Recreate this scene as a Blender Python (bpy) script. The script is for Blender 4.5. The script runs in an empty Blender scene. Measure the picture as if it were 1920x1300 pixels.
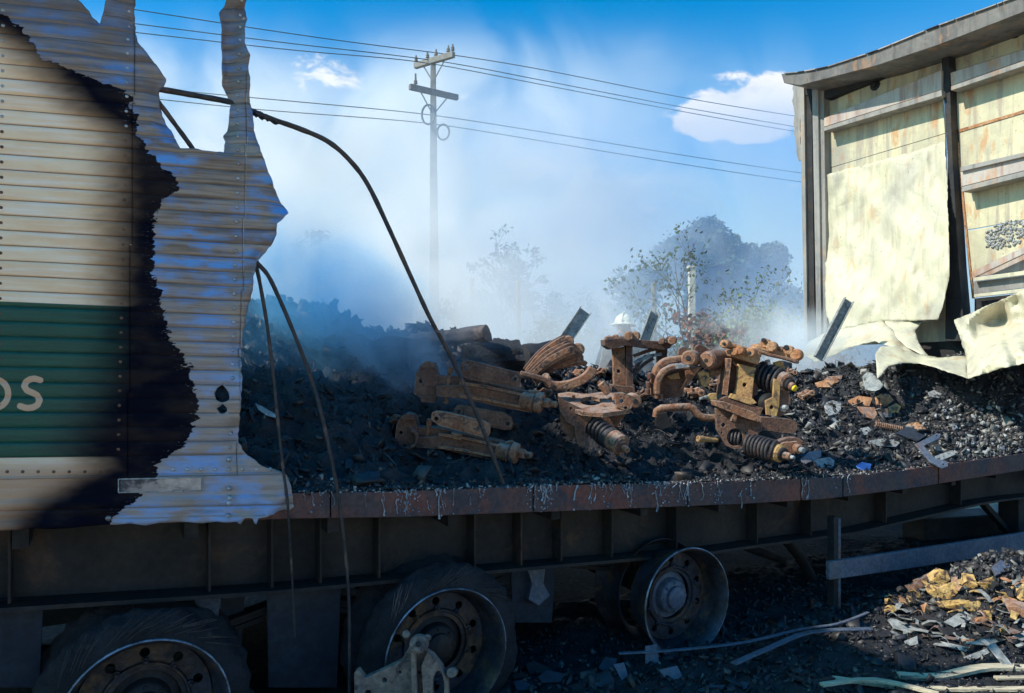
import bpy, math, random
import numpy as np
from math import radians as R, sin, cos, pi, tan, atan2, sqrt
from mathutils import Vector as V, Matrix, Quaternion
from mathutils.geometry import tessellate_polygon

S = bpy.context.scene
COL = S.collection
rnd = random.Random(11)
EYE = 1.65

# ---------------------------------------------------------------- camera
cam_data = bpy.data.cameras.new('camera')
cam_data.sensor_width = 36.0
cam_data.lens = 36.0 * 1400 / 1920
cam_data.clip_start = 0.05
cam_data.clip_end = 9000
cam = bpy.data.objects.new('camera', cam_data)
COL.objects.link(cam)
cam.location = (0, 0, EYE)
cam.rotation_euler = (R(90), 0, 0)
S.camera = cam

# ---------------------------------------------------------------- sky and sun
SUN_DIR = V((-0.95, -0.31, 0)).normalized() * cos(R(43)) + V((0, 0, sin(R(43))))
world = bpy.data.worlds.new('World')
S.world = world
world.use_nodes = True
wn, wl = world.node_tree.nodes, world.node_tree.links
wn.clear()


def NN(nodes, typ, **kw):
    n = nodes.new(typ)
    for k, v in kw.items():
        if k == 'inp':
            for a, b in v.items():
                n.inputs[a].default_value = b
        else:
            setattr(n, k, v)
    return n


def mathn(nt, op, a, b=None, c=None, clamp=False):
    n = nt.nodes.new('ShaderNodeMath')
    n.operation = op
    n.use_clamp = clamp
    for i, x in enumerate((a, b, c)):
        if x is None:
            continue
        if isinstance(x, (int, float)):
            n.inputs[i].default_value = x
        else:
            nt.links.new(x, n.inputs[i])
    return n.outputs[0]


def maprange(nt, x, a, b, c=0.0, d=1.0, smooth=True):
    n = nt.nodes.new('ShaderNodeMapRange')
    n.interpolation_type = 'SMOOTHSTEP' if smooth else 'LINEAR'
    nt.links.new(x, n.inputs[0])
    for i, v in enumerate((a, b, c, d)):
        n.inputs[i + 1].default_value = v
    return n.outputs[0]


def mixc(nt, fac, a, b, mode='MIX'):
    n = nt.nodes.new('ShaderNodeMix')
    n.data_type = 'RGBA'
    n.blend_type = mode
    for idx, x in ((0, fac), (6, a), (7, b)):
        if isinstance(x, (int, float)):
            n.inputs[idx].default_value = x
        elif isinstance(x, tuple):
            n.inputs[idx].default_value = (*x[:3], 1)
        else:
            nt.links.new(x, n.inputs[idx])
    return n.outputs[2]


def noise(nt, vec, scale, detail=4, rough=0.55, dist=0.0):
    n = nt.nodes.new('ShaderNodeTexNoise')
    n.inputs['Scale'].default_value = scale
    n.inputs['Detail'].default_value = detail
    n.inputs['Roughness'].default_value = rough
    n.inputs['Distortion'].default_value = dist
    if vec is not None:
        nt.links.new(vec, n.inputs['Vector'])
    return n.outputs[0]


def mapping(nt, vec, scale=(1, 1, 1), loc=(0, 0, 0), rot=(0, 0, 0)):
    n = nt.nodes.new('ShaderNodeMapping')
    n.inputs['Scale'].default_value = scale
    n.inputs['Location'].default_value = loc
    n.inputs['Rotation'].default_value = rot
    nt.links.new(vec, n.inputs[0])
    return n.outputs[0]


nt = world.node_tree
sky = NN(wn, 'ShaderNodeTexSky', sky_type='NISHITA', sun_disc=False)
sky.sun_elevation = R(43)
sky.sun_rotation = atan2(SUN_DIR.x, SUN_DIR.y)
sky.air_density = 1.2
sky.dust_density = 1.2
sky.ozone_density = 3.0
tc = NN(wn, 'ShaderNodeTexCoord')
sep = NN(wn, 'ShaderNodeSeparateXYZ')
wl.new(tc.outputs['Generated'], sep.inputs[0])
az = mathn(nt, 'ARCTAN2', sep.outputs[0], sep.outputs[1])
el = mathn(nt, 'ARCSINE', sep.outputs[2])
hsv = NN(wn, 'ShaderNodeHueSaturation', inp={'Saturation': 1.75, 'Value': 1.0})
wl.new(sky.outputs[0], hsv.inputs['Color'])
hz = maprange(nt, el, 0.02, 0.44, 0.85, 0.0)
c1 = mixc(nt, 1.0, hsv.outputs[0], (0.27, 1.04, 1.0), 'MULTIPLY')
c1 = mixc(nt, hz, c1, (3.5, 3.95, 4.4))
cn = noise(nt, mapping(nt, tc.outputs['Generated'], (1, 1, 2.0)), 9.0, 10, 0.62, 0.35)
cb = noise(nt, mapping(nt, tc.outputs['Generated'], (1, 1, 2.2)), 1.6, 3, 0.5)
cover = maprange(nt, cb, 0.66, 0.80, 0.0, 0.22)


def puff(px, py, wx, wy, amp):
    a0 = atan2(px - 960, 1400)
    e0 = atan2(650 - py, 1400 * sqrt(1 + ((px - 960) / 1400) ** 2))
    dx = mathn(nt, 'DIVIDE', mathn(nt, 'SUBTRACT', az, a0), wx / 1400)
    dy = mathn(nt, 'DIVIDE', mathn(nt, 'SUBTRACT', el, e0), wy / 1400)
    d2 = mathn(nt, 'ADD', mathn(nt, 'MULTIPLY', dx, dx), mathn(nt, 'MULTIPLY', dy, dy))
    return mathn(nt, 'MULTIPLY', maprange(nt, d2, 0.0, 1.0, 1.0, 0.0), amp)


field = cover
for args in ((1405, 190, 175, 80, 0.42), (1330, 225, 120, 40, 0.2), (1490, 215, 140, 70, 0.3), (640, 115, 190, 60, 0.16),
             (720, 105, 80, 42, 0.13), (870, 300, 170, 56, 0.10), (1460, 338, 200, 44, 0.12), (500, 130, 150, 70, 0.1),
             (860, 178, 40, 14, 0.14), (1280, 375, 200, 30, 0.15)):
    field = mathn(nt, 'ADD', field, puff(*args))
dens = maprange(nt, mathn(nt, 'ADD', mathn(nt, 'MULTIPLY', mathn(nt, 'SUBTRACT', cn, 0.5), 2.0), field), 0.20, 0.40)
gate = maprange(nt, field, 0.0, 0.12)
dens = mathn(nt, 'MULTIPLY', dens, gate)
shade = noise(nt, mapping(nt, tc.outputs['Generated'], (1, 1, 2), (0.02, 0.0, 0.06)), 9.0, 5, 0.6)
ccol = mixc(nt, mathn(nt, 'MULTIPLY', maprange(nt, shade, 0.30, 0.55), maprange(nt, el, 0.27, 0.325, 0.25, 1.0)), (3.9, 4.1, 4.5), (6.4, 6.0, 5.7))
c2 = mixc(nt, mathn(nt, 'MULTIPLY', dens, 0.85), c1, ccol)
bg = NN(wn, 'ShaderNodeBackground', inp={'Strength': 0.125})
wl.new(c2, bg.inputs[0])
wo = NN(wn, 'ShaderNodeOutputWorld')
wl.new(bg.outputs[0], wo.inputs[0])

sun_data = bpy.data.lights.new('sun', 'SUN')
sun_data.energy = 3.8
sun_data.angle = R(0.55)
sun_data.color = (1.0, 0.93, 0.82)
sun = bpy.data.objects.new('sun', sun_data)
COL.objects.link(sun)
sun.rotation_euler = SUN_DIR.to_track_quat('Z', 'Y').to_euler()
sun.location = (-10, -5, 20)

S.view_settings.view_transform = 'Standard'
S.view_settings.look = 'None'
S.view_settings.exposure = 0.65
S.view_settings.gamma = 1.0
S.view_settings.use_curve_mapping = False
S.render.engine = 'CYCLES'
cy = S.cycles
cy.max_bounces = 6
cy.diffuse_bounces = 3
cy.glossy_bounces = 2
cy.transmission_bounces = 2
cy.volume_bounces = 4
cy.transparent_max_bounces = 8
cy.volume_step_rate = 1.0
cy.volume_max_steps = 128
cy.use_denoising = True
cy.sample_clamp_indirect = 4.0
try:
    cy.denoising_input_passes = 'RGB_ALBEDO_NORMAL'
except Exception:
    pass

# ---------------------------------------------------------------- geometry of the place
# the trailer's near side is a vertical plane Y = 3.43 + 0.55 X ; u runs along it, n points to its far side
UD = V((0.8762, 0.4819, 0))
ND = V((-0.4819, 0.8762, 0))
ORG = V((0, 3.43, 0))


def W(px, py, Y):
    return V(((px - 960) / 1400 * Y, Y, EYE - (py - 650) / 1400 * Y))


def Yn(px, n=0.0):
    return (3.43 + 1.1413 * n) / (1 - 0.55 / 1400 * (px - 960))


def T(px, py, n=0.0):
    return W(px, py, Yn(px, n))


def U_of(px, n=0.0):
    p = T(px, 650, n)
    return (p - ORG).dot(UD)


def TU(u, n, z):
    return ORG + UD * u + ND * n + V((0, 0, z))


def interp(x, tab):
    return float(np.interp(x, [a for a, b in tab], [b for a, b in tab]))


RAIL_TOP = [(-600, 958), (-200, 948), (0, 940), (545, 925), (750, 922), (1050, 910), (1250, 907), (1400, 902), (1550, 896), (1700, 881), (1920, 850), (2016, 838)]
RAIL_BOT = [(-600, 1020), (-200, 1000), (0, 992), (545, 973), (750, 970), (1050, 959), (1250, 951), (1400, 945), (1550, 936), (1700, 917), (1920, 882), (2016, 868)]
_dz = [(U_of(p), T(p, y).z) for p, y in RAIL_TOP]
_du = [a for a, b in _dz]
_dv = [b for a, b in _dz]


def deckz(u):
    return float(np.interp(u, _du, _dv))


# end wall (bulkhead at the trailer's end, seen from inside)
EC = V((4.42, 5.86, 0))


def E(px, py, d=0.0):
    """point on the end wall's inner face moved d towards the inside of the trailer"""
    c = EC - UD * d
    k = (px - 960) / 1400
    s = (c.x - k * c.y) / (-ND.x + k * ND.y)
    Y = c.y + ND.y * s
    return W(px, py, Y)


# ---------------------------------------------------------------- numeric noise
_rs = np.random.RandomState(5)
_lat = _rs.rand(256, 256)


def vnoise(x, y):
    x = np.asarray(x, float)
    y = np.asarray(y, float)
    xi = np.floor(x).astype(int)
    yi = np.floor(y).astype(int)
    xf = x - xi
    yf = y - yi
    xf = xf * xf * (3 - 2 * xf)
    yf = yf * yf * (3 - 2 * yf)
    a = _lat[xi % 256, yi % 256]
    b = _lat[(xi + 1) % 256, yi % 256]
    c = _lat[xi % 256, (yi + 1) % 256]
    d = _lat[(xi + 1) % 256, (yi + 1) % 256]
    return (a * (1 - xf) + b * xf) * (1 - yf) + (c * (1 - xf) + d * xf) * yf


def fbm(x, y, o=4, g=0.5):
    s, a, t = 0, 1.0, 0
    for i in range(o):
        s = s + a * vnoise(x * 2 ** i + 17.3 * i, y * 2 ** i + 9.1 * i)
        t += a
        a *= g
    return s / t


# ---------------------------------------------------------------- object helpers
ORIGIN = {}


def tag(o, label=None, cat=None, group=None, kind=None):
    if label:
        o['label'] = label
    if cat:
        o['category'] = cat
    if group:
        o['group'] = group
    if kind:
        o['kind'] = kind
    return o


def thing(name, loc, label=None, cat=None, group=None, kind=None):
    o = bpy.data.objects.new(name, None)
    o.empty_display_size = 0.2
    o.location = loc
    COL.objects.link(o)
    ORIGIN[o.name] = V(loc)
    return tag(o, label, cat, group, kind)


class MB:
    def __init__(s):
        s.v = []
        s.f = []
        s.a = {}

    def add(s, vs, fs):
        b = len(s.v)
        s.v.extend([tuple(p) for p in vs])
        s.f.extend([tuple(i + b for i in f) for f in fs])

    def box(s, c, size, ax=None):
        X, Y, Z = ax if ax else (V((1, 0, 0)), V((0, 1, 0)), V((0, 0, 1)))
        c = V(c)
        h = [x / 2 for x in size]
        vs = [c + X * (h[0] * i) + Y * (h[1] * j) + Z * (h[2] * k) for i in (-1, 1) for j in (-1, 1) for k in (-1, 1)]
        s.add(vs, [(0, 1, 3, 2), (4, 6, 7, 5), (0, 4, 5, 1), (2, 3, 7, 6), (0, 2, 6, 4), (1, 5, 7, 3)])

    def bar(s, p0, p1, w, h, up=V((0, 0, 1))):
        p0, p1 = V(p0), V(p1)
        d = (p1 - p0)
        L = d.length
        d.normalize()
        side = d.cross(up)
        if side.length < 1e-4:
            side = d.cross(V((1, 0, 0)))
        side.normalize()
        u2 = side.cross(d)
        s.box((p0 + p1) / 2, (L, w, h), (d, side, u2))

    def tube(s, pts, r, seg=8, cap=True):
        pts = [V(p) for p in pts]
        n = len(pts)
        rr = r if isinstance(r, (list, tuple)) else [r] * n
        t0 = (pts[1] - pts[0]).normalized()
        a = t0.orthogonal().normalized()
        vs = []
        prev = t0
        for i, p in enumerate(pts):
            t = (pts[min(i + 1, n - 1)] - pts[max(i - 1, 0)])
            t = t.normalized() if t.length > 1e-9 else prev
            q = prev.rotation_difference(t)
            a = (q @ a).normalized()
            prev = t
            b = t.cross(a)
            for k in range(seg):
                an = 2 * pi * k / seg
                vs.append(p + a * (cos(an) * rr[i]) + b * (sin(an) * rr[i]))
        fs = []
        for i in range(n - 1):
            for k in range(seg):
                k2 = (k + 1) % seg
                fs.append((i * seg + k, i * seg + k2, (i + 1) * seg + k2, (i + 1) * seg + k))
        if cap:
            fs.append(tuple(range(seg))[::-1])
            fs.append(tuple((n - 1) * seg + k for k in range(seg)))
        s.add(vs, fs)

    def lathe(s, p0, ax, prof, seg=24, closed=False):
        p0, ax = V(p0), V(ax).normalized()
        a = ax.orthogonal().normalized()
        b = ax.cross(a)
        vs = []
        for t, r in prof:
            for k in range(seg):
                an = 2 * pi * k / seg
                vs.append(p0 + ax * t + a * (cos(an) * r) + b * (sin(an) * r))
        fs = []
        m = len(prof)
        for i in range(m if closed else m - 1):
            j = (i + 1) % m
            for k in range(seg):
                k2 = (k + 1) % seg
                fs.append((i * seg + k, i * seg + k2, j * seg + k2, j * seg + k))
        s.add(vs, fs)

    def cyl(s, p0, p1, r, seg=16, r2=None):
        p0, p1 = V(p0), V(p1)
        s.tube([p0, p1], [r, r if r2 is None else r2], seg)

    def prism(s, loops, off):
        """loops: outer polygon and holes, lists of 3-D points; off: extrusion vector"""
        off = V(off)
        loops = [[V(p) for p in lp] for lp in loops]
        flat = [p for lp in loops for p in lp]
        tris = tessellate_polygon(loops)
        n = len(flat)
        vs = flat + [p + off for p in flat]
        nrm = V((0, 0, 0))
        for t in tris:
            nrm += (flat[t[1]] - flat[t[0]]).cross(flat[t[2]] - flat[t[0]])
        flip = nrm.dot(off) > 0
        fs = []
        for t in tris:
            a, b, c = t
            if flip:
                fs.append((c, b, a))
                fs.append((a + n, b + n, c + n))
            else:
                fs.append((a, b, c))
                fs.append((c + n, b + n, a + n))
        i0 = 0
        for lp in loops:
            m = len(lp)
            for i in range(m):
                j = (i + 1) % m
                fs.append((i0 + i, i0 + j, i0 + j + n, i0 + i + n))
            i0 += m
        s.add(vs, fs)

    def build(s, name, mat, parent=None, smooth=None, bevel=0, label=None, cat=None, group=None, kind=None, solid=0, recalc=True):
        vs = np.array(s.v, float)
        if parent is not None:
            o0 = ORIGIN[parent.name]
            base = o0
        else:
            c = (vs.min(0) + vs.max(0)) / 2
            base = V((c[0], c[1], vs[:, 2].min()))
        me = bpy.data.meshes.new(name)
        me.from_pydata([tuple(x) for x in (vs - np.array(base))], [], s.f)
        o = link(name, me, mat, parent, base)
        if recalc:
            import bmesh
            bm = bmesh.new()
            bm.from_mesh(me)
            bmesh.ops.recalc_face_normals(bm, faces=bm.faces)
            bm.to_mesh(me)
            bm.free()
        finish(o, smooth, bevel, solid)
        return tag(o, label, cat, group, kind)


def link(name, me, mat, parent, base):
    o = bpy.data.objects.new(name, me)
    COL.objects.link(o)
    for m in (mat if isinstance(mat, (list, tuple)) else [mat]):
        me.materials.append(m)
    if parent is not None:
        o.parent = parent
        ORIGIN[o.name] = ORIGIN[parent.name]
    else:
        o.location = base
        ORIGIN[o.name] = V(base)
    return o


def finish(o, smooth=None, bevel=0, solid=0):
    me = o.data
    if smooth is not None:
        me.polygons.foreach_set('use_smooth', [True] * len(me.polygons))
        if smooth < 180:
            try:
                me.set_sharp_from_angle(angle=R(smooth))
            except Exception:
                pass
    if solid:
        m = o.modifiers.new('thickness', 'SOLIDIFY')
        m.thickness = solid
        m.offset = 0
    if bevel:
        m = o.modifiers.new('bevel', 'BEVEL')
        m.width = bevel
        m.segments = 2
        m.limit_method = 'ANGLE'
        m.angle_limit = R(40)
        m.harden_normals = False


def mesh_np(name, verts, faces, mat, parent=None, attrs=None, smooth=40, uv=None, label=None, cat=None, group=None, kind=None, solid=0, midx=None):
    """verts Nx3 world, faces Mx4 or Mx3 arrays"""
    verts = np.asarray(verts, float)
    faces = np.asarray(faces)
    if parent is not None:
        base = ORIGIN[parent.name]
    else:
        c = (verts.min(0) + verts.max(0)) / 2
        base = V((c[0], c[1], verts[:, 2].min()))
    me = bpy.data.meshes.new(name)
    k = faces.shape[1]
    me.vertices.add(len(verts))
    me.vertices.foreach_set('co', (verts - np.array(base)).ravel())
    me.loops.add(faces.size)
    me.loops.foreach_set('vertex_index', faces.ravel().astype(np.int32))
    me.polygons.add(len(faces))
    me.polygons.foreach_set('loop_start', np.arange(0, faces.size, k, dtype=np.int32))
    me.update(calc_edges=True)
    me.validate()
    for an, av in (attrs or {}).items():
        at = me.attributes.new(an, 'FLOAT', 'POINT')
        at.data.foreach_set('value', np.asarray(av, np.float32))
    o = link(name, me, mat, parent, base)
    finish(o, smooth, 0, solid)
    return tag(o, label, cat, group, kind)


def dup(o, loc=None, rotz=None, label=None, scale=None):
    c = o.copy()
    COL.objects.link(c)
    for ch in o.children:
        d = ch.copy()
        COL.objects.link(d)
        d.parent = c
        for g in ch.children:
            e = g.copy()
            COL.objects.link(e)
            e.parent = d
    if loc is not None:
        c.location = loc
    if rotz is not None:
        c.rotation_euler.z = rotz
    if scale is not None:
        c.scale = (scale,) * 3
    if label:
        c['label'] = label
    return c


# ---------------------------------------------------------------- materials
def new_mat(name):
    m = bpy.data.materials.new(name)
    m.use_nodes = True
    t = m.node_tree
    b = t.nodes['Principled BSDF']
    return m, t, b


def surf(name, c1, c2, scale=6, rough=0.7, metal=0.0, c3=None, t3=(0.6, 0.7), s3=None, bump=0.3, bscale=40, stretch=(1, 1, 1), rough2=None, spec=0.5, dust=None, edge=None):
    m, t, b = new_mat(name)
    geo = t.nodes.new('ShaderNodeNewGeometry')
    pos = mapping(t, geo.outputs['Position'], stretch)
    n1 = noise(t, pos, scale, 6, 0.62)
    col = mixc(t, maprange(t, n1, 0.36, 0.64), c1, c2)
    if c3 is not None:
        n3 = noise(t, pos, s3 or scale * 2.3, 6, 0.66, 0.6)
        f3 = maprange(t, n3, *t3)
        col = mixc(t, f3, col, c3)
    fine = noise(t, pos, bscale * 0.7, 4, 0.6)
    col = mixc(t, 0.55, col, mixc(t, maprange(t, fine, 0.3, 0.7), (0.45, 0.45, 0.45), (1.35, 1.35, 1.35)), 'MULTIPLY')
    if dust is not None:
        sp = t.nodes.new('ShaderNodeSeparateXYZ')
        t.links.new(geo.outputs['Normal'], sp.inputs[0])
        f = mathn(t, 'MULTIPLY', maprange(t, sp.outputs[2], 0.3, 0.95), maprange(t, noise(t, geo.outputs['Position'], 22, 5), 0.35, 0.6))
        col = mixc(t, mathn(t, 'MULTIPLY', f, 0.7), col, dust)
    if edge is not None:
        bv = t.nodes.new('ShaderNodeBevel')
        bv.samples = 4
        bv.inputs['Radius'].default_value = 0.008
        dt = t.nodes.new('ShaderNodeVectorMath')
        dt.operation = 'DOT_PRODUCT'
        t.links.new(bv.outputs[0], dt.inputs[0])
        t.links.new(geo.outputs['Normal'], dt.inputs[1])
        ef = mathn(t, 'MULTIPLY', maprange(t, dt.outputs['Value'], 0.985, 0.86), maprange(t, fine, 0.35, 0.6, 0.25, 1.0))
        col = mixc(t, mathn(t, 'MULTIPLY', ef, 0.75), col, edge)
    t.links.new(col, b.inputs['Base Color'])
    b.inputs['Metallic'].default_value = metal
    b.inputs['Specular IOR Level'].default_value = spec
    rr = maprange(t, noise(t, pos, scale * 1.7, 5), 0.3, 0.7, rough, rough2 if rough2 is not None else min(1, rough + 0.2))
    t.links.new(rr, b.inputs['Roughness'])
    if bump:
        bn = noise(t, pos, bscale, 7, 0.65)
        bp = t.nodes.new('ShaderNodeBump')
        bp.inputs['Strength'].default_value = bump
        bp.inputs['Distance'].default_value = 0.02
        t.links.new(bn, bp.inputs['Height'])
        t.links.new(bp.outputs[0], b.inputs['Normal'])
    return m


M_char = surf('charred_matter', (0.006, 0.007, 0.010), (0.020, 0.021, 0.026), 9, 0.6, 0, (0.10, 0.10, 0.105), (0.62, 0.74), 22, 1.0, 45)
M_soot = surf('sooty_steel', (0.010, 0.010, 0.013), (0.024, 0.022, 0.024), 4, 0.6, 0.1, (0.04, 0.027, 0.02), (0.52, 0.66), 3, 0.25, 60)
M_beam = surf('burnt_beam_steel', (0.012, 0.012, 0.015), (0.028, 0.023, 0.020), 2.2, 0.6, 0.05, (0.075, 0.038, 0.022), (0.55, 0.72), 2.6, 0.25, 50)
M_rust = surf('rusted_iron', (0.23, 0.098, 0.052), (0.33, 0.18, 0.105), 11, 0.75, 0.1, (0.07, 0.048, 0.043), (0.50, 0.63), 22, 0.5, 85, dust=(0.40, 0.30, 0.25), edge=(0.50, 0.36, 0.27))
M_rust_dark = surf('smoked_rusted_iron', (0.11, 0.052, 0.036), (0.18, 0.095, 0.062), 9, 0.75, 0.1, (0.05, 0.036, 0.036), (0.54, 0.68), 22, 0.5, 85, dust=(0.24, 0.18, 0.16), edge=(0.34, 0.25, 0.20))
M_orange = surf('orange_rusted_iron', (0.42, 0.18, 0.08), (0.50, 0.28, 0.15), 12, 0.8, 0.05, (0.16, 0.08, 0.05), (0.55, 0.68), 18, 0.7, 70)
M_yellow = surf('scorched_yellow_paint', (0.48, 0.29, 0.10), (0.38, 0.21, 0.09), 13, 0.7, 0.0, (0.15, 0.085, 0.055), (0.50, 0.64), 20, 0.35, 70)
M_tip = surf('yellow_cap', (0.8, 0.6, 0.03), (0.7, 0.5, 0.03), 13, 0.4, 0.0, bump=0.1)
M_spring = surf('spring_steel', (0.03, 0.03, 0.036), (0.07, 0.06, 0.06), 12, 0.5, 0.4, (0.14, 0.08, 0.055), (0.58, 0.7), 20, 0.3, 70)
M_rail = surf('burnt_red_rail', (0.17, 0.06, 0.045), (0.085, 0.055, 0.055), 2.6, 0.6, 0.05, (0.055, 0.05, 0.06), (0.46, 0.62), 4.5, 0.35, 60)
M_ash = surf('ash_grey_aluminium', (0.42, 0.42, 0.40), (0.25, 0.26, 0.27), 20, 0.6, 0.2, (0.06, 0.06, 0.07), (0.55, 0.65), 26, 0.5, 60)
M_alu = surf('molten_aluminium', (0.44, 0.46, 0.50), (0.22, 0.23, 0.27), 30, 0.35, 0.5, bump=0.5, bscale=50)
M_rod = surf('blackened_rod', (0.03, 0.03, 0.037), (0.075, 0.055, 0.05), 8, 0.5, 0.3, (0.20, 0.13, 0.11), (0.56, 0.7), 5, 0.4, 60)
M_tyre = surf('charred_tyre', (0.006, 0.006, 0.009), (0.018, 0.018, 0.024), 7, 0.7, 0, (0.07, 0.06, 0.05), (0.62, 0.74), 12, 0.8, 50)
M_rim = surf('burnt_wheel_steel', (0.055, 0.062, 0.085), (0.035, 0.03, 0.032), 6, 0.45, 0.5, (0.13, 0.085, 0.055), (0.5, 0.64), 5, 0.3, 60)
M_rimlip = surf('bare_wheel_lip', (0.32, 0.35, 0.42), (0.10, 0.11, 0.14), 9, 0.35, 0.6, (0.1, 0.09, 0.09), (0.5, 0.64), 12, 0.3, 60)
M_guard = surf('sooted_blue_grey_steel', (0.085, 0.11, 0.16), (0.14, 0.16, 0.20), 3, 0.5, 0.2, (0.15, 0.10, 0.09), (0.54, 0.68), 3.5, 0.3, 60)
M_flap = surf('dark_blue_flap', (0.014, 0.022, 0.038), (0.026, 0.034, 0.05), 3, 0.6, 0.0, bump=0.2)
M_plate = surf('grey_scale_plate', (0.22, 0.23, 0.22), (0.33, 0.33, 0.31), 14, 0.6, 0.1, (0.10, 0.09, 0.08), (0.55, 0.68), 20, 0.4, 70)
M_wood = surf('pale_batten', (0.62, 0.53, 0.36), (0.46, 0.38, 0.26), 5, 0.7, 0, (0.10, 0.09, 0.08), (0.57, 0.66), 7, 0.4, 50, stretch=(0.3, 4, 4))
M_card = surf('scorched_yellow_card', (0.52, 0.31, 0.09), (0.62, 0.42, 0.17), 16, 0.8, 0, (0.10, 0.055, 0.035), (0.48, 0.60), 26, 0.8, 60)
M_blue = surf('blue_scrap', (0.05, 0.15, 0.5), (0.1, 0.25, 0.6), 10, 0.4)
M_conc = surf('weathered_concrete', (0.21, 0.20, 0.185), (0.29, 0.275, 0.25), 3, 0.85, 0, (0.15, 0.14, 0.13), (0.55, 0.7), 8, 0.3, 60)
M_arm = surf('dark_crossarm_timber', (0.12, 0.10, 0.09), (0.2, 0.17, 0.15), 3, 0.85)
M_cable = surf('line_cable', (0.03, 0.05, 0.06), (0.05, 0.08, 0.09), 3, 0.6, bump=0)
M_leaf = surf('dusty_foliage', (0.045, 0.085, 0.03), (0.085, 0.12, 0.05), 3, 0.7, 0, (0.10, 0.09, 0.05), (0.6, 0.7), 2, 0.2, 30)
M_leafd = surf('dark_foliage', (0.03, 0.065, 0.03), (0.06, 0.10, 0.04), 1.2, 0.7, 0, bump=0.2, bscale=30)
M_leafy = surf('yellow_green_foliage', (0.22, 0.25, 0.07), (0.14, 0.2, 0.05), 3, 0.7, 0, bump=0.2, bscale=30)
M_leafr = surf('scorched_red_foliage', (0.20, 0.08, 0.05), (0.12, 0.06, 0.05), 3, 0.8, 0, bump=0.2, bscale=30)
M_bark = surf('scrub_bark', (0.09, 0.075, 0.06), (0.15, 0.13, 0.11), 5, 0.9, 0, bump=0.5)
M_skin = surf('skin', (0.30, 0.16, 0.10), (0.34, 0.19, 0.12), 10, 0.6, bump=0.05)
M_helmet = surf('pale_yellow_helmet', (0.85, 0.82, 0.62), (0.8, 0.78, 0.6), 5, 0.35, bump=0.05)
M_coat = surf('dark_turnout_coat', (0.04, 0.045, 0.06), (0.07, 0.07, 0.08), 8, 0.8, bump=0.3)
M_hut = surf('blue_grey_board', (0.12, 0.15, 0.20), (0.16, 0.19, 0.24), 2, 0.8, bump=0.2)
M_white = surf('limewashed_post', (0.6, 0.58, 0.52), (0.5, 0.48, 0.42), 2, 0.8, bump=0.2)
# ================================================================ GROUND
def ground_h(x, y):
    n = (np.asarray(y) - 3.43 - 0.55 * np.asarray(x)) / 1.1413
    far = np.clip((n - 4.0) / 6.0, 0, 1)
    near = np.clip((12 - n) / 4, 0, 1)
    return 0.30 * far * far * (3 - 2 * far) + near * (fbm(x * 3.1, y * 3.1, 5) - 0.5) * 0.07


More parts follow.
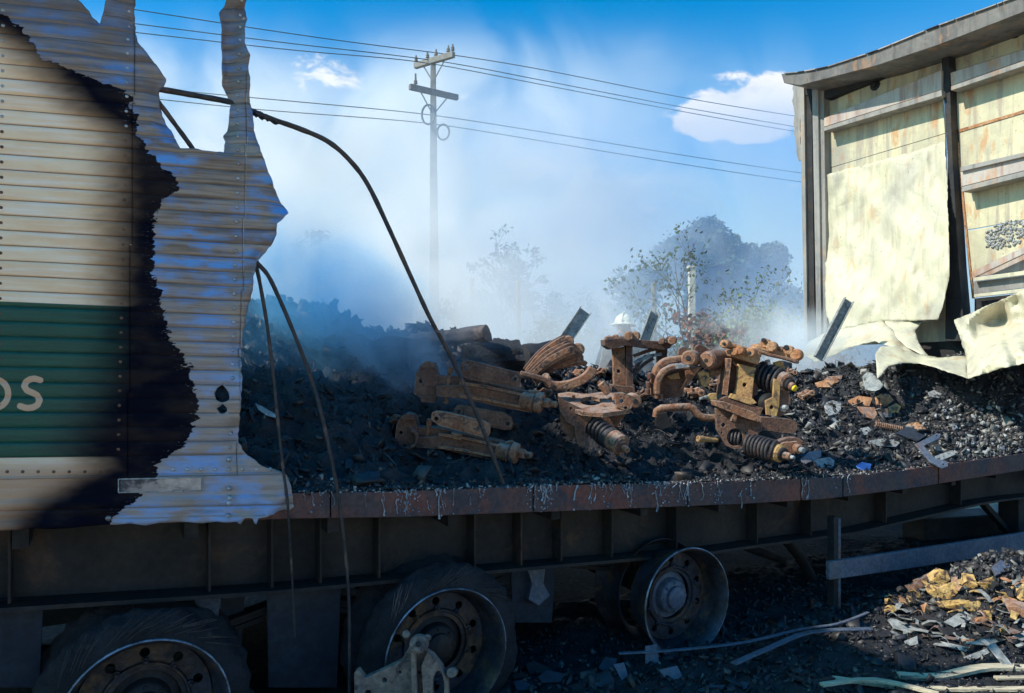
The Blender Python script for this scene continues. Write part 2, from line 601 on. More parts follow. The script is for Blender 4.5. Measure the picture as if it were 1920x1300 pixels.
def make_ground():
    a = np.concatenate([-np.geomspace(3600, 9, 34), np.linspace(-8.9, 12.5, 300), np.geomspace(12.7, 3600, 34)])
    b = np.concatenate([-np.geomspace(900, 3, 16), np.linspace(-2.8, 16, 270), np.geomspace(16.2, 6000, 40)])
    X, Y = np.meshgrid(a, b, indexing='ij')
    Z = ground_h(X, Y)
    vs = np.stack([X, Y, Z], -1).reshape(-1, 3)
    i, j = np.meshgrid(np.arange(len(a) - 1), np.arange(len(b) - 1), indexing='ij')
    q = (i * len(b) + j).ravel()
    fs = np.stack([q, q + len(b), q + len(b) + 1, q + 1], -1)
    m, t, bs = new_mat('ground_char_road_and_sand')
    geo = t.nodes.new('ShaderNodeNewGeometry')
    sp = t.nodes.new('ShaderNodeSeparateXYZ')
    t.links.new(geo.outputs['Position'], sp.inputs[0])
    n = mathn(t, 'DIVIDE', mathn(t, 'SUBTRACT', mathn(t, 'SUBTRACT', sp.outputs[1], 3.43), mathn(t, 'MULTIPLY', sp.outputs[0], 0.55)), 1.1413)
    n = mathn(t, 'ADD', n, maprange(t, sp.outputs[0], 3.6, 4.6, 0.0, 2.6))
    n = mathn(t, 'SUBTRACT', n, mathn(t, 'MULTIPLY', maprange(t, sp.outputs[0], 0.4, 1.3, 1.0, 0.0), maprange(t, n, 0.0, 1.5, 0.0, 1.7)))
    w = noise(t, geo.outputs['Position'], 1.1, 6, 0.6)
    nn = mathn(t, 'ADD', n, mathn(t, 'MULTIPLY', mathn(t, 'SUBTRACT', w, 0.5), 1.6))
    fine = noise(t, geo.outputs['Position'], 28, 6, 0.7)
    mid = noise(t, geo.outputs['Position'], 5, 6, 0.65)
    char = mixc(t, maprange(t, fine, 0.42, 0.66), (0.012, 0.013, 0.017), (0.05, 0.05, 0.055))
    char = mixc(t, maprange(t, mid, 0.6, 0.75), char, (0.11, 0.10, 0.09))
    road = mixc(t, maprange(t, mid, 0.35, 0.65), (0.13, 0.14, 0.155), (0.19, 0.195, 0.20))
    sand = mixc(t, maprange(t, mid, 0.35, 0.65), (0.50, 0.40, 0.25), (0.36, 0.29, 0.18))
    sand = mixc(t, maprange(t, fine, 0.55, 0.72), sand, (0.22, 0.17, 0.11))
    brush = mixc(t, maprange(t, mid, 0.4, 0.6), (0.17, 0.15, 0.08), (0.10, 0.11, 0.05))
    c = mixc(t, maprange(t, nn, -2.6, -1.9), mixc(t, maprange(t, mid, 0.35, 0.65), (0.62, 0.50, 0.34), (0.50, 0.40, 0.27)), char)  # unseen pale ground behind the camera, lightened to bounce light onto the wall
    c = mixc(t, maprange(t, nn, 1.3, 2.1), c, road)
    c = mixc(t, maprange(t, nn, 3.6, 4.2), c, sand)
    c = mixc(t, maprange(t, nn, 9.0, 13.0), c, brush)
    t.links.new(c, bs.inputs['Base Color'])
    bs.inputs['Roughness'].default_value = 0.9
    bp = t.nodes.new('ShaderNodeBump')
    bp.inputs['Strength'].default_value = 0.6
    bp.inputs['Distance'].default_value = 0.03
    t.links.new(fine, bp.inputs['Height'])
    t.links.new(bp.outputs[0], bs.inputs['Normal'])
    mesh_np('ground', vs, fs, m, None, smooth=180, kind='structure')


make_ground()

# ================================================================ TREES AND SCRUB
def leaf_cloud(centers, radii, n, size, seed, squash=0.8, shell=0.5):
    rs = np.random.RandomState(seed)
    k = rs.randint(0, len(centers), n)
    d = rs.normal(size=(n, 3))
    d /= np.linalg.norm(d, axis=1)[:, None]
    r = rs.rand(n) ** shell
    c = np.array(centers)[k]
    rad = np.array(radii)[k]
    r = r * (1 + np.abs(rs.normal(0, 0.16, n)))
    p = c + d * (rad * r)[:, None] * np.array([1, 1, squash])
    a = rs.normal(size=(n, 3))
    a /= np.linalg.norm(a, axis=1)[:, None]
    b = np.cross(a, rs.normal(size=(n, 3)))
    b /= np.linalg.norm(b, axis=1)[:, None] + 1e-9
    s = size * (0.5 + rs.rand(n))[:, None]
    v = np.stack([p - a * s, p + b * s * 0.55, p + a * s, p - b * s * 0.55], 1).reshape(-1, 3)
    f = np.arange(4 * n).reshape(-1, 4)
    return v, f


def grow(base, height, spread, seed, levels=4, lean=0.0, first=0.35, r0=0.09, forks=3):
    r = random.Random(seed)
    segs, tips = [], []

    def br(p, d, L, rad, lv):
        pts = [p]
        q = p
        for i in range(4):
            d = (d + V((r.uniform(-1, 1), r.uniform(-1, 1), r.uniform(-0.3, 0.7))) * 0.13).normalized()
            q = q + d * (L / 4)
            pts.append(q)
        rr = [rad * (1 - 0.12 * i) for i in range(5)]
        segs.append((pts, rr))
        tips.append((q, lv))
        if lv > 0:
            for k in range(forks if lv > 1 else forks + 1):
                an = r.uniform(0, 2 * pi)
                side = V((cos(an), sin(an), 0))
                nd = (d * r.uniform(0.5, 1.0) + side * spread * r.uniform(0.5, 1.1)).normalized()
                st = pts[r.choice((2, 3, 4, 4))]
                br(st, nd, L * r.uniform(0.55, 0.85), rad * 0.55, lv - 1)

    br(V(base), V((lean, 0, 1)).normalized(), height * first, r0, levels)
    return segs, tips


def tree(name, base, height, seed, label, cat='tree', leafmat=None, nleaf=900, leafsize=0.12, spread=0.7, levels=3, r0=0.09,
         blobs=None, lean=0.0, first=0.35, tipspread=0.4, forks=3, group=None, tipmin=0):
    base = V(base)
    t = thing(name, base, label, cat, group)
    segs, tips = grow(base, height, spread, seed, levels, lean, first, r0, forks)
    m = MB()
    for pts, rr in segs:
        m.tube(pts, rr, 6, cap=False)
    m.build('trunk', M_bark, t, smooth=60)
    if leafmat is not None:
        if blobs:
            cs = [tuple(base + V(b[:3])) for b in blobs]
            rad = [b[3] for b in blobs]
        else:
            cs = [tuple(p) for p, lv in tips if lv <= 1]
            rad = [tipspread] * len(cs)
        v, f = leaf_cloud(cs, rad, nleaf, leafsize, seed, 0.85, 0.6)
        mesh_np('crown', v, f, leafmat, t, smooth=None)
    return t


def gz(x, y):
    return float(ground_h(np.array([x]), np.array([y]))[0])


def at(px, Y):
    x = (px - 960) / 1400 * Y
    return V((x, Y, gz(x, Y) - 0.03))


sc = 60 / 1400
rr_ = random.Random(4)
bl = []
for i in range(36):
    a, q = rr_.uniform(0, 2 * pi), rr_.uniform(0.25, 1) ** 0.6
    bl.append((cos(a) * 3.1 * q, rr_.uniform(-2.4, 2.4), 6.9 + sin(a) * 3.5 * q, rr_.uniform(0.9, 1.5)))
tree('broad_tree', at(1316, 60), 8, 5, 'tall broad round-crowned tree, the higher of the two beyond the burnt trailer', 'tree', M_leafd, 42000, 0.19, blobs=bl, r0=0.3)
bl = []
for i in range(36):
    a, q = rr_.uniform(0, 2 * pi), rr_.uniform(0.25, 1) ** 0.6
    bl.append((cos(a) * 3.0 * q, rr_.uniform(-2.4, 2.4), 5.2 + sin(a) * 4.2 * q, rr_.uniform(0.9, 1.45)))
tree('broad_tree', at(1418, 58), 8, 8, 'broad tree with lower crown joining the taller round one, nearer the standing wall', 'tree', M_leafd, 42000, 0.19, blobs=bl, r0=0.3)
tree('scrub_tree', at(598, 34), 7.0, 21, 'faint open-branched tree in thick smoke right of the torn metal edge', 'tree', M_leaf, 700, 0.17, tipspread=0.45)
tree('scrub_tree', at(716, 40), 7.2, 22, 'faintest small tree in the smoke left of the utility pole', 'tree', M_leaf, 420, 0.17, tipspread=0.4)
tree('bare_tree', at(968, 32), 6.6, 33, 'sparse fan-shaped tree right of the utility pole with nearly bare twigs', 'tree', M_leaf, 520, 0.09, spread=0.55, tipspread=0.3, r0=0.12)
tree('umbrella_tree', at(926, 30), 5.2, 35, 'small umbrella-topped tree between two fence posts in the smoke', 'tree', M_leafd, 900, 0.09, spread=0.8, tipspread=0.28, first=0.5)
tree('scrub_tree', at(1166, 36), 6.1, 41, 'bushy bluish tree directly above the pale helmet', 'tree', M_leafd, 1500, 0.13, tipspread=0.42)
tree('scrub_tree', at(1135, 40), 5.4, 42, 'low leafy tree just left of the bushy one above the helmet', 'tree', M_leafd, 800, 0.13, tipspread=0.4)
tree('scrub_tree', at(1065, 42), 5.2, 44, 'faint low tree midway between pole and pale helmet', 'tree', M_leaf, 500, 0.14)
tree('leafy_sapling', at(1268, 15), 4.1, 52, 'thin speckle-leaved sapling standing before the broad tree', 'tree', M_leafd, 480, 0.045, spread=0.5, tipspread=0.26, r0=0.035, first=0.42)
tree('leafy_sapling', at(1228, 16), 2.9, 53, 'low wide speckle-leaved sapling left of the whitewashed gatepost', 'tree', M_leaf, 460, 0.045, spread=0.8, tipspread=0.28, r0=0.03)
tree('dead_plant', at(1352, 14), 2.7, 57, 'dark withered plant with curled leaves in front of the hut', 'plant', M_leafr, 420, 0.06, spread=0.5, r0=0.04, tipspread=0.2)
tree('leafy_sapling', at(1452, 16), 3.6, 59, 'slender sapling between the yellow-green bush and the standing wall', 'tree', M_leaf, 400, 0.045, spread=0.6, tipspread=0.3, r0=0.03)
for (px, Y, h, sd, lb) in ((548, 33, 5.0, 81, 'very faint low tree in the smoke beside the torn panel point'), (655, 36, 5.6, 82, 'very faint thin tree in the smoke under the arching rod'), (780, 38, 5.0, 83, 'faint thin tree just left of the pole'),
                             (862, 34, 4.4, 84, 'faint low tree just right of the pole'), (1020, 36, 5.0, 85, 'faint scrubby tree right of the sparse fan-shaped one'), (1110, 33, 4.2, 86, 'faint scrubby tree behind the slotted channel'),
                             (1205, 38, 6.4, 87, 'thin upright tree at the left flank of the broad tree'), (1495, 34, 4.6, 88, 'low tree beside the corner post of the standing wall'), (940, 36, 4.2, 89, 'faint low shrub tree behind the umbrella-topped tree')):
    tree('scrub_tree', at(px, Y), h, sd, lb, 'tree', M_leafd, 700, 0.12, spread=0.6, tipspread=0.36)
k = 0
for (px, Y, h, mt, lb) in ((1405, 17, 2.6, M_leafy, 'yellow-green bush below the lower broad tree'), (1468, 18, 2.5, M_leafy, 'yellow-green bush beside the corner post of the standing wall'),
                           (1432, 13, 1.9, M_leafr, 'scorched reddish bush before the yellow-green bushes'), (1385, 14, 1.8, M_leafr, 'scorched reddish bush just right of the withered plant'),
                           (1490, 13.5, 2.0, M_leafr, 'scorched reddish bush touching the corner post of the wall'), (1010, 20, 2.2, M_leaf, 'low grey-green bush in smoke right of the second fence post'),
                           (1075, 21, 2.3, M_leaf, 'low grey-green bush in smoke behind the leaning metal channel'), (1330, 22, 2.5, M_leaf, 'low green bush at the foot of the hut')):
    bb = at(px, Y)
    t = thing('bush', bb, lb, 'bush')
    segs, tips = grow(bb, h, 1.1, 70 + k, 3, 0, 0.4, 0.025)
    m = MB()
    for pts, r_ in segs:
        m.tube(pts, r_, 5, cap=False)
    m.build('stem', M_bark, t)
    v, f = leaf_cloud([tuple(p) for p, lv in tips if lv <= 1] + [tuple(bb + V((0, 0, h * 0.5)))], [h * 0.22] * (len([1 for p, lv in tips if lv <= 1]) + 1), 1300, 0.05, 70 + k)
    mesh_np('foliage', v, f, mt, t, smooth=None)
    k += 1

# distant thicket that reads as one mass, and dry grass
rs = np.random.RandomState(3)
cs, rd = [], []
for i in range(170):
    x = rs.uniform(-60, 70)
    y = 72 + rs.uniform(-5, 8)
    cs.append((x, y, rs.uniform(0.5, 2.2)))
    rd.append(rs.uniform(1.2, 2.4))
v, f = leaf_cloud(cs, rd, 26000, 0.22, 9, 0.9)
mesh_np('distant_thicket', v, f, M_leafd, None, smooth=None, kind='stuff', label='far low thicket fading in the smoke along the horizon')
n = 9000
gx = rs.uniform(-14, 22, n)
gy = rs.uniform(11, 30, n)
keep = (gy - 3.43 - 0.55 * gx) / 1.1413 > 5.5
gx, gy = gx[keep], gy[keep]
n = len(gx)
gzz = ground_h(gx, gy)
h = rs.uniform(0.15, 0.6, n)
an = rs.uniform(0, pi, n)
wv = 0.012
p = np.stack([gx, gy, gzz], -1)
side = np.stack([np.cos(an) * wv, np.sin(an) * wv, 0 * an], -1)
tip = p + np.stack([rs.normal(0, 0.1, n), rs.normal(0, 0.1, n), h], -1)
v = np.stack([p - side, p + side, tip + side * 0.2, tip - side * 0.2], 1).reshape(-1, 3)
mesh_np('dry_grass', v, np.arange(4 * n).reshape(-1, 4), M_leafy, None, smooth=None, kind='stuff', label='dry tufted grass on the verge beyond the trailer')

# fence posts, hut
FP = [(885, 522, 24, 'weathered fence post standing alone left of the umbrella-topped tree'), (971, 528, 24, 'weathered fence post at the foot of the sparse fan-shaped tree'),
      (1224, 530, 22, 'weathered fence post beside the low wide sapling')]
for px, y, Y, lb in FP:
    b = at(px, Y)
    top = W(px + rnd.uniform(-2, 2), y, Y)
    m = MB()
    m.tube([b, b.lerp(top, 0.5) + V((0.02, 0, 0)), top], [0.10, 0.085, 0.075], 8)
    m.build('fence_post', M_arm, None, smooth=40, label=lb, cat='post', group='old posts in the smoke')
b = at(1297, 20)
m = MB()
m.box((b.x, b.y, (b.z + W(1297, 503, 20).z) / 2), (0.17, 0.17, W(1297, 503, 20).z - b.z))
m.box((b.x, b.y, W(1297, 503, 20).z + 0.03), (0.22, 0.22, 0.06))
m.build('gatepost', M_white, None, bevel=0.01, label='whitewashed square gatepost standing against the dark hut', cat='post')
hb = at(1336, 42)
hut = thing('hut', hb, 'small dark board hut beneath the tall broad tree', 'hut')
ht = W(1336, 500, 42).z
wd = 62 / 1400 * 42
m = MB()
m.box((hb.x, hb.y + 0.9, (hb.z + ht) / 2), (wd, 1.8, ht - hb.z))
m.build('wall', M_hut, hut)
m = MB()
m.box((hb.x, hb.y + 0.9, ht + 0.05), (wd + 0.25, 2.1, 0.1))
m.build('roof', M_arm, hut)
for k in range(3):
    for j in range(2):
        f_ = MB()
        cx = hb.x - wd * 0.22 + j * wd * 0.42
        cz = ht - 0.75 - k * 0.95
        for (dx, dz, sx, sz) in ((0, 0.18, 0.44, 0.05), (0, -0.18, 0.44, 0.05), (-0.2, 0, 0.05, 0.36), (0.2, 0, 0.05, 0.36)):
            f_.box((cx + dx, hb.y - 0.02, cz + dz), (sx, 0.05, sz))
        wo_ = f_.build('window', M_arm, hut)
        f_ = MB()
        f_.box((cx, hb.y - 0.008, cz), (0.36, 0.02, 0.3))
        f_.build('pane', M_soot, wo_)

# ================================================================ UTILITY POLE
PY = 33.0
pb = at(815, PY)
pole = thing('utility_pole', pb, 'tall concrete utility pole with two crossarms rising out of the smoke', 'utility pole')
m = MB()
top = W(812, 108, PY)
pts = []
vs = []
for z, w_ in ((pb.z, 0.46), (top.z, 0.22)):
    x = pb.x + (top.x - pb.x) * ((z - pb.z) / (top.z - pb.z))
    vs += [(x - w_ / 2, PY - w_ / 3, z), (x + w_ / 2, PY - w_ / 3, z), (x + w_ / 2, PY + w_ / 3, z), (x - w_ / 2, PY + w_ / 3, z)]
m.add(vs, [(0, 1, 5, 4), (1, 2, 6, 5), (2, 3, 7, 6), (3, 0, 4, 7), (4, 5, 6, 7), (3, 2, 1, 0)])
m.build('shaft', M_conc, pole, bevel=0.02)
a0, a1 = W(778, 124, 33.5), W(851, 105, 32.3)
a1.z = a0.z + 0.05
m = MB()
m.bar(a0, a1, 0.2, 0.26)
m.build('crossarm', M_conc, pole, bevel=0.02)
b0, b1 = W(768, 163, 32.0), W(858, 178, 33.4)
b1.z = b0.z
m = MB()
m.bar(b0, b1, 0.2, 0.24)
m.build('crossarm', M_arm, pole, bevel=0.02, label='lower dark timber crossarm')


def insulator(p, mat=None, h=0.32):
    m = MB()
    m.lathe(p, (0, 0, 1), [(0, 0.03), (0.06, 0.03), (0.07, 0.09), (0.11, 0.085), (0.13, 0.05), (0.16, 0.08), (0.20, 0.075), (0.22, 0.045), (h, 0.04), (h + 0.01, 0.0)], 12)
    m.build('insulator', mat or M_conc, pole, smooth=40)


for f_ in (0.03, 0.33, 0.55, 0.86, 0.97):
    insulator(a0.lerp(a1, f_) + V((0, 0, 0.13)))
insulator(b0.lerp(b1, 0.12) + V((0, 0, 0.12)), M_arm, 0.5)
for A, B in ((a0, a1), (b0, b1)):
    for f_ in (0.22, 0.78):
        m = MB()
        m.tube([A.lerp(B, f_) - V((0, 0, 0.1)), V((top.x, PY, A.z - 0.9))], 0.03, 6)
        m.build('brace', M_conc, pole)
for (px, y, rx, rz) in ((803, 215, 0.28, 0.45), (831, 248, 0.26, 0.36)):
    c = W(px, y, 32.8)
    m = MB()
    m.tube([c + V((cos(a) * rx, sin(a) * 0.08, sin(a) * rz)) for a in np.linspace(0, 2 * pi, 30)], 0.045, 6)
    m.build('cable_coil', M_cable, pole, smooth=60)
wires = [
    ([(200, 10), (520, 60), (690, 84), (845, 102), (1000, 127), (1280, 184), (1500, 220), (2100, 300)], 'highest wire, running over the far end of the top crossarm'),
    ([(200, 38), (560, 84), (700, 99), (846, 117), (1000, 148), (1270, 200), (1500, 240), (2100, 325)], 'second wire from the top, on the pole top crossarm'),
    ([(200, 55), (560, 96), (700, 107), (786, 114), (1000, 156), (1270, 208), (1500, 249), (2100, 332)], 'third wire from the top, at the near end of the top crossarm'),
    ([(200, 158), (500, 186), (700, 204), (810, 215), (1000, 245), (1270, 290), (1500, 325), (2100, 400)], 'upper of the two wires below the crossarms, by the higher cable coil'),
    ([(200, 176), (480, 206), (700, 222), (812, 231), (1000, 262), (1270, 307), (1500, 342), (2100, 412)], 'lowest wire, passing by the lower cable coil'),
]
for pts, lb in wires:
    y0 = float(np.interp(812, [a for a, b in pts], [b for a, b in pts]))
    zz = (650 - y0) * 33
    P = []
    xs = np.linspace(200, 2100, 60)
    for x in xs:
        y = float(np.interp(x, [a for a, b in pts], [b for a, b in pts]))
        P.append(W(x, y, zz / (650 - y)))
    for _ in range(6):
        P = [P[0]] + [(P[i - 1] + P[i] * 2 + P[i + 1]) / 4 for i in range(1, len(P) - 1)] + [P[-1]]
    m = MB()
    m.tube(P, 0.02, 5)
    m.build('power_line', M_cable, None, smooth=60, label=lb, cat='wire', group='power lines on the utility pole')


# ================================================================ PEOPLE (firefighters half hidden behind the wreck)
def person(base, height, face_rot, label, helmet_mat, lean=0.0):
    base = V(base)
    s = height / 1.8
    t = thing('person', base, label, 'person')
    J = {'pel': (0, 0, .95), 'sp': (0, -.01, 1.15), 'ch': (0, 0, 1.36), 'nk': (0, -.01, 1.50), 'hd': (0, .02, 1.60), 'ht': (0, .02, 1.74),
         'ls': (.17, 0, 1.43), 'le': (.27, .03, 1.14), 'lw': (.24, .22, .98), 'lh': (.22, .3, .97), 'rs': (-.17, 0, 1.43), 're': (-.28, .02, 1.15), 'rw': (-.27, .14, .93), 'rh': (-.26, .2, .88),
         'lp': (.09, 0, .9), 'lk': (.11, .02, .5), 'la': (.12, 0, .09), 'lt': (.13, .17, .04), 'rp': (-.09, 0, .9), 'rk': (-.11, .03, .5), 'ra': (-.13, 0, .09), 'rt': (-.15, .16, .04)}
    ed = [('pel', 'sp'), ('sp', 'ch'), ('ch', 'nk'), ('nk', 'hd'), ('hd', 'ht'), ('ch', 'ls'), ('ls', 'le'), ('le', 'lw'), ('lw', 'lh'), ('ch', 'rs'), ('rs', 're'), ('re', 'rw'), ('rw', 'rh'),
          ('pel', 'lp'), ('lp', 'lk'), ('lk', 'la'), ('la', 'lt'), ('pel', 'rp'), ('rp', 'rk'), ('rk', 'ra'), ('ra', 'rt')]
    rad = {'pel': .15, 'sp': .14, 'ch': .16, 'nk': .06, 'hd': .085, 'ht': .07, 'ls': .085, 'le': .06, 'lw': .04, 'lh': .045, 'rs': .085, 're': .06, 'rw': .04, 'rh': .045,
           'lp': .11, 'lk': .075, 'la': .055, 'lt': .05, 'rp': .11, 'rk': .075, 'ra': .055, 'rt': .05}
    names = list(J)
    q = Matrix.Rotation(face_rot, 3, 'Z')
    me = bpy.data.meshes.new('body')
    me.from_pydata([tuple(q @ V(J[k]) * s + V((0, lean * J[k][2] * 0.1, 0))) for k in names], [(names.index(a), names.index(b)) for a, b in ed], [])
    o = link('body', me, M_skin, t, base)
    sm = o.modifiers.new('skin', 'SKIN')
    for i, k in enumerate(names):
        me.skin_vertices[0].data[i].radius = (rad[k] * s, rad[k] * s * (0.8 if k in ('ch', 'sp', 'pel') else 1))
        me.skin_vertices[0].data[i].use_root = (k == 'pel')
    o.modifiers.new('sub', 'SUBSURF').levels = 2
    o.modifiers['sub'].render_levels = 2

    def L(p):
        return base + q @ V(p) * s
    # face
    m = MB()
    m.tube([L((0, .10, 1.66)), L((0, .125, 1.63)), L((0, .105, 1.615))], [0.008, 0.018, 0.016], 8)
    m.build('nose', M_skin, t, smooth=60)
    m = MB()
    for sx in (-1, 1):
        m.lathe(L((sx * .034, .085, 1.675)), q @ V((0, 1, 0)), [(0, .014), (.008, .011), (.012, .0)], 8)
    m.build("eyes", M_soot, t, kind="stuff")
    m = MB()
    m.tube([L((-.028, .093, 1.583)), L((0, .103, 1.580)), L((.028, .093, 1.583))], 0.006, 6)
    m.build('mouth', M_rust_dark, t)
    # coat
    m = MB()
    prof = [(0.62, .25), (0.80, .225), (1.0, .20), (1.2, .20), (1.36, .215), (1.44, .19), (1.50, .10), (1.53, .085)]
    m.lathe(base, (0, 0, 1), [(z * s, r * s) for z, r in prof], 20)
    for sd in 'lr':
        m.tube([L(J[sd + 's']), L(J[sd + 'e']), L(J[sd + 'w'])], [.095 * s, .078 * s, .06 * s], 12)
    m.build('coat', M_coat, t, smooth=60)
    m = MB()
    for sd in 'lr':
        m.tube([L(J[sd + 'p']), L(J[sd + 'k']), L(J[sd + 'a'])], [.125 * s, .095 * s, .08 * s], 12)
    m.build('trousers', M_coat, t, smooth=60)
    m = MB()
    hp = L((0, .02, 1.675))
    m.lathe(hp, q @ V((0, -0.12, 1)), [(0.0, .118), (.05, .117), (.10, .095), (.135, .05), (.148, 0)], 22)
    m.lathe(hp + V((0, 0, 0.0)), q @ V((0, -0.12, 1)), [(-.012, .165), (.0, .162), (.022, .115), (.012, .112), (-.012, .165)], 22)
    m.tube([hp + q @ V((0, .13, .04)), hp + q @ V((0, .06, .14)), hp + q @ V((0, -.05, .165)), hp + q @ V((0, -.13, .08))], 0.012, 6)
    m.build('helmet', helmet_mat, t, smooth=50)
    return t


p = at(1170, 9.6)
person(p, W(1170, 591, 9.6).z - p.z + 0.02, R(160), 'person in pale yellow helmet, mostly hidden behind the tall rusty bracket', M_helmet)
p = at(684, 10.2)
person(p, W(684, 620, 10.2).z - p.z + 0.02, R(190), 'person in light helmet, head showing over the charred heap left of the pole', M_helmet)
# ================================================================ TRAILER
TR = thing('burnt_trailer', TU(0, 1.25, 0), 'long burnt-out semi trailer with torn white and green side wall and collapsed cargo bed', 'semi trailer')


def inpoly(x, y, poly):
    x = np.asarray(x)
    y = np.asarray(y)
    c = np.zeros(x.shape, bool)
    P = np.asarray(poly, float)
    j = len(P) - 1
    for i in range(len(P)):
        xi, yi = P[i]
        xj, yj = P[j]
        m = ((yi > y) != (yj > y)) & (x < (xj - xi) * (y - yi) / (yj - yi + 1e-12) + xi)
        c ^= m
        j = i
    return c


def nearest(x, y, poly):
    P = np.asarray(poly, float)
    Q = np.roll(P, -1, 0)
    best = np.full(len(x), 1e18)
    bx = x.copy()
    by = y.copy()
    for a, b in zip(P, Q):
        d = b - a
        L = d @ d + 1e-12
        t = np.clip(((x - a[0]) * d[0] + (y - a[1]) * d[1]) / L, 0, 1)
        qx, qy = a[0] + t * d[0], a[1] + t * d[1]
        dd = (x - qx) ** 2 + (y - qy) ** 2
        m = dd < best
        best[m] = dd[m]
        bx[m] = qx[m]
        by[m] = qy[m]
    return bx, by, np.sqrt(best)


def rough(poly, amp, step, seed=1, keep=lambda a, b: True):
    r = random.Random(seed)
    out = []
    n = len(poly)
    for i in range(n):
        a, b = poly[i], poly[(i + 1) % n]
        L = math.hypot(b[0] - a[0], b[1] - a[1])
        out.append(a)
        if not keep(a, b):
            continue
        m = int(L / step)
        for k in range(1, m):
            t = k / m
            dx, dy = (b[0] - a[0]) / L, (b[1] - a[1]) / L
            o = r.uniform(-amp, amp)
            out.append((a[0] + (b[0] - a[0]) * t - dy * o, a[1] + (b[1] - a[1]) * t + dx * o))
    return out


def clip_grid(xs, ys, poly, holes=()):
    X, Y = np.meshgrid(xs, ys, indexing='ij')
    i, j = np.meshgrid(np.arange(len(xs) - 1), np.arange(len(ys) - 1), indexing='ij')
    cx = (xs[:-1] + xs[1:])[i] / 2
    cy_ = (ys[:-1] + ys[1:])[j] / 2
    ok = inpoly(cx, cy_, poly)
    for h in holes:
        ok &= ~inpoly(cx, cy_, h)
    q = (i * len(ys) + j)[ok]
    fs = np.stack([q, q + len(ys), q + len(ys) + 1, q + 1], -1)
    used, inv = np.unique(fs.ravel(), return_inverse=True)
    fs = inv.reshape(-1, 4)
    x = X.ravel()[used]
    y = Y.ravel()[used]
    # vertices on the clipped rim move onto the outline
    e = np.sort(np.concatenate([fs[:, [0, 1]], fs[:, [1, 2]], fs[:, [2, 3]], fs[:, [3, 0]]]), 1)
    key = e[:, 0].astype(np.int64) * (len(used) + 1) + e[:, 1]
    uq, ct = np.unique(key, return_counts=True)
    bk = uq[ct == 1]
    rim = np.unique(np.concatenate([bk // (len(used) + 1), bk % (len(used) + 1)]))
    bx, by, bd = nearest(x[rim], y[rim], poly)
    for h in holes:
        hx, hy, hd = nearest(x[rim], y[rim], h)
        m = hd < bd
        bx[m], by[m], bd[m] = hx[m], hy[m], hd[m]
    x[rim], y[rim] = bx, by
    return x, y, fs


# ---- near side wall --------------------------------------------------------
U0 = U_of(0)
KT = [(1.0, -0.09), (1.25, -0.06), (1.8, -0.02), (2.62, 0.08), (4.6, 0.16)]
_ka, _kb = [a for a, b in KT], [b for a, b in KT]


def kv(v):
    return np.interp(v, _ka, _kb)


def px2uv(px, py):
    p = T(px, py)
    u = (p - ORG).dot(UD)
    v = p.z
    for _ in range(12):
        v = p.z - np.clip(u - U0, -1.6, 2) * kv(v)
    return (float(u), float(v))


def uv2px(u, v):
    z = v + np.clip(u - U0, -1.6, 2) * kv(v)
    x = u * UD.x
    y = 3.43 + u * UD.y
    return 960 + 1400 * x / y, 650 - 1400 * (z - EYE) / y, z


outline = [(-3.6, 4.55), px2uv(-60, -900), px2uv(60, -560), px2uv(110, -200), px2uv(122, -60)] + [px2uv(*p) for p in (
    (143, 0), (160, 16), (187, 45), (191, 30), (197, 8), (203, 0), (206, -60), (215, -200), (240, -330), (256, -200), (254, 0), (253, 40), (258, 80), (275, 100), (300, 130), (313, 148), (308, 160), (300, 165),
    (299, 190), (305, 215), (325, 250), (338, 278), (360, 280), (395, 285), (420, 285), (425, 262), (421, 250), (430, 240), (437, 190), (428, 165), (422, 150), (420, 80), (414, 15),
    (425, 0), (436, -60), (428, -160), (440, -300), (455, -420), (470, -300), (466, -150), (470, -60), (463, 0), (466, 30), (460, 50), (468, 130), (472, 190), (478, 240), (487, 285), (500, 320), (518, 355), (544, 398), (518, 420), (518, 440),
    (510, 460), (483, 490), (480, 505), (474, 520), (473, 545), (466, 580), (462, 600), (456, 640), (452, 690), (450, 740), (449, 800), (447, 830), (460, 850), (490, 873), (515, 880), (537, 890),
    (545, 910), (550, 950), (542, 957), (522, 956), (500, 965), (480, 968), (476, 982), (470, 968), (455, 969), (448, 981), (441, 975), (430, 976), (215, 983), (0, 992), (-300, 1002), (-1400, 1035))] + [(-3.6, 1.05)]
W_OUT = rough(rough(outline, 0.008, 0.045, 13, keep=lambda a, b: a[0] > -2.2 and b[0] > -2.2 and not (a[1] < 1.12 and b[1] < 1.12 and a[0] < -1.3)), 0.003, 0.014, 3, keep=lambda a, b: a[0] > -3 and b[0] > -3 and not (a[1] < 1.12 and b[1] < 1.12 and a[0] < -1.3))
HOLES = [rough([px2uv(*p) for p in h], 0.002, 0.012, 5) for h in (
    [(402, 738), (408, 727), (417, 721), (423, 728), (428, 736), (431, 748), (424, 753), (415, 755), (405, 750)],
    [(406, 766), (413, 762), (417, 757), (423, 763), (427, 770), (420, 776), (412, 775)],
    [(431, 814), (437, 808), (438, 813), (433, 817)], [(450, 298), (453, 297), (453, 302)])]

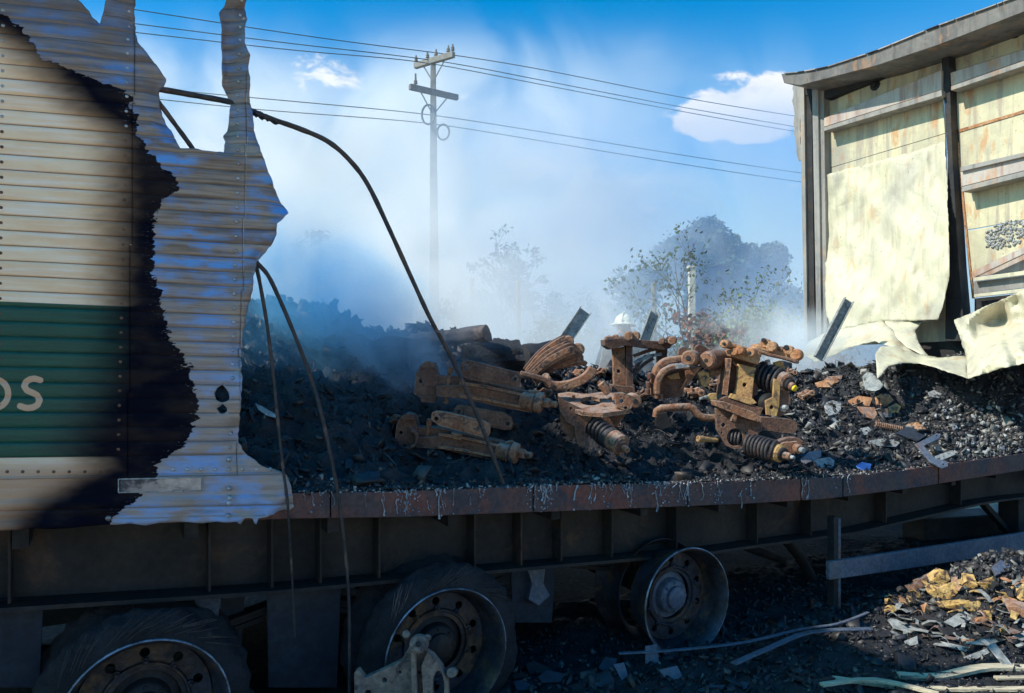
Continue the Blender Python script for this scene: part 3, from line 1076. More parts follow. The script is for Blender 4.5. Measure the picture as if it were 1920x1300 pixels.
CURVE_B = [(-700, -900), (-60, -200), (0, -30), (30, 10), (50, 35), (80, 60), (110, 80), (130, 165 - 40), (145, 185 - 25), (165, 230 - 15), (180, 245), (248, 255), (300, 290), (325, 318), (350, 336), (358, 338), (368, 308), (410, 293), (450, 287), (500, 289), (570, 303),
           (630, 318), (670, 340), (710, 364), (750, 374), (790, 366), (830, 350), (850, 322), (862, 303), (890, 292), (930, 262), (965, 215), (1000, 190)]
CURVE_A = [(-700, -1100), (-60, -360), (0, -90), (40, -20), (60, 15), (80, 48), (120, 95), (170, 140), (205, 175), (240, 236), (262, 246), (572, 241), (578, 222), (650, 230), (720, 222), (790, 192), (850, 165), (858, 205), (880, 212), (900, 165), (930, 115), (960, 62), (1000, 38)]


def wall_fields(u, v, X, Y):
    wob = (fbm(X / 26, Y / 9, 4) - 0.5)
    fine = (fbm(X / 6 + 40, Y / 3.1, 3) - 0.5)
    b = X - np.interp(Y, [a for a, _ in CURVE_B], [c for _, c in CURVE_B]) + wob * 30 + fine * 12
    a = X - np.interp(Y, [q for q, _ in CURVE_A], [c for _, c in CURVE_A]) + wob * 22
    # letters: distance to stroke centre lines, in pixels of text height
    P = []
    th = np.linspace(0, 2 * pi, 40)
    P.append([(-8 + 24 * cos(t), 738 + 26 * sin(t)) for t in th])
    s1 = [(76, 713), (66, 710), (57, 711), (49, 716), (46, 724), (51, 732), (61, 736), (70, 741), (75, 750), (71, 759), (62, 764), (50, 765), (38, 761)]
    P.append(s1)
    ld = np.full(X.shape, 99.0)
    for pl in P:
        for (x0, y0), (x1, y1) in zip(pl[:-1], pl[1:]):
            dx, dy = x1 - x0, y1 - y0
            t = np.clip(((X - x0) * dx + (Y - y0) * dy) / (dx * dx + dy * dy + 1e-9), 0, 1)
            ld = np.minimum(ld, np.hypot(X - x0 - t * dx, Y - y0 - t * dy))
    return a, b, ld


def wall_material():
    m, t, bs = new_mat('corrugated_side_sheet')

    def att(n):
        a = t.nodes.new('ShaderNodeAttribute')
        a.attribute_name = n
        return a.outputs['Fac']
    geo = t.nodes.new('ShaderNodeNewGeometry')
    cmb = t.nodes.new('ShaderNodeCombineXYZ')
    t.links.new(att('wu'), cmb.inputs[0])
    t.links.new(att('wv'), cmb.inputs[1])
    uv = cmb.outputs[0]
    A, B, v, rib, ld = att('paint_edge'), att('bare_edge'), att('wv'), att('rib'), att('letter')
    nf = noise(t, mapping(t, uv, (60, 160, 1)), 1.0, 6, 0.7)
    streak = noise(t, mapping(t, uv, (3.0, 60, 1)), 1.0, 5, 0.6)
    blot = noise(t, mapping(t, uv, (5, 12, 1)), 1.0, 6, 0.6)
    jit = mathn(t, 'MULTIPLY', mathn(t, 'SUBTRACT', nf, 0.5), 18.0)
    # paint: cream scorched brown towards the burn and in the grooves
    cream = mixc(t, maprange(t, blot, 0.35, 0.65), (0.95, 0.72, 0.48), (0.90, 0.60, 0.36))
    cream = mixc(t, mathn(t, 'MULTIPLY', maprange(t, streak, 0.45, 0.7), 0.7), cream, (0.95, 0.86, 0.78))
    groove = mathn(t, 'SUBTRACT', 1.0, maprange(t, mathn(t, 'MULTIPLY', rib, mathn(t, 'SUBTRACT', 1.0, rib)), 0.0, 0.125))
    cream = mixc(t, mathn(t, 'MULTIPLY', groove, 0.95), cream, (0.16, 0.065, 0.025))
    scorch = maprange(t, A, -120.0, -12.0)
    cream = mixc(t, mathn(t, 'MULTIPLY', scorch, 0.65), cream, (0.40, 0.19, 0.08))
    low = maprange(t, v, 1.30, 1.22)
    cream = mixc(t, mathn(t, 'MULTIPLY', low, 0.75), cream, (0.42, 0.22, 0.13))
    green = mixc(t, maprange(t, streak, 0.35, 0.7), (0.004, 0.062, 0.040), (0.007, 0.088, 0.058))
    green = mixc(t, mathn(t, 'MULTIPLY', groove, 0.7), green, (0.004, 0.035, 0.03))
    lower = mathn(t, 'MULTIPLY', maprange(t, A, -140.0, -40.0), maprange(t, v, 1.75, 1.35))
    green = mixc(t, mathn(t, 'MULTIPLY', lower, 0.6), green, (0.01, 0.03, 0.03))
    isg = mathn(t, 'MULTIPLY', maprange(t, v, 1.799, 1.8015, 1.0, 0.0), maprange(t, v, 1.279, 1.2815, 0.0, 1.0))
    col = mixc(t, isg, cream, green)
    letter = mathn(t, 'MULTIPLY', maprange(t, ld, 5.2, 6.4, 1.0, 0.0), 0.92)
    col = mixc(t, letter, col, (0.66, 0.42, 0.28))
    sootm = mixc(t, maprange(t, blot, 0.4, 0.7), (0.006, 0.007, 0.014), (0.026, 0.020, 0.020))
    chip = mathn(t, 'MULTIPLY', maprange(t, nf, 0.60, 0.67), maprange(t, B, -34.0, -4.0))
    sootm = mixc(t, mathn(t, 'MULTIPLY', chip, 0.6), sootm, (0.35, 0.33, 0.30))
    fA = maprange(t, mathn(t, 'ADD', A, mathn(t, 'MULTIPLY', jit, 0.35)), -95.0, 30.0)
    col = mixc(t, fA, col, sootm)
    # bare aluminium with blue patches in its base colour
    bare = mixc(t, maprange(t, streak, 0.35, 0.65), (0.34, 0.27, 0.215), (0.15, 0.11, 0.09))
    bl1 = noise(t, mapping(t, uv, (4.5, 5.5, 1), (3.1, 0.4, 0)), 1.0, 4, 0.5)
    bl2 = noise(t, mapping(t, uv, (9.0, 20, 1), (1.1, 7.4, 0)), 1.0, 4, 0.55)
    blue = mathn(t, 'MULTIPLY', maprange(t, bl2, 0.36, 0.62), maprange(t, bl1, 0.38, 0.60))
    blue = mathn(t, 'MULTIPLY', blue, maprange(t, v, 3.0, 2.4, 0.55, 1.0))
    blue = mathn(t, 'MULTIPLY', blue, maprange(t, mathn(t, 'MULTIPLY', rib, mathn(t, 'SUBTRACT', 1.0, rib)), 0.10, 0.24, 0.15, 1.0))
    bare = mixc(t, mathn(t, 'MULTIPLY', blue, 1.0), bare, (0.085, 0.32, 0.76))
    lil = maprange(t, v, 2.1, 1.45)
    bare = mixc(t, mathn(t, 'MULTIPLY', lil, 0.4), bare, (0.42, 0.36, 0.34))
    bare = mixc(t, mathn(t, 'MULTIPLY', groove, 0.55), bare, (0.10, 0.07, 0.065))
    bare = mixc(t, mathn(t, 'MULTIPLY', maprange(t, nf, 0.6, 0.75), 0.35), bare, (0.09, 0.08, 0.08))
    upper = maprange(t, v, 2.35, 3.0)
    bare = mixc(t, mathn(t, 'MULTIPLY', upper, 0.7), bare, (0.12, 0.105, 0.115))
    fB = maprange(t, mathn(t, 'ADD', B, jit), -1.5, 1.5)
    col = mixc(t, fB, col, bare)
    t.links.new(col, bs.inputs['Base Color'])
    t.links.new(mathn(t, 'MULTIPLY', fB, 0.15), bs.inputs['Metallic'])
    bs.inputs['Roughness'].default_value = 0.5
    t.links.new(mathn(t, 'MULTIPLY', mathn(t, 'SUBTRACT', 1.0, mathn(t, 'MULTIPLY', fA, mathn(t, 'SUBTRACT', 1.0, fB))), 0.5), bs.inputs['Specular IOR Level'])
    bn = t.nodes.new('ShaderNodeBump')
    bn.inputs['Strength'].default_value = 0.35
    bn.inputs['Distance'].default_value = 0.01
    t.links.new(noise(t, mapping(t, uv, (30, 70, 1)), 1.0, 6, 0.6), bn.inputs['Height'])
    t.links.new(bn.outputs[0], bs.inputs['Normal'])
    return m


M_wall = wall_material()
xs = np.concatenate([np.linspace(-3.6, -2.3, 30)[:-1], np.arange(-2.3, -0.93, 0.0075)])
ys = np.concatenate([np.arange(1.0, 1.28, 0.007), 1.28 + np.arange(0, 3.3, 0.0505 / 8)])
gx_, gy_, gf = clip_grid(xs, ys, W_OUT, HOLES)
PXv, PYv, Zv = uv2px(gx_, gy_)
fa, fb, fl = wall_fields(gx_, gy_, PXv, PYv)
ph = ((gy_ - 1.28) / 0.0505) % 1.0
ribbed = gy_ > 1.279
dep = np.where(ribbed, -0.0058 * (1 - np.abs(2 * ph - 1) ** 10) * (0.7 + 0.3 * ph), -0.004)
skirt = (gy_ < 1.213)
dep = np.where(skirt, -0.016 - 0.006 * (np.abs(((gy_ - 1.0) / 0.035) % 1.0 - 0.5) < 0.42), dep)
dep = np.where((gy_ > 1.135) & (gy_ < 1.205), -0.014, dep)
dep = np.where((gy_ < 1.075), dep - 0.01, dep)
ph = np.where(ribbed, ph, 0.5)
seamline = np.abs(((gy_ - 1.0) / 0.035) % 1.0 - 0.5) > 0.44
ph = np.where(skirt & seamline & (gy_ < 1.12), 0.02, ph)
ph = np.where((np.abs(gy_ - 1.211) < 0.005) | (np.abs(gy_ - 1.279) < 0.004), 0.0, ph)
# large scale buckling, stronger towards the torn rim
bb = np.clip((fb + 30) / 160, 0, 1)
buck = bb * (0.06 * (fbm(gx_ * 3.2 + 5, gy_ * 2.3, 2) - 0.5) + 0.010 * (fbm(gx_ * 11, gy_ * 5 + 8, 3) - 0.5)) + 0.012 * (fbm(gx_ * 2, gy_ * 2, 2) - 0.5)
_, _, rimd = nearest(gx_.copy(), gy_.copy(), W_OUT[::3])
curl = np.exp(-(rimd / 0.035) ** 2) * 0.045 * (fbm(gx_ * 9, gy_ * 9 + 3, 2) - 0.45) * 2
strip = (PXv > 405) & (PYv < 290)
buck = buck + np.where(strip, 0.05 * np.sin((gy_ - 2.3) * 4.0) * (1 + 0.5 * np.sin((gx_) * 40)), 0)
dep = dep + np.where(gy_ > 1.25, buck + curl, buck * 0.25 + curl)
dep = dep * np.clip((gy_ - 0.9) / 0.2, 0.4, 1)


def seam1(py):
    return 252 - 0.0158 * py


def seam2(py):
    return 457 - 0.028 * py


xyz = np.stack([ORG.x + UD.x * gx_ + ND.x * dep, ORG.y + UD.y * gx_ + ND.y * dep, Zv], -1)
fcx = PXv[gf].mean(1)
fcy = PYv[gf].mean(1)
fvv = gy_[gf].mean(1)
part_of = np.where(fvv < 1.213, 3, np.where(fcx < seam1(fcy), 0, np.where(fcx < 470 - 0.028 * fcy, 1, 2)))
for pi_, (nm, lb, off) in enumerate((('side_panel', 'cream and green corrugated panel scorched along its right edge', -0.004), ('side_panel', 'bare torn panel with blue patches', 0.0),
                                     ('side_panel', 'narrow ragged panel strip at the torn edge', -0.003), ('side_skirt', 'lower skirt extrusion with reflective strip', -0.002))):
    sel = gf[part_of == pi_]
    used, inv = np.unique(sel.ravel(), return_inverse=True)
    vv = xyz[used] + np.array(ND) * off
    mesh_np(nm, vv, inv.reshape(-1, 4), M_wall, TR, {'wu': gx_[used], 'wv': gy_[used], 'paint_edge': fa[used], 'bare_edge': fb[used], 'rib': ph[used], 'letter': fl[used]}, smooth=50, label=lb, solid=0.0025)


def wall_pt(px, py, out=0.0):
    u, v = px2uv(px, py)
    d2 = (gx_ - u) ** 2 + (gy_ - v) ** 2
    i = int(np.argmin(d2))
    p = V(xyz[i])
    q = T(px, py)
    return V((q.x, q.y, q.z)) + ND * ((p - ORG).dot(ND) - out)


M_rivet = surf('rivet_heads', (0.5, 0.5, 0.52), (0.35, 0.33, 0.32), 20, 0.35, 0.6, bump=0.1)
M_rivetd = surf('scorched_rivet_heads', (0.12, 0.06, 0.04), (0.2, 0.1, 0.06), 20, 0.5, 0.3, bump=0.1)
ra, rb = MB(), MB()
pro = [(.002, .0075), (-.003, .0070), (-.0058, .0042), (-.0068, 0.0)]
for v in np.arange(1.28 + 0.025, 3.6, 0.0505):
    for fn, tgt in ((lambda y: 7 - 0.012 * y, rb), (lambda y: 242 - 0.024 * y, rb), (lambda y: 455.5 - 0.028 * y, ra)):
        lo, hi = -400, 900
        py = 400
        for _ in range(12):
            _, vv_ = px2uv(fn(py), py)
            py += (vv_ - v) * 1400 / 2.8
        x = fn(py)
        uvp = px2uv(x, py)
        if -60 < py < 845 and inpoly(np.array([uvp[0]]), np.array([uvp[1]]), W_OUT)[0]:
            far_from_hole = not (720 < py < 790 and x > 400)
            if far_from_hole:
                tg = ra if (x > 400 or py < 245) else rb
                tg.lathe(wall_pt(x, py, 0.001), ND, [(a * 1.0, b) for a, b in pro], 8)
for x in list(range(14, 200, 29)):
    rb.lathe(wall_pt(x, 884, 0.001), ND, pro, 8)
for x in list(range(325, 515, 26)):
    ra.lathe(wall_pt(x, 880, 0.001), ND, pro, 8)
for x, y in ((427, 941), (426, 965), (203, 971), (430, 862), (429, 915), (429, 932)):
    ra.lathe(wall_pt(x, y, 0.001), ND, [(a * 1.5, b * 1.4) for a, b in pro], 10)
ra.build('rivets', M_rivet, TR, smooth=60, kind='stuff')
rb.build('rivets', M_rivetd, TR, smooth=60, kind='stuff')
# reflective strip frame
m = MB()
q = [wall_pt(x, y, 0.004) for x, y in ((222, 897), (379, 894), (379, 918), (222, 922))]
for a, b in ((0, 1), (1, 2), (2, 3), (3, 0)):
    m.bar(q[a], q[b], 0.004, 0.006, ND)
m.build('reflector_frame', M_ash, TR, smooth=40)
m = MB()
m.prism([[p + (sum(q, V()) / 4 - p) * 0.04 for p in q]], ND * -0.002)
m.build('reflector_strip', surf('scorched_reflector', (0.55, 0.42, 0.36), (0.30, 0.24, 0.22), 7, 0.4, 0, (0.04, 0.04, 0.05), (0.5, 0.6), 5, bump=0.1), TR)

# far side wall, unseen roof cut to shade the machine parts, and front bulkhead of the standing box (mostly out of view)
m = MB()
for i in range(8):
    u = -6.0 + i * 0.45
    m.box(TU(u + 0.22, 2.5, 2.85), (0.44, 0.03, 3.3), (UD, ND, V((0, 0, 1))))
m.build('far_side_wall', M_soot, TR)
m = MB()
for i in range(7):
    u = -6.0 + i * 0.45
    m.box(TU(u + 0.22, 0.8, 4.52), (0.44, 1.6, 0.03), (UD, ND, V((0, 0, 1))))
m.build('shade_roof', M_soot, TR)

# ---- bed edge rail --------------------------------------------------------
cuts = [-600, -100, 300, 620, 1000, 1290, 1503, 1581, 1760, 1930, 2016]
for a, b in zip(cuts[:-1], cuts[1:]):
    m = MB()
    xs_ = np.linspace(a + 1.2, b - 1.2, max(3, int((b - a) / 25)))
    top = [T(x, interp(x, RAIL_TOP), 0.0) for x in xs_]
    bot = [T(x, interp(x, RAIL_BOT), 0.0) for x in xs_]
    n = len(xs_)
    # C profile: lip, web, lip
    prof = []
    for i in range(n):
        wv_ = 0.006 * (fbm(xs_[i] / 60, 0, 2) - 0.5)
        t0_, b0_ = top[i] + ND * wv_, bot[i] + ND * wv_
        prof.append([t0_ + ND * 0.07, t0_, b0_, b0_ + ND * 0.07, b0_ + ND * 0.07 + V((0, 0, 0.008)), b0_ + ND * 0.008 + V((0, 0, 0.008)), t0_ + ND * 0.008 - V((0, 0, 0.008)), t0_ + ND * 0.07 - V((0, 0, 0.008))])
    vs = [p for pr in prof for p in pr]
    fs = []
    for i in range(n - 1):
        for k in range(8):
            k2 = (k + 1) % 8
            fs.append((i * 8 + k, i * 8 + k2, (i + 1) * 8 + k2, (i + 1) * 8 + k))
    fs.append(tuple(range(8)))
    fs.append(tuple((n - 1) * 8 + k for k in range(8))[::-1])
    m.add(vs, fs)
    m.build('edge_rail', M_rail, TR, bevel=0.003)

# ---- molten drips on the rail ---------------------------------------------
m = MB()
r_ = random.Random(8)
spots = []
for c, w, k in ((755, 26, 16), (820, 20, 10), (700, 30, 4), (600, 40, 4), (1010, 30, 9), (1025, 12, 6), (1130, 40, 10), (1180, 12, 5), (1235, 25, 10), (1290, 20, 7), (1345, 12, 6), (1400, 40, 4), (1500, 30, 3), (1250, 150, 10), (1590, 40, 3), (900, 60, 4)):
    for _ in range(k):
        spots.append(c + r_.gauss(0, w * 0.5))
for x in spots:
    if not 560 < x < 1750:
        continue
    yt, yb = interp(x, RAIL_TOP), interp(x, RAIL_BOT)
    L = r_.uniform(4, min(46, yb - yt + 6)) * r_.choice((0.4, 0.8, 1.0))
    ys0 = yt - 2 + r_.choice((0, 0, 1)) * r_.uniform(0, 25)
    ye = min(ys0 + L, yb + 8)
    pts = []
    xx = x
    for k in range(5):
        pts.append(T(xx, ys0 + (ye - ys0) * k / 4, -0.004))
        xx += r_.uniform(-3.4, 3.4)
    w0 = r_.uniform(0.001, 0.0042)
    m.tube(pts, [w0 * r_.uniform(.3, 1.5), w0, w0 * r_.uniform(.3, .9), w0 * r_.uniform(.4, 1.3), w0 * r_.uniform(.6, 1.9)], 6)
    for _ in range(r_.randint(0, 3)):
        q_ = T(x + r_.gauss(0, 5), r_.uniform(yt, yb), -0.003)
        s_ = r_.uniform(.0015, .0055)
        m.lathe(q_, -ND, [(-s_, s_), (0, s_ * 1.1), (s_ * .7, s_ * .6), (s_ * .8, 0)], 6)
m.build('molten_drips', M_alu, TR, smooth=60, kind='stuff')
m = MB()
for i in range(420):
    x = r_.uniform(552, 1760)
    y = interp(x, RAIL_TOP) + r_.uniform(-4, 2)
    p = T(x, y, r_.uniform(-0.004, 0.03))
    s_ = r_.uniform(0.002, 0.008)
    m.lathe(p, (r_.uniform(-.4, .4), r_.uniform(-.4, .4), 1), [(-s_ * .5, 0), (-s_ * .3, s_), (s_ * .3, s_ * .8), (s_ * .6, 0)], 5)
m.build('ash_crust', M_ash, TR, kind='stuff')

# ---- bed floor, chassis ----------------------------------------------------
m = MB()
us = np.linspace(-6.2, 4.95, 24)
top = []
vs, fs = [], []
for u in us:
    z = deckz(u) - 0.03
    for n_, dz in ((0.071, 0), (2.42, 0), (2.42, -0.05), (0.071, -0.05)):
        vs.append(TU(u, n_, z + dz))
for i in range(len(us) - 1):
    for k in range(4):
        k2 = (k + 1) % 4
        fs.append((i * 4 + k, i * 4 + k2, (i + 1) * 4 + k2, (i + 1) * 4 + k))
fs += [(0, 1, 2, 3), tuple(len(vs) - 4 + k for k in (3, 2, 1, 0))]
m.add(vs, fs)
m.build('bed_floor', M_soot, TR)
m = MB()
for a, b in zip(us[:-1], us[1:]):
    m.bar(TU(a, 2.46, deckz(a) - 0.07), TU(b, 2.46, deckz(b) - 0.07), 0.06, 0.14)
m.build('edge_rail', M_rail, TR, label='far side rail')
FL = [(-700, 1190), (0, 1122), (500, 1093), (875, 1060), (1045, 1046), (1300, 1026), (1400, 1012), (1577, 990), (1830, 933), (1920, 924), (2060, 905)]
for nb, lab in ((0.28, None), (1.9, 'far chassis beam')):
    m = MB()
    xs_ = np.linspace(-700, 2040, 60)
    P = [T(x, interp(x, FL), 0.28) + ND * (nb - 0.28) for x in xs_]
    for p, q in zip(P[:-1], P[1:]):
        up = (p - ORG).dot(UD)
        uq_ = (q - ORG).dot(UD)
        zt, zt2 = deckz(up) - 0.09, deckz(uq_) - 0.09
        a2, b2 = V((p.x, p.y, zt)), V((q.x, q.y, zt2))
        m.prism([[p, q, b2, a2]], ND * 0.012)
    m.build('chassis_beam', M_beam, TR, label=lab)
    m = MB()
    for p, q in zip(P[:-1], P[1:]):
        m.bar(p - ND * 0.05 - V((0, 0, 0.01)), q - ND * 0.05 - V((0, 0, 0.01)), 0.13, 0.016)
    m.build('beam_flange', M_beam, TR)
for x in (-250, 22, 388, 503, 592, 700, 876, 962, 1036, 1130, 1250, 1400, 1500, 1640, 1780):
    p = T(x, interp(x, FL), 0.28)
    u = (p - ORG).dot(UD)
    zt = deckz(u) - 0.10
    m = MB()
    m.box(TU(u, 0.235, (p.z + zt) / 2), (0.010, 0.085, zt - p.z - 0.005), (UD, ND, V((0, 0, 1))))
    m.build('stiffener', M_beam, TR, bevel=0.002)
for u in np.arange(-3.0, 4.9, 0.55):
    m = MB()
    z = deckz(u) - 0.14
    m.bar(TU(u, 0.1, z), TU(u, 2.4, z), 0.05, 0.09)
    m.build('cross_member', M_soot, TR)


# ---- wheels ----------------------------------------------------------------
def circ(c, r, k, e1=UD, e2=V((0, 0, 1)), ph=0.0, ry=None):
    return [c + e1 * (cos(ph + 2 * pi * i / k) * r) + e2 * (sin(ph + 2 * pi * i / k) * (ry or r)) for i in range(k)]


def wheel(u, n0, sgn, tyre, seed, rz=0.298, label=None):
    """sgn +1: dish opens towards the camera side"""
    c = TU(u, n0, rz)
    ax = ND * sgn
    w = MB()
    prof = [(0.0, .290), (-.004, .284), (0.0, .277), (.014, .270), (.03, .262), (.06, .258), (.11, .250), (.15, .236), (.185, .232), (.19, .236), (.15, .242), (.11, .256), (.06, .264), (.035, .270), (.02, .284), (.006, .291)]
    root = None
    w.lathe(c, ax, prof, 56, closed=True)
    root = w.build('wheel', M_rim, TR, smooth=50, label=label)
    ORIGIN[root.name] = ORIGIN[TR.name]
    m = MB()
    m.tube(circ(c + ax * 0.0, .286, 56) + [c + UD * .286], 0.0048, 6)
    m.build('rim_lip', M_rimlip, root, smooth=60)
    m = MB()
    dc = c + ax * 0.135
    holes = [circ(dc, 0.128, 36)]
    for k in range(10):
        an = 2 * pi * (k + 0.5) / 10
        holes.append(circ(dc + UD * cos(an) * 0.196 + V((0, 0, 1)) * sin(an) * 0.196, 0.019, 8)[::1])
    m.prism([circ(dc, 0.236, 56)] + holes, ax * 0.012)
    m.lathe(dc, ax, [(-.012, .150), (-.012, .158), (0.0, .163), (0.0, .145), (-.012, .150)], 48)
    m.build('wheel_disc', M_rim, root, smooth=30)
    m = MB()
    for k in range(10):
        an = 2 * pi * k / 10 + 0.3
        q = dc + UD * cos(an) * 0.166 + V((0, 0, 1)) * sin(an) * 0.166
        m.lathe(q, -ax, [(-.005, .014), (.004, .015), (.014, .014), (.018, .008), (.026, .007), (.026, 0)], 6)
    m.build('wheel_nuts', M_rim, root, kind='stuff')
    m = MB()
    m.lathe(c + ax * 0.12, ax, [(-.045, 0), (-.045, .05), (-.038, .060), (-.02, .062), (-.015, .082), (-.005, .090), (.03, .095), (.04, .125), (.09, .125), (.1, 0)], 32)
    for k in range(8):
        an = 2 * pi * k / 8
        q = c + ax * 0.105 + UD * cos(an) * 0.075 + V((0, 0, 1)) * sin(an) * 0.075
        m.lathe(q, -ax, [(0, .007), (.008, .007), (.01, 0)], 6)
    m.build('hub', M_guard if not tyre else M_soot, root, smooth=40)  # bare wheel's hub takes a lighter blue-grey to paint in its skylight
    # inner rim of the pair
    m = MB()
    c2 = c + ax * 0.22
    m.lathe(c2, ax, [(0.0, .289), (.014, .272), (.04, .262), (.11, .250), (.2, .262), (.23, .289), (.235, .286), (.2, .255), (.11, .243), (.04, .255), (.0, .284)], 48, closed=True)
    m.build('inner_rim', M_rim, root, smooth=50)
    if tyre:
        for (off, wd, R0, nm) in ((0.0, 0.16, 0.40, 'tyre'), (0.24, 0.16, 0.40, 'inner_tyre')):
            rs_ = np.random.RandomState(seed)
            na, nb_ = 120, 14
            A, Bb = np.meshgrid(np.linspace(0, 2 * pi, na, endpoint=False), np.linspace(0, 1, nb_), indexing='ij')
            lump = fbm(A * 3.0 + seed, Bb * 3, 4) - 0.5
            edge = np.sin(Bb * pi) ** 0.35
            rr = 0.285 + (R0 - 0.285) * edge * (0.82 + 0.6 * lump) + 0.005 * np.sin(A * 30 + Bb * 5) * edge
            tt = (Bb - 0.5) * wd * (1 + 0.25 * lump) + off + wd * 0.5 + 0.004
            hx = np.cos(A) * rr
            hz_ = np.sin(A) * rr
            zmin = -rz + 0.012 + 0.02 * fbm(A * 8, Bb * 4, 2)
            spill = np.clip(zmin - hz_, 0, 1)
            hz_ = np.maximum(hz_, zmin)
            hx = hx * (1 + spill * 0.9)
            b3 = np.array(c)
            P = b3 + hx[..., None] * np.array(UD) + tt[..., None] * np.array(ax) + hz_[..., None] * np.array([0, 0, 1.0])
            ii, jj = np.meshgrid(np.arange(na), np.arange(nb_ - 1), indexing='ij')
            q0 = ii * nb_ + jj
            q1 = ((ii + 1) % na) * nb_ + jj
            f_ = np.stack([q0, q1, q1 + 1, q0 + 1], -1).reshape(-1, 4)
            mesh_np(nm, P.reshape(-1, 3), f_, M_tyre, root, smooth=180)
        m = MB()
        r2 = random.Random(seed)
        for k in range(34):
            an = r2.choice((0.9, 1.3, 1.75, 2.4)) + r2.gauss(0, 0.12) + 0.0
            pts = []
            r0 = r2.uniform(0.30, 0.34)
            for s_ in range(5):
                f_ = s_ / 4
                rad_ = r0 + (0.055 * f_)
                a2 = an - 0.30 * f_ + r2.uniform(-.01, .01)
                tt = 0.0 - 0.012 * sin(f_ * pi) + 0.03 * f_ * f_
                pts.append(c + ax * tt + UD * cos(a2) * rad_ + V((0, 0, 1)) * sin(a2) * rad_)
            m.tube(pts, 0.0013, 4)
        m.build('tyre_cords', M_rod, root, kind='stuff')
    return root


WU = [U_of(275), U_of(840), U_of(1290)]
wheel(WU[0], 0.0, 1, True, 3, label='wheel with charred tyre and bright rim lip')
wheel(WU[1], 0.0, 1, True, 6, label='wheel half buried by the fallen casting')
wheel(WU[2], 0.0, 1, False, 9, label='bare wheel with its tyre burnt away')
for u in WU:
    wheel(u, 2.46, -1, False, 12)
    m = MB()
    m.tube([TU(u, 0.2, 0.30), TU(u, 2.26, 0.30)], 0.065, 14)
    m.build('axle', M_soot, TR, smooth=40)
    m = MB()
    for s_ in (-1, 1):
        m.bar(TU(u + s_ * 0.05, 0.42, 0.40), TU(u + s_ * 0.52, 0.42, 0.50), 0.08, 0.03)
        m.bar(TU(u + s_ * 0.05, 0.42, 0.37), TU(u + s_ * 0.48, 0.42, 0.46), 0.08, 0.02)
    m.box(TU(u, 0.42, 0.38), (0.16, 0.12, 0.12), (UD, ND, V((0, 0, 1))))
    m.build('leaf_spring', M_soot, TR)
for x in (395, 1010):
    p = T(x, interp(x, FL), 0.30)
    m = MB()
    m.prism([[p + UD * a + V((0, 0, b)) for a, b in ((-.08, 0), (.05, 0), (.03, -.13), (.07, -.2), (0.0, -.24), (-.06, -.2), (-.04, -.12))]], ND * 0.14)
    m.build('spring_hanger', M_guard, TR, bevel=0.004)
# hanging plates under the beam
for (x0, x1, y0, y1, n_, lb) in ((500, 640, 1099, 1290, 0.30, 'blue-grey hanging plate'), (-60, 82, 1128, 1290, 0.26, None), (958, 1043, 1056, 1168, 0.33, None), (415, 460, 1100, 1240, 0.42, None)):
    m = MB()
    a, b, c_, d = T(x0, y0, n_), T(x1, y0 - (x1 - x0) * 0.05, n_), T(x1 - 8, y1, n_ + 0.03), T(x0 + 3, y1, n_ + 0.03)
    m.prism([[a, b, c_, d]], ND * 0.012)
    m.build('hanging_plate', M_flap, TR, bevel=0.003, label=lb)
# side guard at the right
m = MB()
p0, p1 = T(1561, 968, 0.03), T(1561, 1158, 0.03)
m.box((p0 + p1) / 2, (0.035, 0.05, p0.z - p1.z), (UD, ND, V((0, 0, 1))))
m.build('guard_post', M_soot, TR, bevel=0.003)
m = MB()
p0, p1 = T(1573, 972, 0.01), T(1573, 1152, 0.01)
m.box((p0 + p1) / 2, (0.022, 0.012, p0.z - p1.z), (UD, ND, V((0, 0, 1))))
m.build('guard_post_strip', M_guard, TR, bevel=0.002)
m = MB()
q = [T(1556, 1054, -0.02), T(1740, 1027, -0.02), T(2060, 978, -0.02), T(2060, 1012, -0.02), T(1740, 1061, -0.02), T(1556, 1088, -0.02)]
m.prism([q], ND * 0.03)
m.build('side_guard', M_guard, TR, bevel=0.004)
m = MB()
m.box(TU(U_of(1905, .4), 0.42, 0.42), (0.16, 0.16, 0.60), (UD, ND, V((0, 0, 1))))
m.box(TU(U_of(1905, .4), 0.42, 0.13), (0.11, 0.11, 0.2), (UD, ND, V((0, 0, 1))))
m.box(TU(U_of(1905, .4), 0.42, 0.02), (0.26, 0.26, 0.03), (UD, ND, V((0, 0, 1))))
m.build('support_leg', M_soot, TR, bevel=0.006)
m = MB()
m.bar(T(1826, 925, 0.42), T(1892, 1000, 0.42), 0.05, 0.04)
m.build('leg_brace', M_soot, TR)
m = MB()
m.tube([T(1355, 1008, 0.6), T(1410, 1030, 0.6), T(1468, 1050, 0.6)], 0.028, 12)
m.build('torque_rod', M_soot, TR, smooth=40)
m = MB()
m.tube([T(1455, 1000, 0.5), T(1478, 1018, 0.5), T(1500, 1045, 0.5), T(1517, 1075, 0.5), T(1530, 1105, 0.5), T(1536, 1135, 0.5)], 0.034, 12)
m.build('mudguard_bow', M_soot, TR, smooth=40)
m = MB()
m.box(TU(U_of(1400, 1.2), 1.25, 0.50), (0.5, 1.4, 0.12), (UD, ND, V((0, 0, 1))))
m.build('chassis_box', M_soot, TR, bevel=0.01)

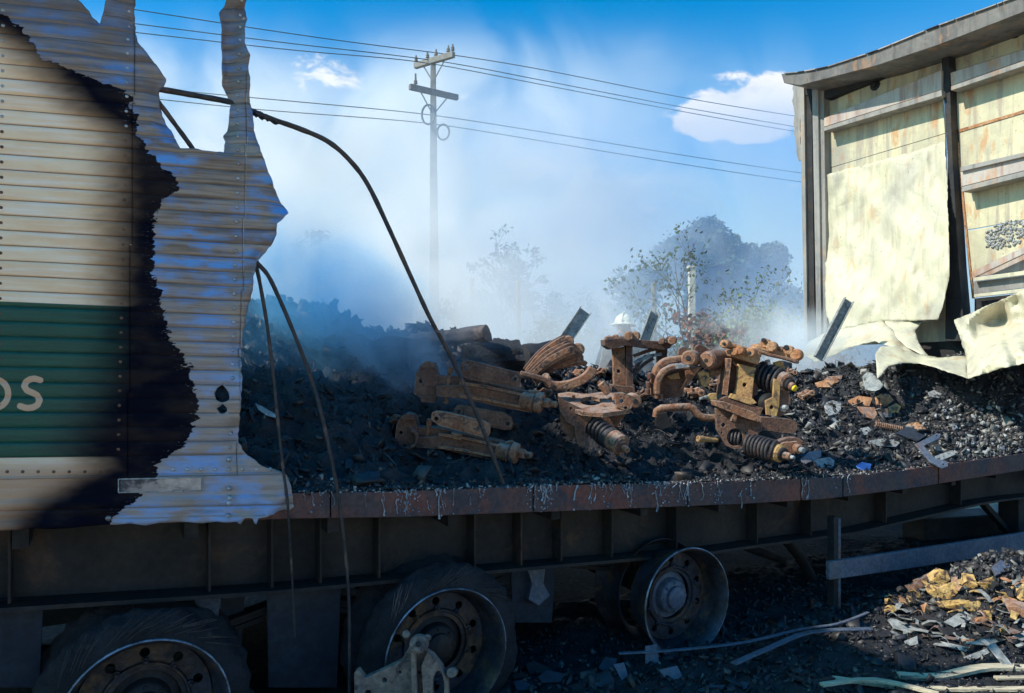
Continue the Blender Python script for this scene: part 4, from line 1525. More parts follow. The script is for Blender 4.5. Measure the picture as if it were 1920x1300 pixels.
# ================================================================ END WALL
def panel_material(name, c1, c2, c3, streak=0.5, spec=0.4):
    m, t, bs = new_mat(name)
    geo = t.nodes.new('ShaderNodeNewGeometry')
    pos = geo.outputs['Position']
    b1 = noise(t, mapping(t, pos, (1.6, 1.6, 0.7)), 1.9, 7, 0.66, 0.4)
    st = noise(t, mapping(t, pos, (9, 9, 0.8)), 1.6, 5, 0.6)
    rs1 = noise(t, mapping(t, pos, (3, 3, 1.2)), 2.6, 6, 0.65)
    sp_ = noise(t, pos, 40, 4, 0.6)
    c = mixc(t, maprange(t, b1, 0.40, 0.62), c1, c2)
    c = mixc(t, mathn(t, 'MULTIPLY', maprange(t, st, 0.48, 0.66), 0.5 * streak + 0.3), c, c3)
    c = mixc(t, mathn(t, 'MULTIPLY', maprange(t, rs1, 0.54, 0.68), 0.8 * streak), c, (0.50, 0.24, 0.09))
    c = mixc(t, mathn(t, 'MULTIPLY', maprange(t, noise(t, mapping(t, pos, (1, 1, 0.7), (3, 1, 2)), 1.7, 6, 0.62), 0.52, 0.68), 0.55), c, (0.24, 0.225, 0.21))
    c = mixc(t, mathn(t, 'MULTIPLY', maprange(t, sp_, 0.66, 0.71), 0.85), c, (0.13, 0.12, 0.11))
    t.links.new(c, bs.inputs['Base Color'])
    bs.inputs['Roughness'].default_value = 0.6
    bs.inputs['Specular IOR Level'].default_value = spec
    vo = t.nodes.new('ShaderNodeTexVoronoi')
    vo.feature = 'DISTANCE_TO_EDGE'
    vo.inputs['Scale'].default_value = 2.2
    wp = t.nodes.new('ShaderNodeVectorMath')
    wp.operation = 'ADD'
    wv3 = t.nodes.new('ShaderNodeTexNoise')
    wv3.inputs['Scale'].default_value = 3.0
    t.links.new(pos, wv3.inputs['Vector'])
    t.links.new(pos, wp.inputs[0])
    t.links.new(wv3.outputs['Color'], wp.inputs[1])
    t.links.new(wp.outputs[0], vo.inputs['Vector'])
    bp = t.nodes.new('ShaderNodeBump')
    bp.inputs['Strength'].default_value = 0.25
    bp.inputs['Distance'].default_value = 0.03
    t.links.new(mathn(t, 'ADD', mathn(t, 'MULTIPLY', noise(t, pos, 9, 8, 0.65), 0.9), mathn(t, 'MULTIPLY', maprange(t, vo.outputs['Distance'], 0.0, 0.15), 0.22)), bp.inputs['Height'])
    t.links.new(bp.outputs[0], bs.inputs['Normal'])
    return m


M_pan = panel_material('blistered_cream_lining', (0.60, 0.54, 0.35), (0.46, 0.42, 0.29), (0.33, 0.27, 0.22), 0.9)
M_sheet = panel_material('crumpled_cream_sheet', (0.60, 0.55, 0.37), (0.50, 0.46, 0.34), (0.38, 0.33, 0.26), 0.5)
M_sheetgrey = panel_material('bleached_bent_sheet', (0.43, 0.42, 0.39), (0.35, 0.35, 0.355), (0.46, 0.43, 0.33), 0.2)
M_frame = panel_material('smoked_frame_steel', (0.30, 0.28, 0.25), (0.20, 0.19, 0.18), (0.11, 0.10, 0.10), 0.5)
M_railpan = panel_material('rusty_lining_rail', (0.46, 0.40, 0.35), (0.34, 0.28, 0.26), (0.30, 0.17, 0.12), 0.9)
M_frdark = panel_material('scorched_roof_rail', (0.17, 0.155, 0.14), (0.10, 0.09, 0.085), (0.05, 0.045, 0.045), 0.5)

ED = UD      # outward direction of the end wall


def slab(pts, d0, thick, mat, name, label=None, bevel=0.003):
    """pts: pixel outline on the end wall's plane moved d0 inwards; thickness runs outwards"""
    m = MB()
    m.prism([[E(x, y, d0) for x, y in pts]], ED * thick)
    return m.build(name, mat, TR, bevel=bevel, label=label)


# corner post: several upright profiles
for i, (x0, x1, mt, d) in enumerate(((1499, 1507, M_frame, 0.10), (1508, 1521, M_soot, 0.07), (1522, 1533, M_frame, 0.12), (1534, 1544, M_frame, 0.09))):
    slab([(x0, 150), (x1, 147), (x1 + 7, 640), (x0 + 9, 640)], d, 0.12 + d, mt, 'corner_post')
m = MB()
fr = rough([(1488, 158), (1501, 155), (1502, 200), (1500, 260), (1503, 300), (1498, 303), (1493, 285), (1488, 250), (1490, 215), (1485, 190)], 2, 8, 4)
m.prism([[E(x, y, 0.05) for x, y in fr]], ED * 0.01)
m.build('torn_fringe', M_frame, TR)
# roof rail
slab([(1465, 139), (1500, 136), (1545, 128), (1640, 97), (1750, 52), (1850, 16), (2030, -52), (2030, -22), (1920, 22), (1760, 84), (1640, 124), (1500, 160), (1470, 156)], 0.44, 0.46, M_frdark, 'roof_rail')
slab([(1500, 160), (1640, 124), (1760, 84), (1920, 22), (2030, -22), (2030, 10), (1920, 42), (1765, 100), (1550, 186), (1505, 178)], 0.08, 0.10, M_soot, 'roof_rail_web')
r2 = random.Random(2)
x = 1470
while x < 1925:
    w = r2.uniform(9, 26)
    y = interp(x, [(1465, 139), (1500, 136), (1545, 128), (1640, 97), (1750, 52), (1850, 16), (2030, -52)])
    y2 = interp(x + w, [(1465, 139), (1500, 136), (1545, 128), (1640, 97), (1750, 52), (1850, 16), (2030, -52)])
    m = MB()
    a, b = E(x, y - 0.5, 0.46), E(x + w, y2 - 0.5, 0.46)
    t_ = V((r2.uniform(-.01, .01), 0, r2.uniform(0.008, 0.03)))
    m.prism([[a, b, b + ED * 0.3 + t_ * 0.4, a + ED * 0.3 + t_]], V((0, 0, 0.008)))
    m.build('roof_scrap', r2.choice((M_frame, M_frame, M_soot, M_railpan)), TR)
    x += w + r2.uniform(-2, 3)
# bay 1 linings
slab([(1545, 196), (1762, 100), (1765, 136), (1545, 226)], 0.0, 0.02, M_pan, 'lining_panel', 'uppermost lining board of the far bay')
slab([(1545, 222), (1765, 132), (1765, 168), (1545, 238)], 0.13, 0.12, M_railpan, 'lining_rail')
slab([(1545, 239), (1765, 169), (1766, 180), (1545, 246)], 0.16, 0.14, M_frame, 'lining_rail_lip')
slab([(1545, 238), (1766, 170), (1772, 250), (1545, 318)], 0.0, 0.02, M_pan, 'lining_panel')
slab([(1545, 319), (1772, 251), (1776, 420), (1547, 470)], -0.002, 0.02, M_pan, 'lining_panel')
slab([(1547, 471), (1776, 421), (1782, 640), (1550, 650)], 0.0, 0.02, M_pan, 'lining_panel')
# middle post with the daylight gap beside it
slab([(1763, 84), (1778, 80), (1786, 300), (1798, 500), (1810, 640), (1772, 640), (1777, 300)], 0.10, 0.12, M_soot, 'middle_post')
# bay 2 linings
slab([(1781, 96), (1920, 36), (2030, -8), (2030, 60), (1920, 92), (1782, 136)], 0.0, 0.02, M_pan, 'lining_panel')
slab([(1782, 137), (1920, 93), (2030, 56), (2030, 76), (1920, 113), (1783, 161)], 0.13, 0.12, M_railpan, 'lining_rail')
slab([(1783, 162), (1920, 114), (2030, 77), (2030, 87), (1920, 124), (1783, 170)], 0.16, 0.14, M_frame, 'lining_rail_lip')
slab([(1786, 166), (1920, 120), (2030, 83), (2030, 178), (1920, 208), (1796, 245)], 0.0, 0.02, M_pan, 'lining_panel', 'lining board with an orange rust seam')
slab([(1797, 247), (1920, 210), (2030, 180), (2030, 262), (1920, 288), (1801, 314)], -0.002, 0.02, M_pan, 'lining_panel')
slab([(1796, 243), (1920, 206), (2030, 176), (2030, 182), (1920, 212), (1797, 249)], 0.006, 0.008, M_orange, 'rust_seam')
slab([(1801, 313), (1920, 286), (2030, 260), (2030, 268), (1920, 294), (1801, 322)], 0.16, 0.14, M_frame, 'lining_rail_lip')
slab([(1801, 323), (1920, 295), (2030, 269), (2030, 296), (1920, 320), (1803, 350)], 0.13, 0.12, M_railpan, 'lining_rail')
slab([(1803, 351), (1920, 321), (2030, 297), (2030, 306), (1920, 331), (1804, 360)], 0.16, 0.14, M_frame, 'lining_rail_lip')
slab([(1806, 352), (1920, 322), (2030, 300), (2030, 395), (1920, 412), (1814, 431)], 0.0, 0.02, M_pan, 'lining_panel')
slab([(1814, 433), (1920, 414), (2030, 397), (2030, 440), (1920, 466), (1822, 512)], -0.002, 0.02, M_pan, 'lining_panel', 'lining board with blistered burnt patch')
slab([(1821, 510), (1920, 463), (2030, 420), (2030, 430), (1920, 476), (1823, 522)], 0.10, 0.03, M_railpan, 'lining_rail_lip')
slab([(1824, 524), (1920, 478), (2030, 432), (2030, 500), (1920, 508), (1824, 520)], 0.0, 0.02, M_railpan, 'lining_panel')
slab([(1824, 521), (1920, 508), (2030, 495), (2030, 503), (1920, 516), (1825, 528)], 0.10, 0.03, M_sheet, 'lining_rail_lip')
slab([(1825, 529), (1920, 517), (2030, 504), (2030, 530), (1920, 540), (1826, 552)], 0.04, 0.03, M_frame, 'lining_rail')
slab([(1826, 552), (1920, 541), (2030, 530), (2030, 536), (1920, 548), (1826, 558)], 0.09, 0.03, M_sheet, 'lining_rail_lip')
slab([(1700, 600), (1826, 600), (1826, 900), (1700, 900)], -0.012, 0.02, M_soot, 'lining_panel', 'dark panel added for the shaded gap behind the fallen sheets')  # dark panel added to paint the shade in the gap
slab([(1827, 560), (2030, 538), (2030, 900), (1827, 900)], 0.0, 0.02, M_soot, 'lining_panel')
slab([(1781, 150), (1784, 150), (1801, 320), (1826, 560), (1822, 560), (1797, 320)], 0.012, 0.02, M_orange, 'rusty_edge')
# blistered burnt patch
m = MB()
r2 = random.Random(5)
for i in range(260):
    x = r2.uniform(1848, 1925)
    y = 442 + r2.uniform(-26, 24) - (x - 1880) * 0.25
    if ((x - 1885) / 46) ** 2 + ((y - 442 + (x - 1880) * 0.25) / 25) ** 2 > 1:
        continue
    p = E(x, y, 0.004)
    s_ = r2.uniform(0.006, 0.016)
    ax_ = (V((r2.uniform(-1, 1), r2.uniform(-1, 1), r2.uniform(-1, 1))) - UD * 1.2).normalized()
    m.lathe(p, ax_, [(0, s_), (s_ * .5, s_ * .6), (s_ * .6, 0)], 5)
m.build('blistered_patch', M_ash, TR, kind='stuff')
# bolt mounts
for x, y in ((1641, 160), (1905, 60)):
    m = MB()
    m.lathe(E(x, y, 0.0), -ED, [(0, .055), (.012, .05), (.014, .03), (.03, .026), (.03, 0)], 10)
    m.build('vent_boss', M_soot, TR, smooth=40)


# ---- crumpled lining sheets --------------------------------------------------
def sheet(name, poly, ctrl, mat, parent=None, step=5.0, crinkle=0.02, cs=60, seed=1, thick=0.003, label=None, power=3.0, rag=1.0, **kw):
    poly = rough(poly, rag, 9, seed)
    xs_ = np.arange(min(p[0] for p in poly) - step, max(p[0] for p in poly) + step, step)
    ys_ = np.arange(min(p[1] for p in poly) - step, max(p[1] for p in poly) + step, step)
    x, y, f = clip_grid(xs_, ys_, poly)
    C = np.array(ctrl, float)

    def tps(r2):
        return 0.5 * r2 * np.log(r2 + 1e-6)
    nc = len(C)
    cxy = C[:, :2] / 100
    K = tps(((cxy[:, None] - cxy[None]) ** 2).sum(-1)) + np.eye(nc) * 0.02
    Pm = np.concatenate([np.ones((nc, 1)), cxy], 1)
    Am = np.block([[K, Pm], [Pm.T, np.zeros((3, 3))]])
    sol = np.linalg.solve(Am, np.concatenate([C[:, 2], np.zeros(3)]))
    D = sol[nc] + sol[nc + 1] * x / 100 + sol[nc + 2] * y / 100
    for c_, s_ in zip(cxy, sol[:nc]):
        D = D + s_ * tps((x / 100 - c_[0]) ** 2 + (y / 100 - c_[1]) ** 2)
    a = fbm(x / cs + seed * 7, y / cs + seed * 3, 2) - 0.5
    rq = random.Random(seed * 13)
    wx, wy = x + 14 * (fbm(x / 50, y / 50, 2) - 0.5), y + 14 * (fbm(y / 50 + 7, x / 50, 2) - 0.5)
    D = D + crinkle * a
    for k_ in range(6):
        lam = cs * 2.2 / (1 + k_ * 0.7)
        an_ = rq.uniform(0, pi)
        ph_ = (wx * cos(an_) + wy * sin(an_)) / lam + rq.uniform(0, 1)
        D = D + crinkle * 1.1 / (1 + k_ * 0.7) * (np.abs((ph_ % 1.0) * 2 - 1) - 0.5)
    P = np.stack([(x - 960) / 1400 * D, D, EYE - (y - 650) / 1400 * D], -1)
    return mesh_np(name, P, f, mat, parent, smooth=35, solid=thick, label=label, **kw)


def dE(x, y, d=0.0):
    return E(x, y, d).y


sheet('hanging_sheet', [(1546, 330), (1600, 315), (1680, 295), (1772, 266), (1776, 330), (1778, 400), (1781, 470), (1780, 520), (1772, 560), (1760, 600), (1720, 602), (1655, 604), (1610, 612), (1562, 622), (1549, 590), (1547, 480), (1543, 400)],
      [(1546, 330, dE(1546, 330, .04)), (1772, 266, dE(1772, 266, .05)), (1660, 300, dE(1660, 300, .04)), (1778, 420, dE(1778, 420, .22)), (1660, 420, dE(1660, 420, .09)), (1547, 450, dE(1547, 450, .05)), (1600, 500, dE(1600, 500, .10)), (1700, 500, dE(1700, 500, .22)),
       (1780, 520, dE(1780, 520, .30)), (1562, 620, 7.55), (1655, 600, 7.05), (1760, 600, 6.5), (1720, 560, 6.75), (1600, 580, 7.3)], M_sheet, TR, 4, 0.045, 60, 4, label='long lining sheet peeled off the far bay')
sheet('peeled_foot', [(1500, 662), (1520, 640), (1560, 620), (1610, 610), (1655, 602), (1680, 625), (1716, 660), (1746, 672), (1740, 676), (1700, 668), (1668, 650), (1640, 640), (1600, 650), (1560, 668), (1530, 680)],
      [(1500, 660, 7.2), (1560, 622, 7.5), (1655, 604, 7.0), (1716, 660, 6.5), (1746, 673, 6.35), (1640, 640, 6.7), (1560, 665, 6.9), (1600, 640, 7.0)], M_sheet, TR, 4, 0.05, 45, 6, label='bent foot of the peeled sheet')
sheet('peeled_foot', [(1655, 602), (1700, 604), (1760, 600), (1730, 603), (1716, 620), (1722, 640), (1735, 660), (1746, 673), (1700, 652), (1672, 625)],
      [(1655, 602, 7.0), (1716, 610, 6.75), (1746, 672, 6.35), (1690, 640, 6.6)], M_sheet, TR, 4, 0.02, 40, 7)
sheet('curled_lip', [(1641, 664), (1652, 650), (1680, 652), (1720, 664), (1760, 672), (1800, 668), (1815, 670), (1815, 711), (1790, 702), (1755, 690), (1725, 683), (1690, 681), (1665, 688), (1645, 712)],
      [(1641, 660, 6.1), (1652, 650, 6.25), (1720, 664, 6.3), (1800, 668, 6.15), (1815, 710, 5.75), (1755, 690, 5.9), (1690, 681, 5.95), (1645, 706, 5.8)], M_sheet, TR, 4, 0.02, 50, 9, thick=0.004, label='curled front lip of the fallen sheet')
sheet('crumpled_sheet', [(1789, 601), (1830, 584), (1880, 562), (1925, 542), (2040, 500), (2060, 680), (1980, 678), (1920, 682), (1870, 694), (1815, 711), (1812, 670), (1803, 640), (1796, 620)],
      [(1789, 601, 6.35), (1850, 575, 6.2), (1925, 545, 6.0), (2040, 505, 5.7), (1812, 670, 6.1), (1850, 640, 6.0), (1870, 610, 6.2), (1815, 710, 5.72), (1900, 640, 5.75), (1920, 680, 5.45), (2050, 678, 5.2), (1880, 668, 5.62)], M_sheet, TR, 4, 0.12, 60, 12, label='large crumpled pale sheet at the near bay')

m = MB()
m.box(TU(-2.2, 1.95, 0.42), (5.6, 0.12, 0.66), (UD, ND, V((0, 0, 1))))
m.build('dark_backing_panel', M_soot, TR)  # dark backing added to close off bright ground seen under the bed
# ================================================================ CHARRED HEAP ON THE BED
NR = 1.55
RIDGE = [(-800, 520), (380, 540), (470, 556), (560, 575), (620, 590), (660, 612), (690, 632), (740, 628), (800, 622), (860, 634), (950, 652), (1000, 676), (1100, 692), (1200, 700), (1500, 692), (1560, 674), (1650, 660), (1750, 668), (1920, 690), (2100, 690)]
_rt = sorted([(U_of(x, NR), T(x, y, NR).z) for x, y in RIDGE])
_ru, _rz = np.array([a for a, b in _rt]), np.array([b for a, b in _rt])
EXPT = [(-3, 1.1), (U_of(560, 1), 1.25), (U_of(760, 1), 1.5), (U_of(1000, 1), 2.0), (U_of(1450, 1), 2.0), (U_of(1600, 1), 1.15), (5, 1.05)]
_eu, _ev = [a for a, b in EXPT], [b for a, b in EXPT]


def pile_z(u, n, rough_=True):
    u = np.asarray(u, float)
    n = np.asarray(n, float)
    NR = np.interp(u, [3.4, 5.0], [1.55, 0.42])
    dz = np.interp(u, _du, _dv)
    hz_ = np.interp(u, _ru, _rz) - dz
    ex = np.interp(u, _eu, _ev)
    t = np.clip(n / NR, 0, 1)
    sh = np.where(n < NR, t ** ex, 1 - 0.75 * np.clip((n - NR) / 0.85, 0, 1) ** 1.4)
    z = dz + 0.005 + hz_ * sh
    if rough_:
        e = np.clip(n / 0.12, 0.12, 1)
        z = z + e * (0.16 * (fbm(u * 3.3, n * 3.3, 3) - 0.5) + 0.15 * (0.5 - np.abs(2 * fbm(u * 7 + 3 + n * 2, n * 9, 3) - 1)) * 0.8 + 0.08 * (fbm(u * 24, n * 34 + 7, 3) - 0.5) - 0.03)
        z = z - 0.03 * e * np.clip(hz_, 0, 1)
    return z


def hit(px, py):
    """the point of the heap's surface seen at that place"""
    ns = np.linspace(0.0, 2.4, 481)
    k = (px - 960) / 1400
    Y = (3.43 + 1.1413 * ns) / (1 - 0.55 * k)
    X = k * Y
    Z = EYE - (py - 650) / 1400 * Y
    u = X * UD.x + (Y - 3.43) * UD.y
    pz = pile_z(u, ns)
    i = np.nonzero(Z <= pz)[0]
    i = i[0] if len(i) else len(ns) - 1
    return V((X[i], Y[i], Z[i]))


a = np.arange(-4.5, 5.0, 0.018)
b = np.concatenate([np.arange(0.012, 1.7, 0.014), np.arange(1.7, 2.45, 0.05)])
UU, NNN = np.meshgrid(a, b, indexing='ij')
Zp = pile_z(UU, NNN)
lat = 0.03 * (fbm(UU * 14 + 9, NNN * 14, 3) - 0.5)
Xp = ORG.x + UD.x * (UU + lat) + ND.x * NNN
Yp = ORG.y + UD.y * (UU + lat) + ND.y * NNN
i, j = np.meshgrid(np.arange(len(a) - 1), np.arange(len(b) - 1), indexing='ij')
q = (i * len(b) + j).ravel()
mesh_np('charred_heap', np.stack([Xp, Yp, Zp], -1).reshape(-1, 3), np.stack([q, q + len(b), q + len(b) + 1, q + 1], -1), M_char, None, smooth=180, kind='stuff',
        label='long heap of charred cargo debris covering the trailer bed')


def shard_mat():
    m, t, bs = new_mat('mixed_charred_fragments')
    a = t.nodes.new('ShaderNodeAttribute')
    a.attribute_name = 'tone'
    rp = t.nodes.new('ShaderNodeValToRGB')
    el_ = rp.color_ramp.elements
    el_[0].position, el_[0].color = 0.0, (0.005, 0.006, 0.009, 1)
    el_[1].position, el_[1].color = 1.0, (0.34, 0.33, 0.30, 1)
    for p_, c_ in ((0.55, (0.014, 0.015, 0.02, 1)), (0.72, (0.03, 0.03, 0.036, 1)), (0.80, (0.055, 0.042, 0.034, 1)), (0.86, (0.085, 0.08, 0.075, 1)), (0.94, (0.17, 0.16, 0.14, 1))):
        e = el_.new(p_)
        e.color = c_
    t.links.new(a.outputs['Fac'], rp.inputs[0])
    t.links.new(rp.outputs[0], bs.inputs['Base Color'])
    bs.inputs['Roughness'].default_value = 0.55
    return m


M_shard = shard_mat()


def shards(name, P, smin, smax, seed, label, flat=0.3, tone=(0.0, 0.8), pw=1.0, up=0.0, mat=None, upbias=0.0):
    rs = np.random.RandomState(seed)
    n = len(P)
    s = smin + (smax - smin) * rs.rand(n) ** 3
    dims = np.stack([s, s * rs.uniform(0.35, 0.9, n), s * rs.uniform(0.08, flat + 0.1, n)], -1)
    cube = np.array([[-1, -1, -1], [1, -1, -1], [1, 1, -1], [-1, 1, -1], [-1, -1, 1], [1, -1, 1], [1, 1, 1], [-1, 1, 1]], float)
    L = cube[None] * dims[:, None] * (0.6 + 0.8 * rs.rand(n, 8, 1))
    ax = rs.normal(size=(n, 3))
    ax /= np.linalg.norm(ax, axis=1)[:, None]
    if upbias:
        ax = ax + np.array([0, 0, upbias])
        ax /= np.linalg.norm(ax, axis=1)[:, None]
    h = rs.normal(size=(n, 3))
    e1 = np.cross(ax, h)
    e1 /= np.linalg.norm(e1, axis=1)[:, None] + 1e-9
    e2 = np.cross(ax, e1)
    Wd = L[..., 0:1] * e1[:, None] + L[..., 1:2] * e2[:, None] + L[..., 2:3] * ax[:, None]
    Wd = Wd + np.asarray(P)[:, None]
    cf = np.array([[0, 3, 2, 1], [4, 5, 6, 7], [0, 1, 5, 4], [1, 2, 6, 5], [2, 3, 7, 6], [3, 0, 4, 7]])
    F = (np.arange(n)[:, None, None] * 8 + cf[None]).reshape(-1, 4)
    tn = np.repeat(tone[0] + (tone[1] - tone[0]) * rs.rand(n) ** pw, 8)
    return mesh_np(name, Wd.reshape(-1, 3), F, mat or M_shard, None, {'tone': tn}, smooth=None, kind='stuff', label=label)


def on_pile(n, u0, u1, n0, n1, seed, off=0.004):
    rs = np.random.RandomState(seed)
    u = rs.uniform(u0, u1, n)
    nn = rs.uniform(n0, n1, n)
    z = pile_z(u, nn) + off
    return np.stack([ORG.x + UD.x * u + ND.x * nn, ORG.y + UD.y * u + ND.y * nn, z], -1)


ur0 = U_of(1480, 0.8)
shards('charred_fragments', on_pile(12000, -1.6, 4.9, 0.02, 1.75, 31), 0.004, 0.022, 32, 'countless charred fragments strewn over the trailer bed', tone=(0, 0.90), pw=2.2)
shards('charred_fragments', on_pile(9000, ur0, 4.95, 0.02, 1.6, 33), 0.004, 0.022, 34, 'lighter burnt fragments covering the right end of the bed', tone=(0.2, 0.97), pw=1.25)
shards('edge_crumbs', on_pile(3200, -1.0, 4.9, 0.0, 0.10, 35, 0.002), 0.003, 0.013, 36, 'ash crumbs lying along the edge rail', tone=(0.3, 1.0), pw=1.1)
shards('burnt_flakes', on_pile(900, -1.6, 4.9, 0.05, 1.6, 41, 0.01), 0.012, 0.055, 42, 'larger curled burnt flakes over the trailer bed', flat=0.03, tone=(0.1, 0.80), pw=1.6, upbias=0.8)
shards('burnt_flakes', on_pile(420, ur0, 4.9, 0.05, 1.5, 43, 0.012), 0.015, 0.05, 44, 'pale flat flakes over the right end of the bed', flat=0.03, tone=(0.75, 1.0), pw=0.9, upbias=1.0)
wm = MB()
rw = random.Random(45)
for k in range(170):
    u, n = rw.uniform(-1.2, 4.7), rw.uniform(0.1, 1.4)
    p = V(TU(u, n, float(pile_z(np.array([u]), np.array([n]))[0]) + 0.01))
    an, L = rw.uniform(0, 2 * pi), rw.uniform(.05, .28)
    d = V((cos(an), sin(an) * .7, rw.uniform(-.2, .3)))
    b_ = V((rw.uniform(-1, 1), rw.uniform(-1, 1), rw.uniform(0, .8))) * L * .4
    wm.tube([p + d * (L * (t - .5)) + b_ * (sin(t * pi)) for t in np.linspace(0, 1, 6)], rw.uniform(.0012, .0032), 5)
wm.build('wire_scraps', M_rod, None, smooth=60, kind='stuff', label='burnt wires tangled through the heap')
# thin standing shreds that break the ridge line
rs = np.random.RandomState(77)
P = on_pile(1600, -1.6, 4.7, 1.25, 1.7, 78, 0.012)
shards('charred_shreds', P, 0.01, 0.05, 79, 'ragged shreds standing along the top of the heap', flat=0.15, tone=(0, 0.7), pw=1.5)


# ================================================================ MACHINE PARTS
def PX(px, py, Y, cx=0, cy_=0, gx=0, gy=0):
    return W(px, py, Y + gx * (px - cx) + gy * (py - cy_))


def dome(ox, oy, r, Y, k=14, ry=None, **g):
    return [PX(ox + cos(2 * pi * i / k) * r, oy + sin(2 * pi * i / k) * (ry or r), Y, **g) for i in range(k)]


def root_thing(name, px, py, Y, label, cat, group=None):
    return thing(name, W(px, py, Y), label, cat, group)


def pplate(parent, name, pts, Y, thick, mat, holes=(), bevel=0.004, label=None, off=None, **g):
    m = MB()
    loops = [[PX(x, y, Y, **g) for x, y in pts]] + [dome(hx, hy, hr, Y, 10, **g) for hx, hy, hr in holes]
    m.prism(loops, off if off is not None else V((0, thick, 0)))
    return m.build(name, mat, parent, bevel=bevel, label=label)


def pcyl(parent, name, a, b, rpx, mat, r2=None, seg=18, label=None, rim=True):
    """a, b = (px,py,Y); radius in pixels at a"""
    A, B = W(*a), W(*b)
    r = rpx * a[2] / 1400
    rb_ = (r2 if r2 is not None else rpx) * b[2] / 1400
    L = (B - A).length
    m = MB()
    c = min(0.2 * r, L * 0.2)
    m.lathe(A, B - A, [(0, 0), (0, r - c), (c, r), (L - c, rb_), (L, rb_ - c), (L, 0)], seg)
    return m.build(name, mat, parent, smooth=40, label=label)


def coil(parent, a, b, rpx, turns, wire, mat=M_spring, core=True):
    A, B = W(*a), W(*b)
    r = rpx * a[2] / 1400
    ax = (B - A)
    L = ax.length
    ax.normalize()
    e1 = ax.orthogonal().normalized()
    e2 = ax.cross(e1)
    m = MB()
    n = int(turns * 16)
    m.tube([A + ax * (L * i / n) + e1 * (cos(2 * pi * i * turns / n) * r) + e2 * (sin(2 * pi * i * turns / n) * r) for i in range(n + 1)], wire, 7)
    o = m.build('spring', mat, parent, smooth=60)
    if core:
        m = MB()
        m.cyl(A, B, r * 0.62, 14)
        m.build('spring_core', M_soot, parent, smooth=40)
    return o


def curve_bar(parent, name, pts, w, h, mat, up=V((0, 1, 0)), bevel=0.003, label=None):
    """bent flat bar along 3-D points"""
    P = [V(p) for p in pts]
    # densify
    Q = []
    for i in range(len(P) - 1):
        p0, p1, p2, p3 = P[max(i - 1, 0)], P[i], P[i + 1], P[min(i + 2, len(P) - 1)]
        for k in range(4):
            t = k / 4
            Q.append(0.5 * ((2 * p1) + (-p0 + p2) * t + (2 * p0 - 5 * p1 + 4 * p2 - p3) * t * t + (-p0 + 3 * p1 - 3 * p2 + p3) * t ** 3))
    Q.append(P[-1])
    vs = []
    for i, p in enumerate(Q):
        d = (Q[min(i + 1, len(Q) - 1)] - Q[max(i - 1, 0)]).normalized()
        s = d.cross(up).normalized()
        for a_, b_ in ((-1, -1), (1, -1), (1, 1), (-1, 1)):
            vs.append(p + s * (a_ * w / 2) + up * (b_ * h / 2))
    fs = []
    for i in range(len(Q) - 1):
        for k in range(4):
            k2 = (k + 1) % 4
            fs.append((i * 4 + k, i * 4 + k2, (i + 1) * 4 + k2, (i + 1) * 4 + k))
    fs += [(3, 2, 1, 0), tuple(len(vs) - 4 + k for k in range(4))]
    m = MB()
    m.add(vs, fs)
    return m.build(name, mat, parent, smooth=35, bevel=bevel, label=label)


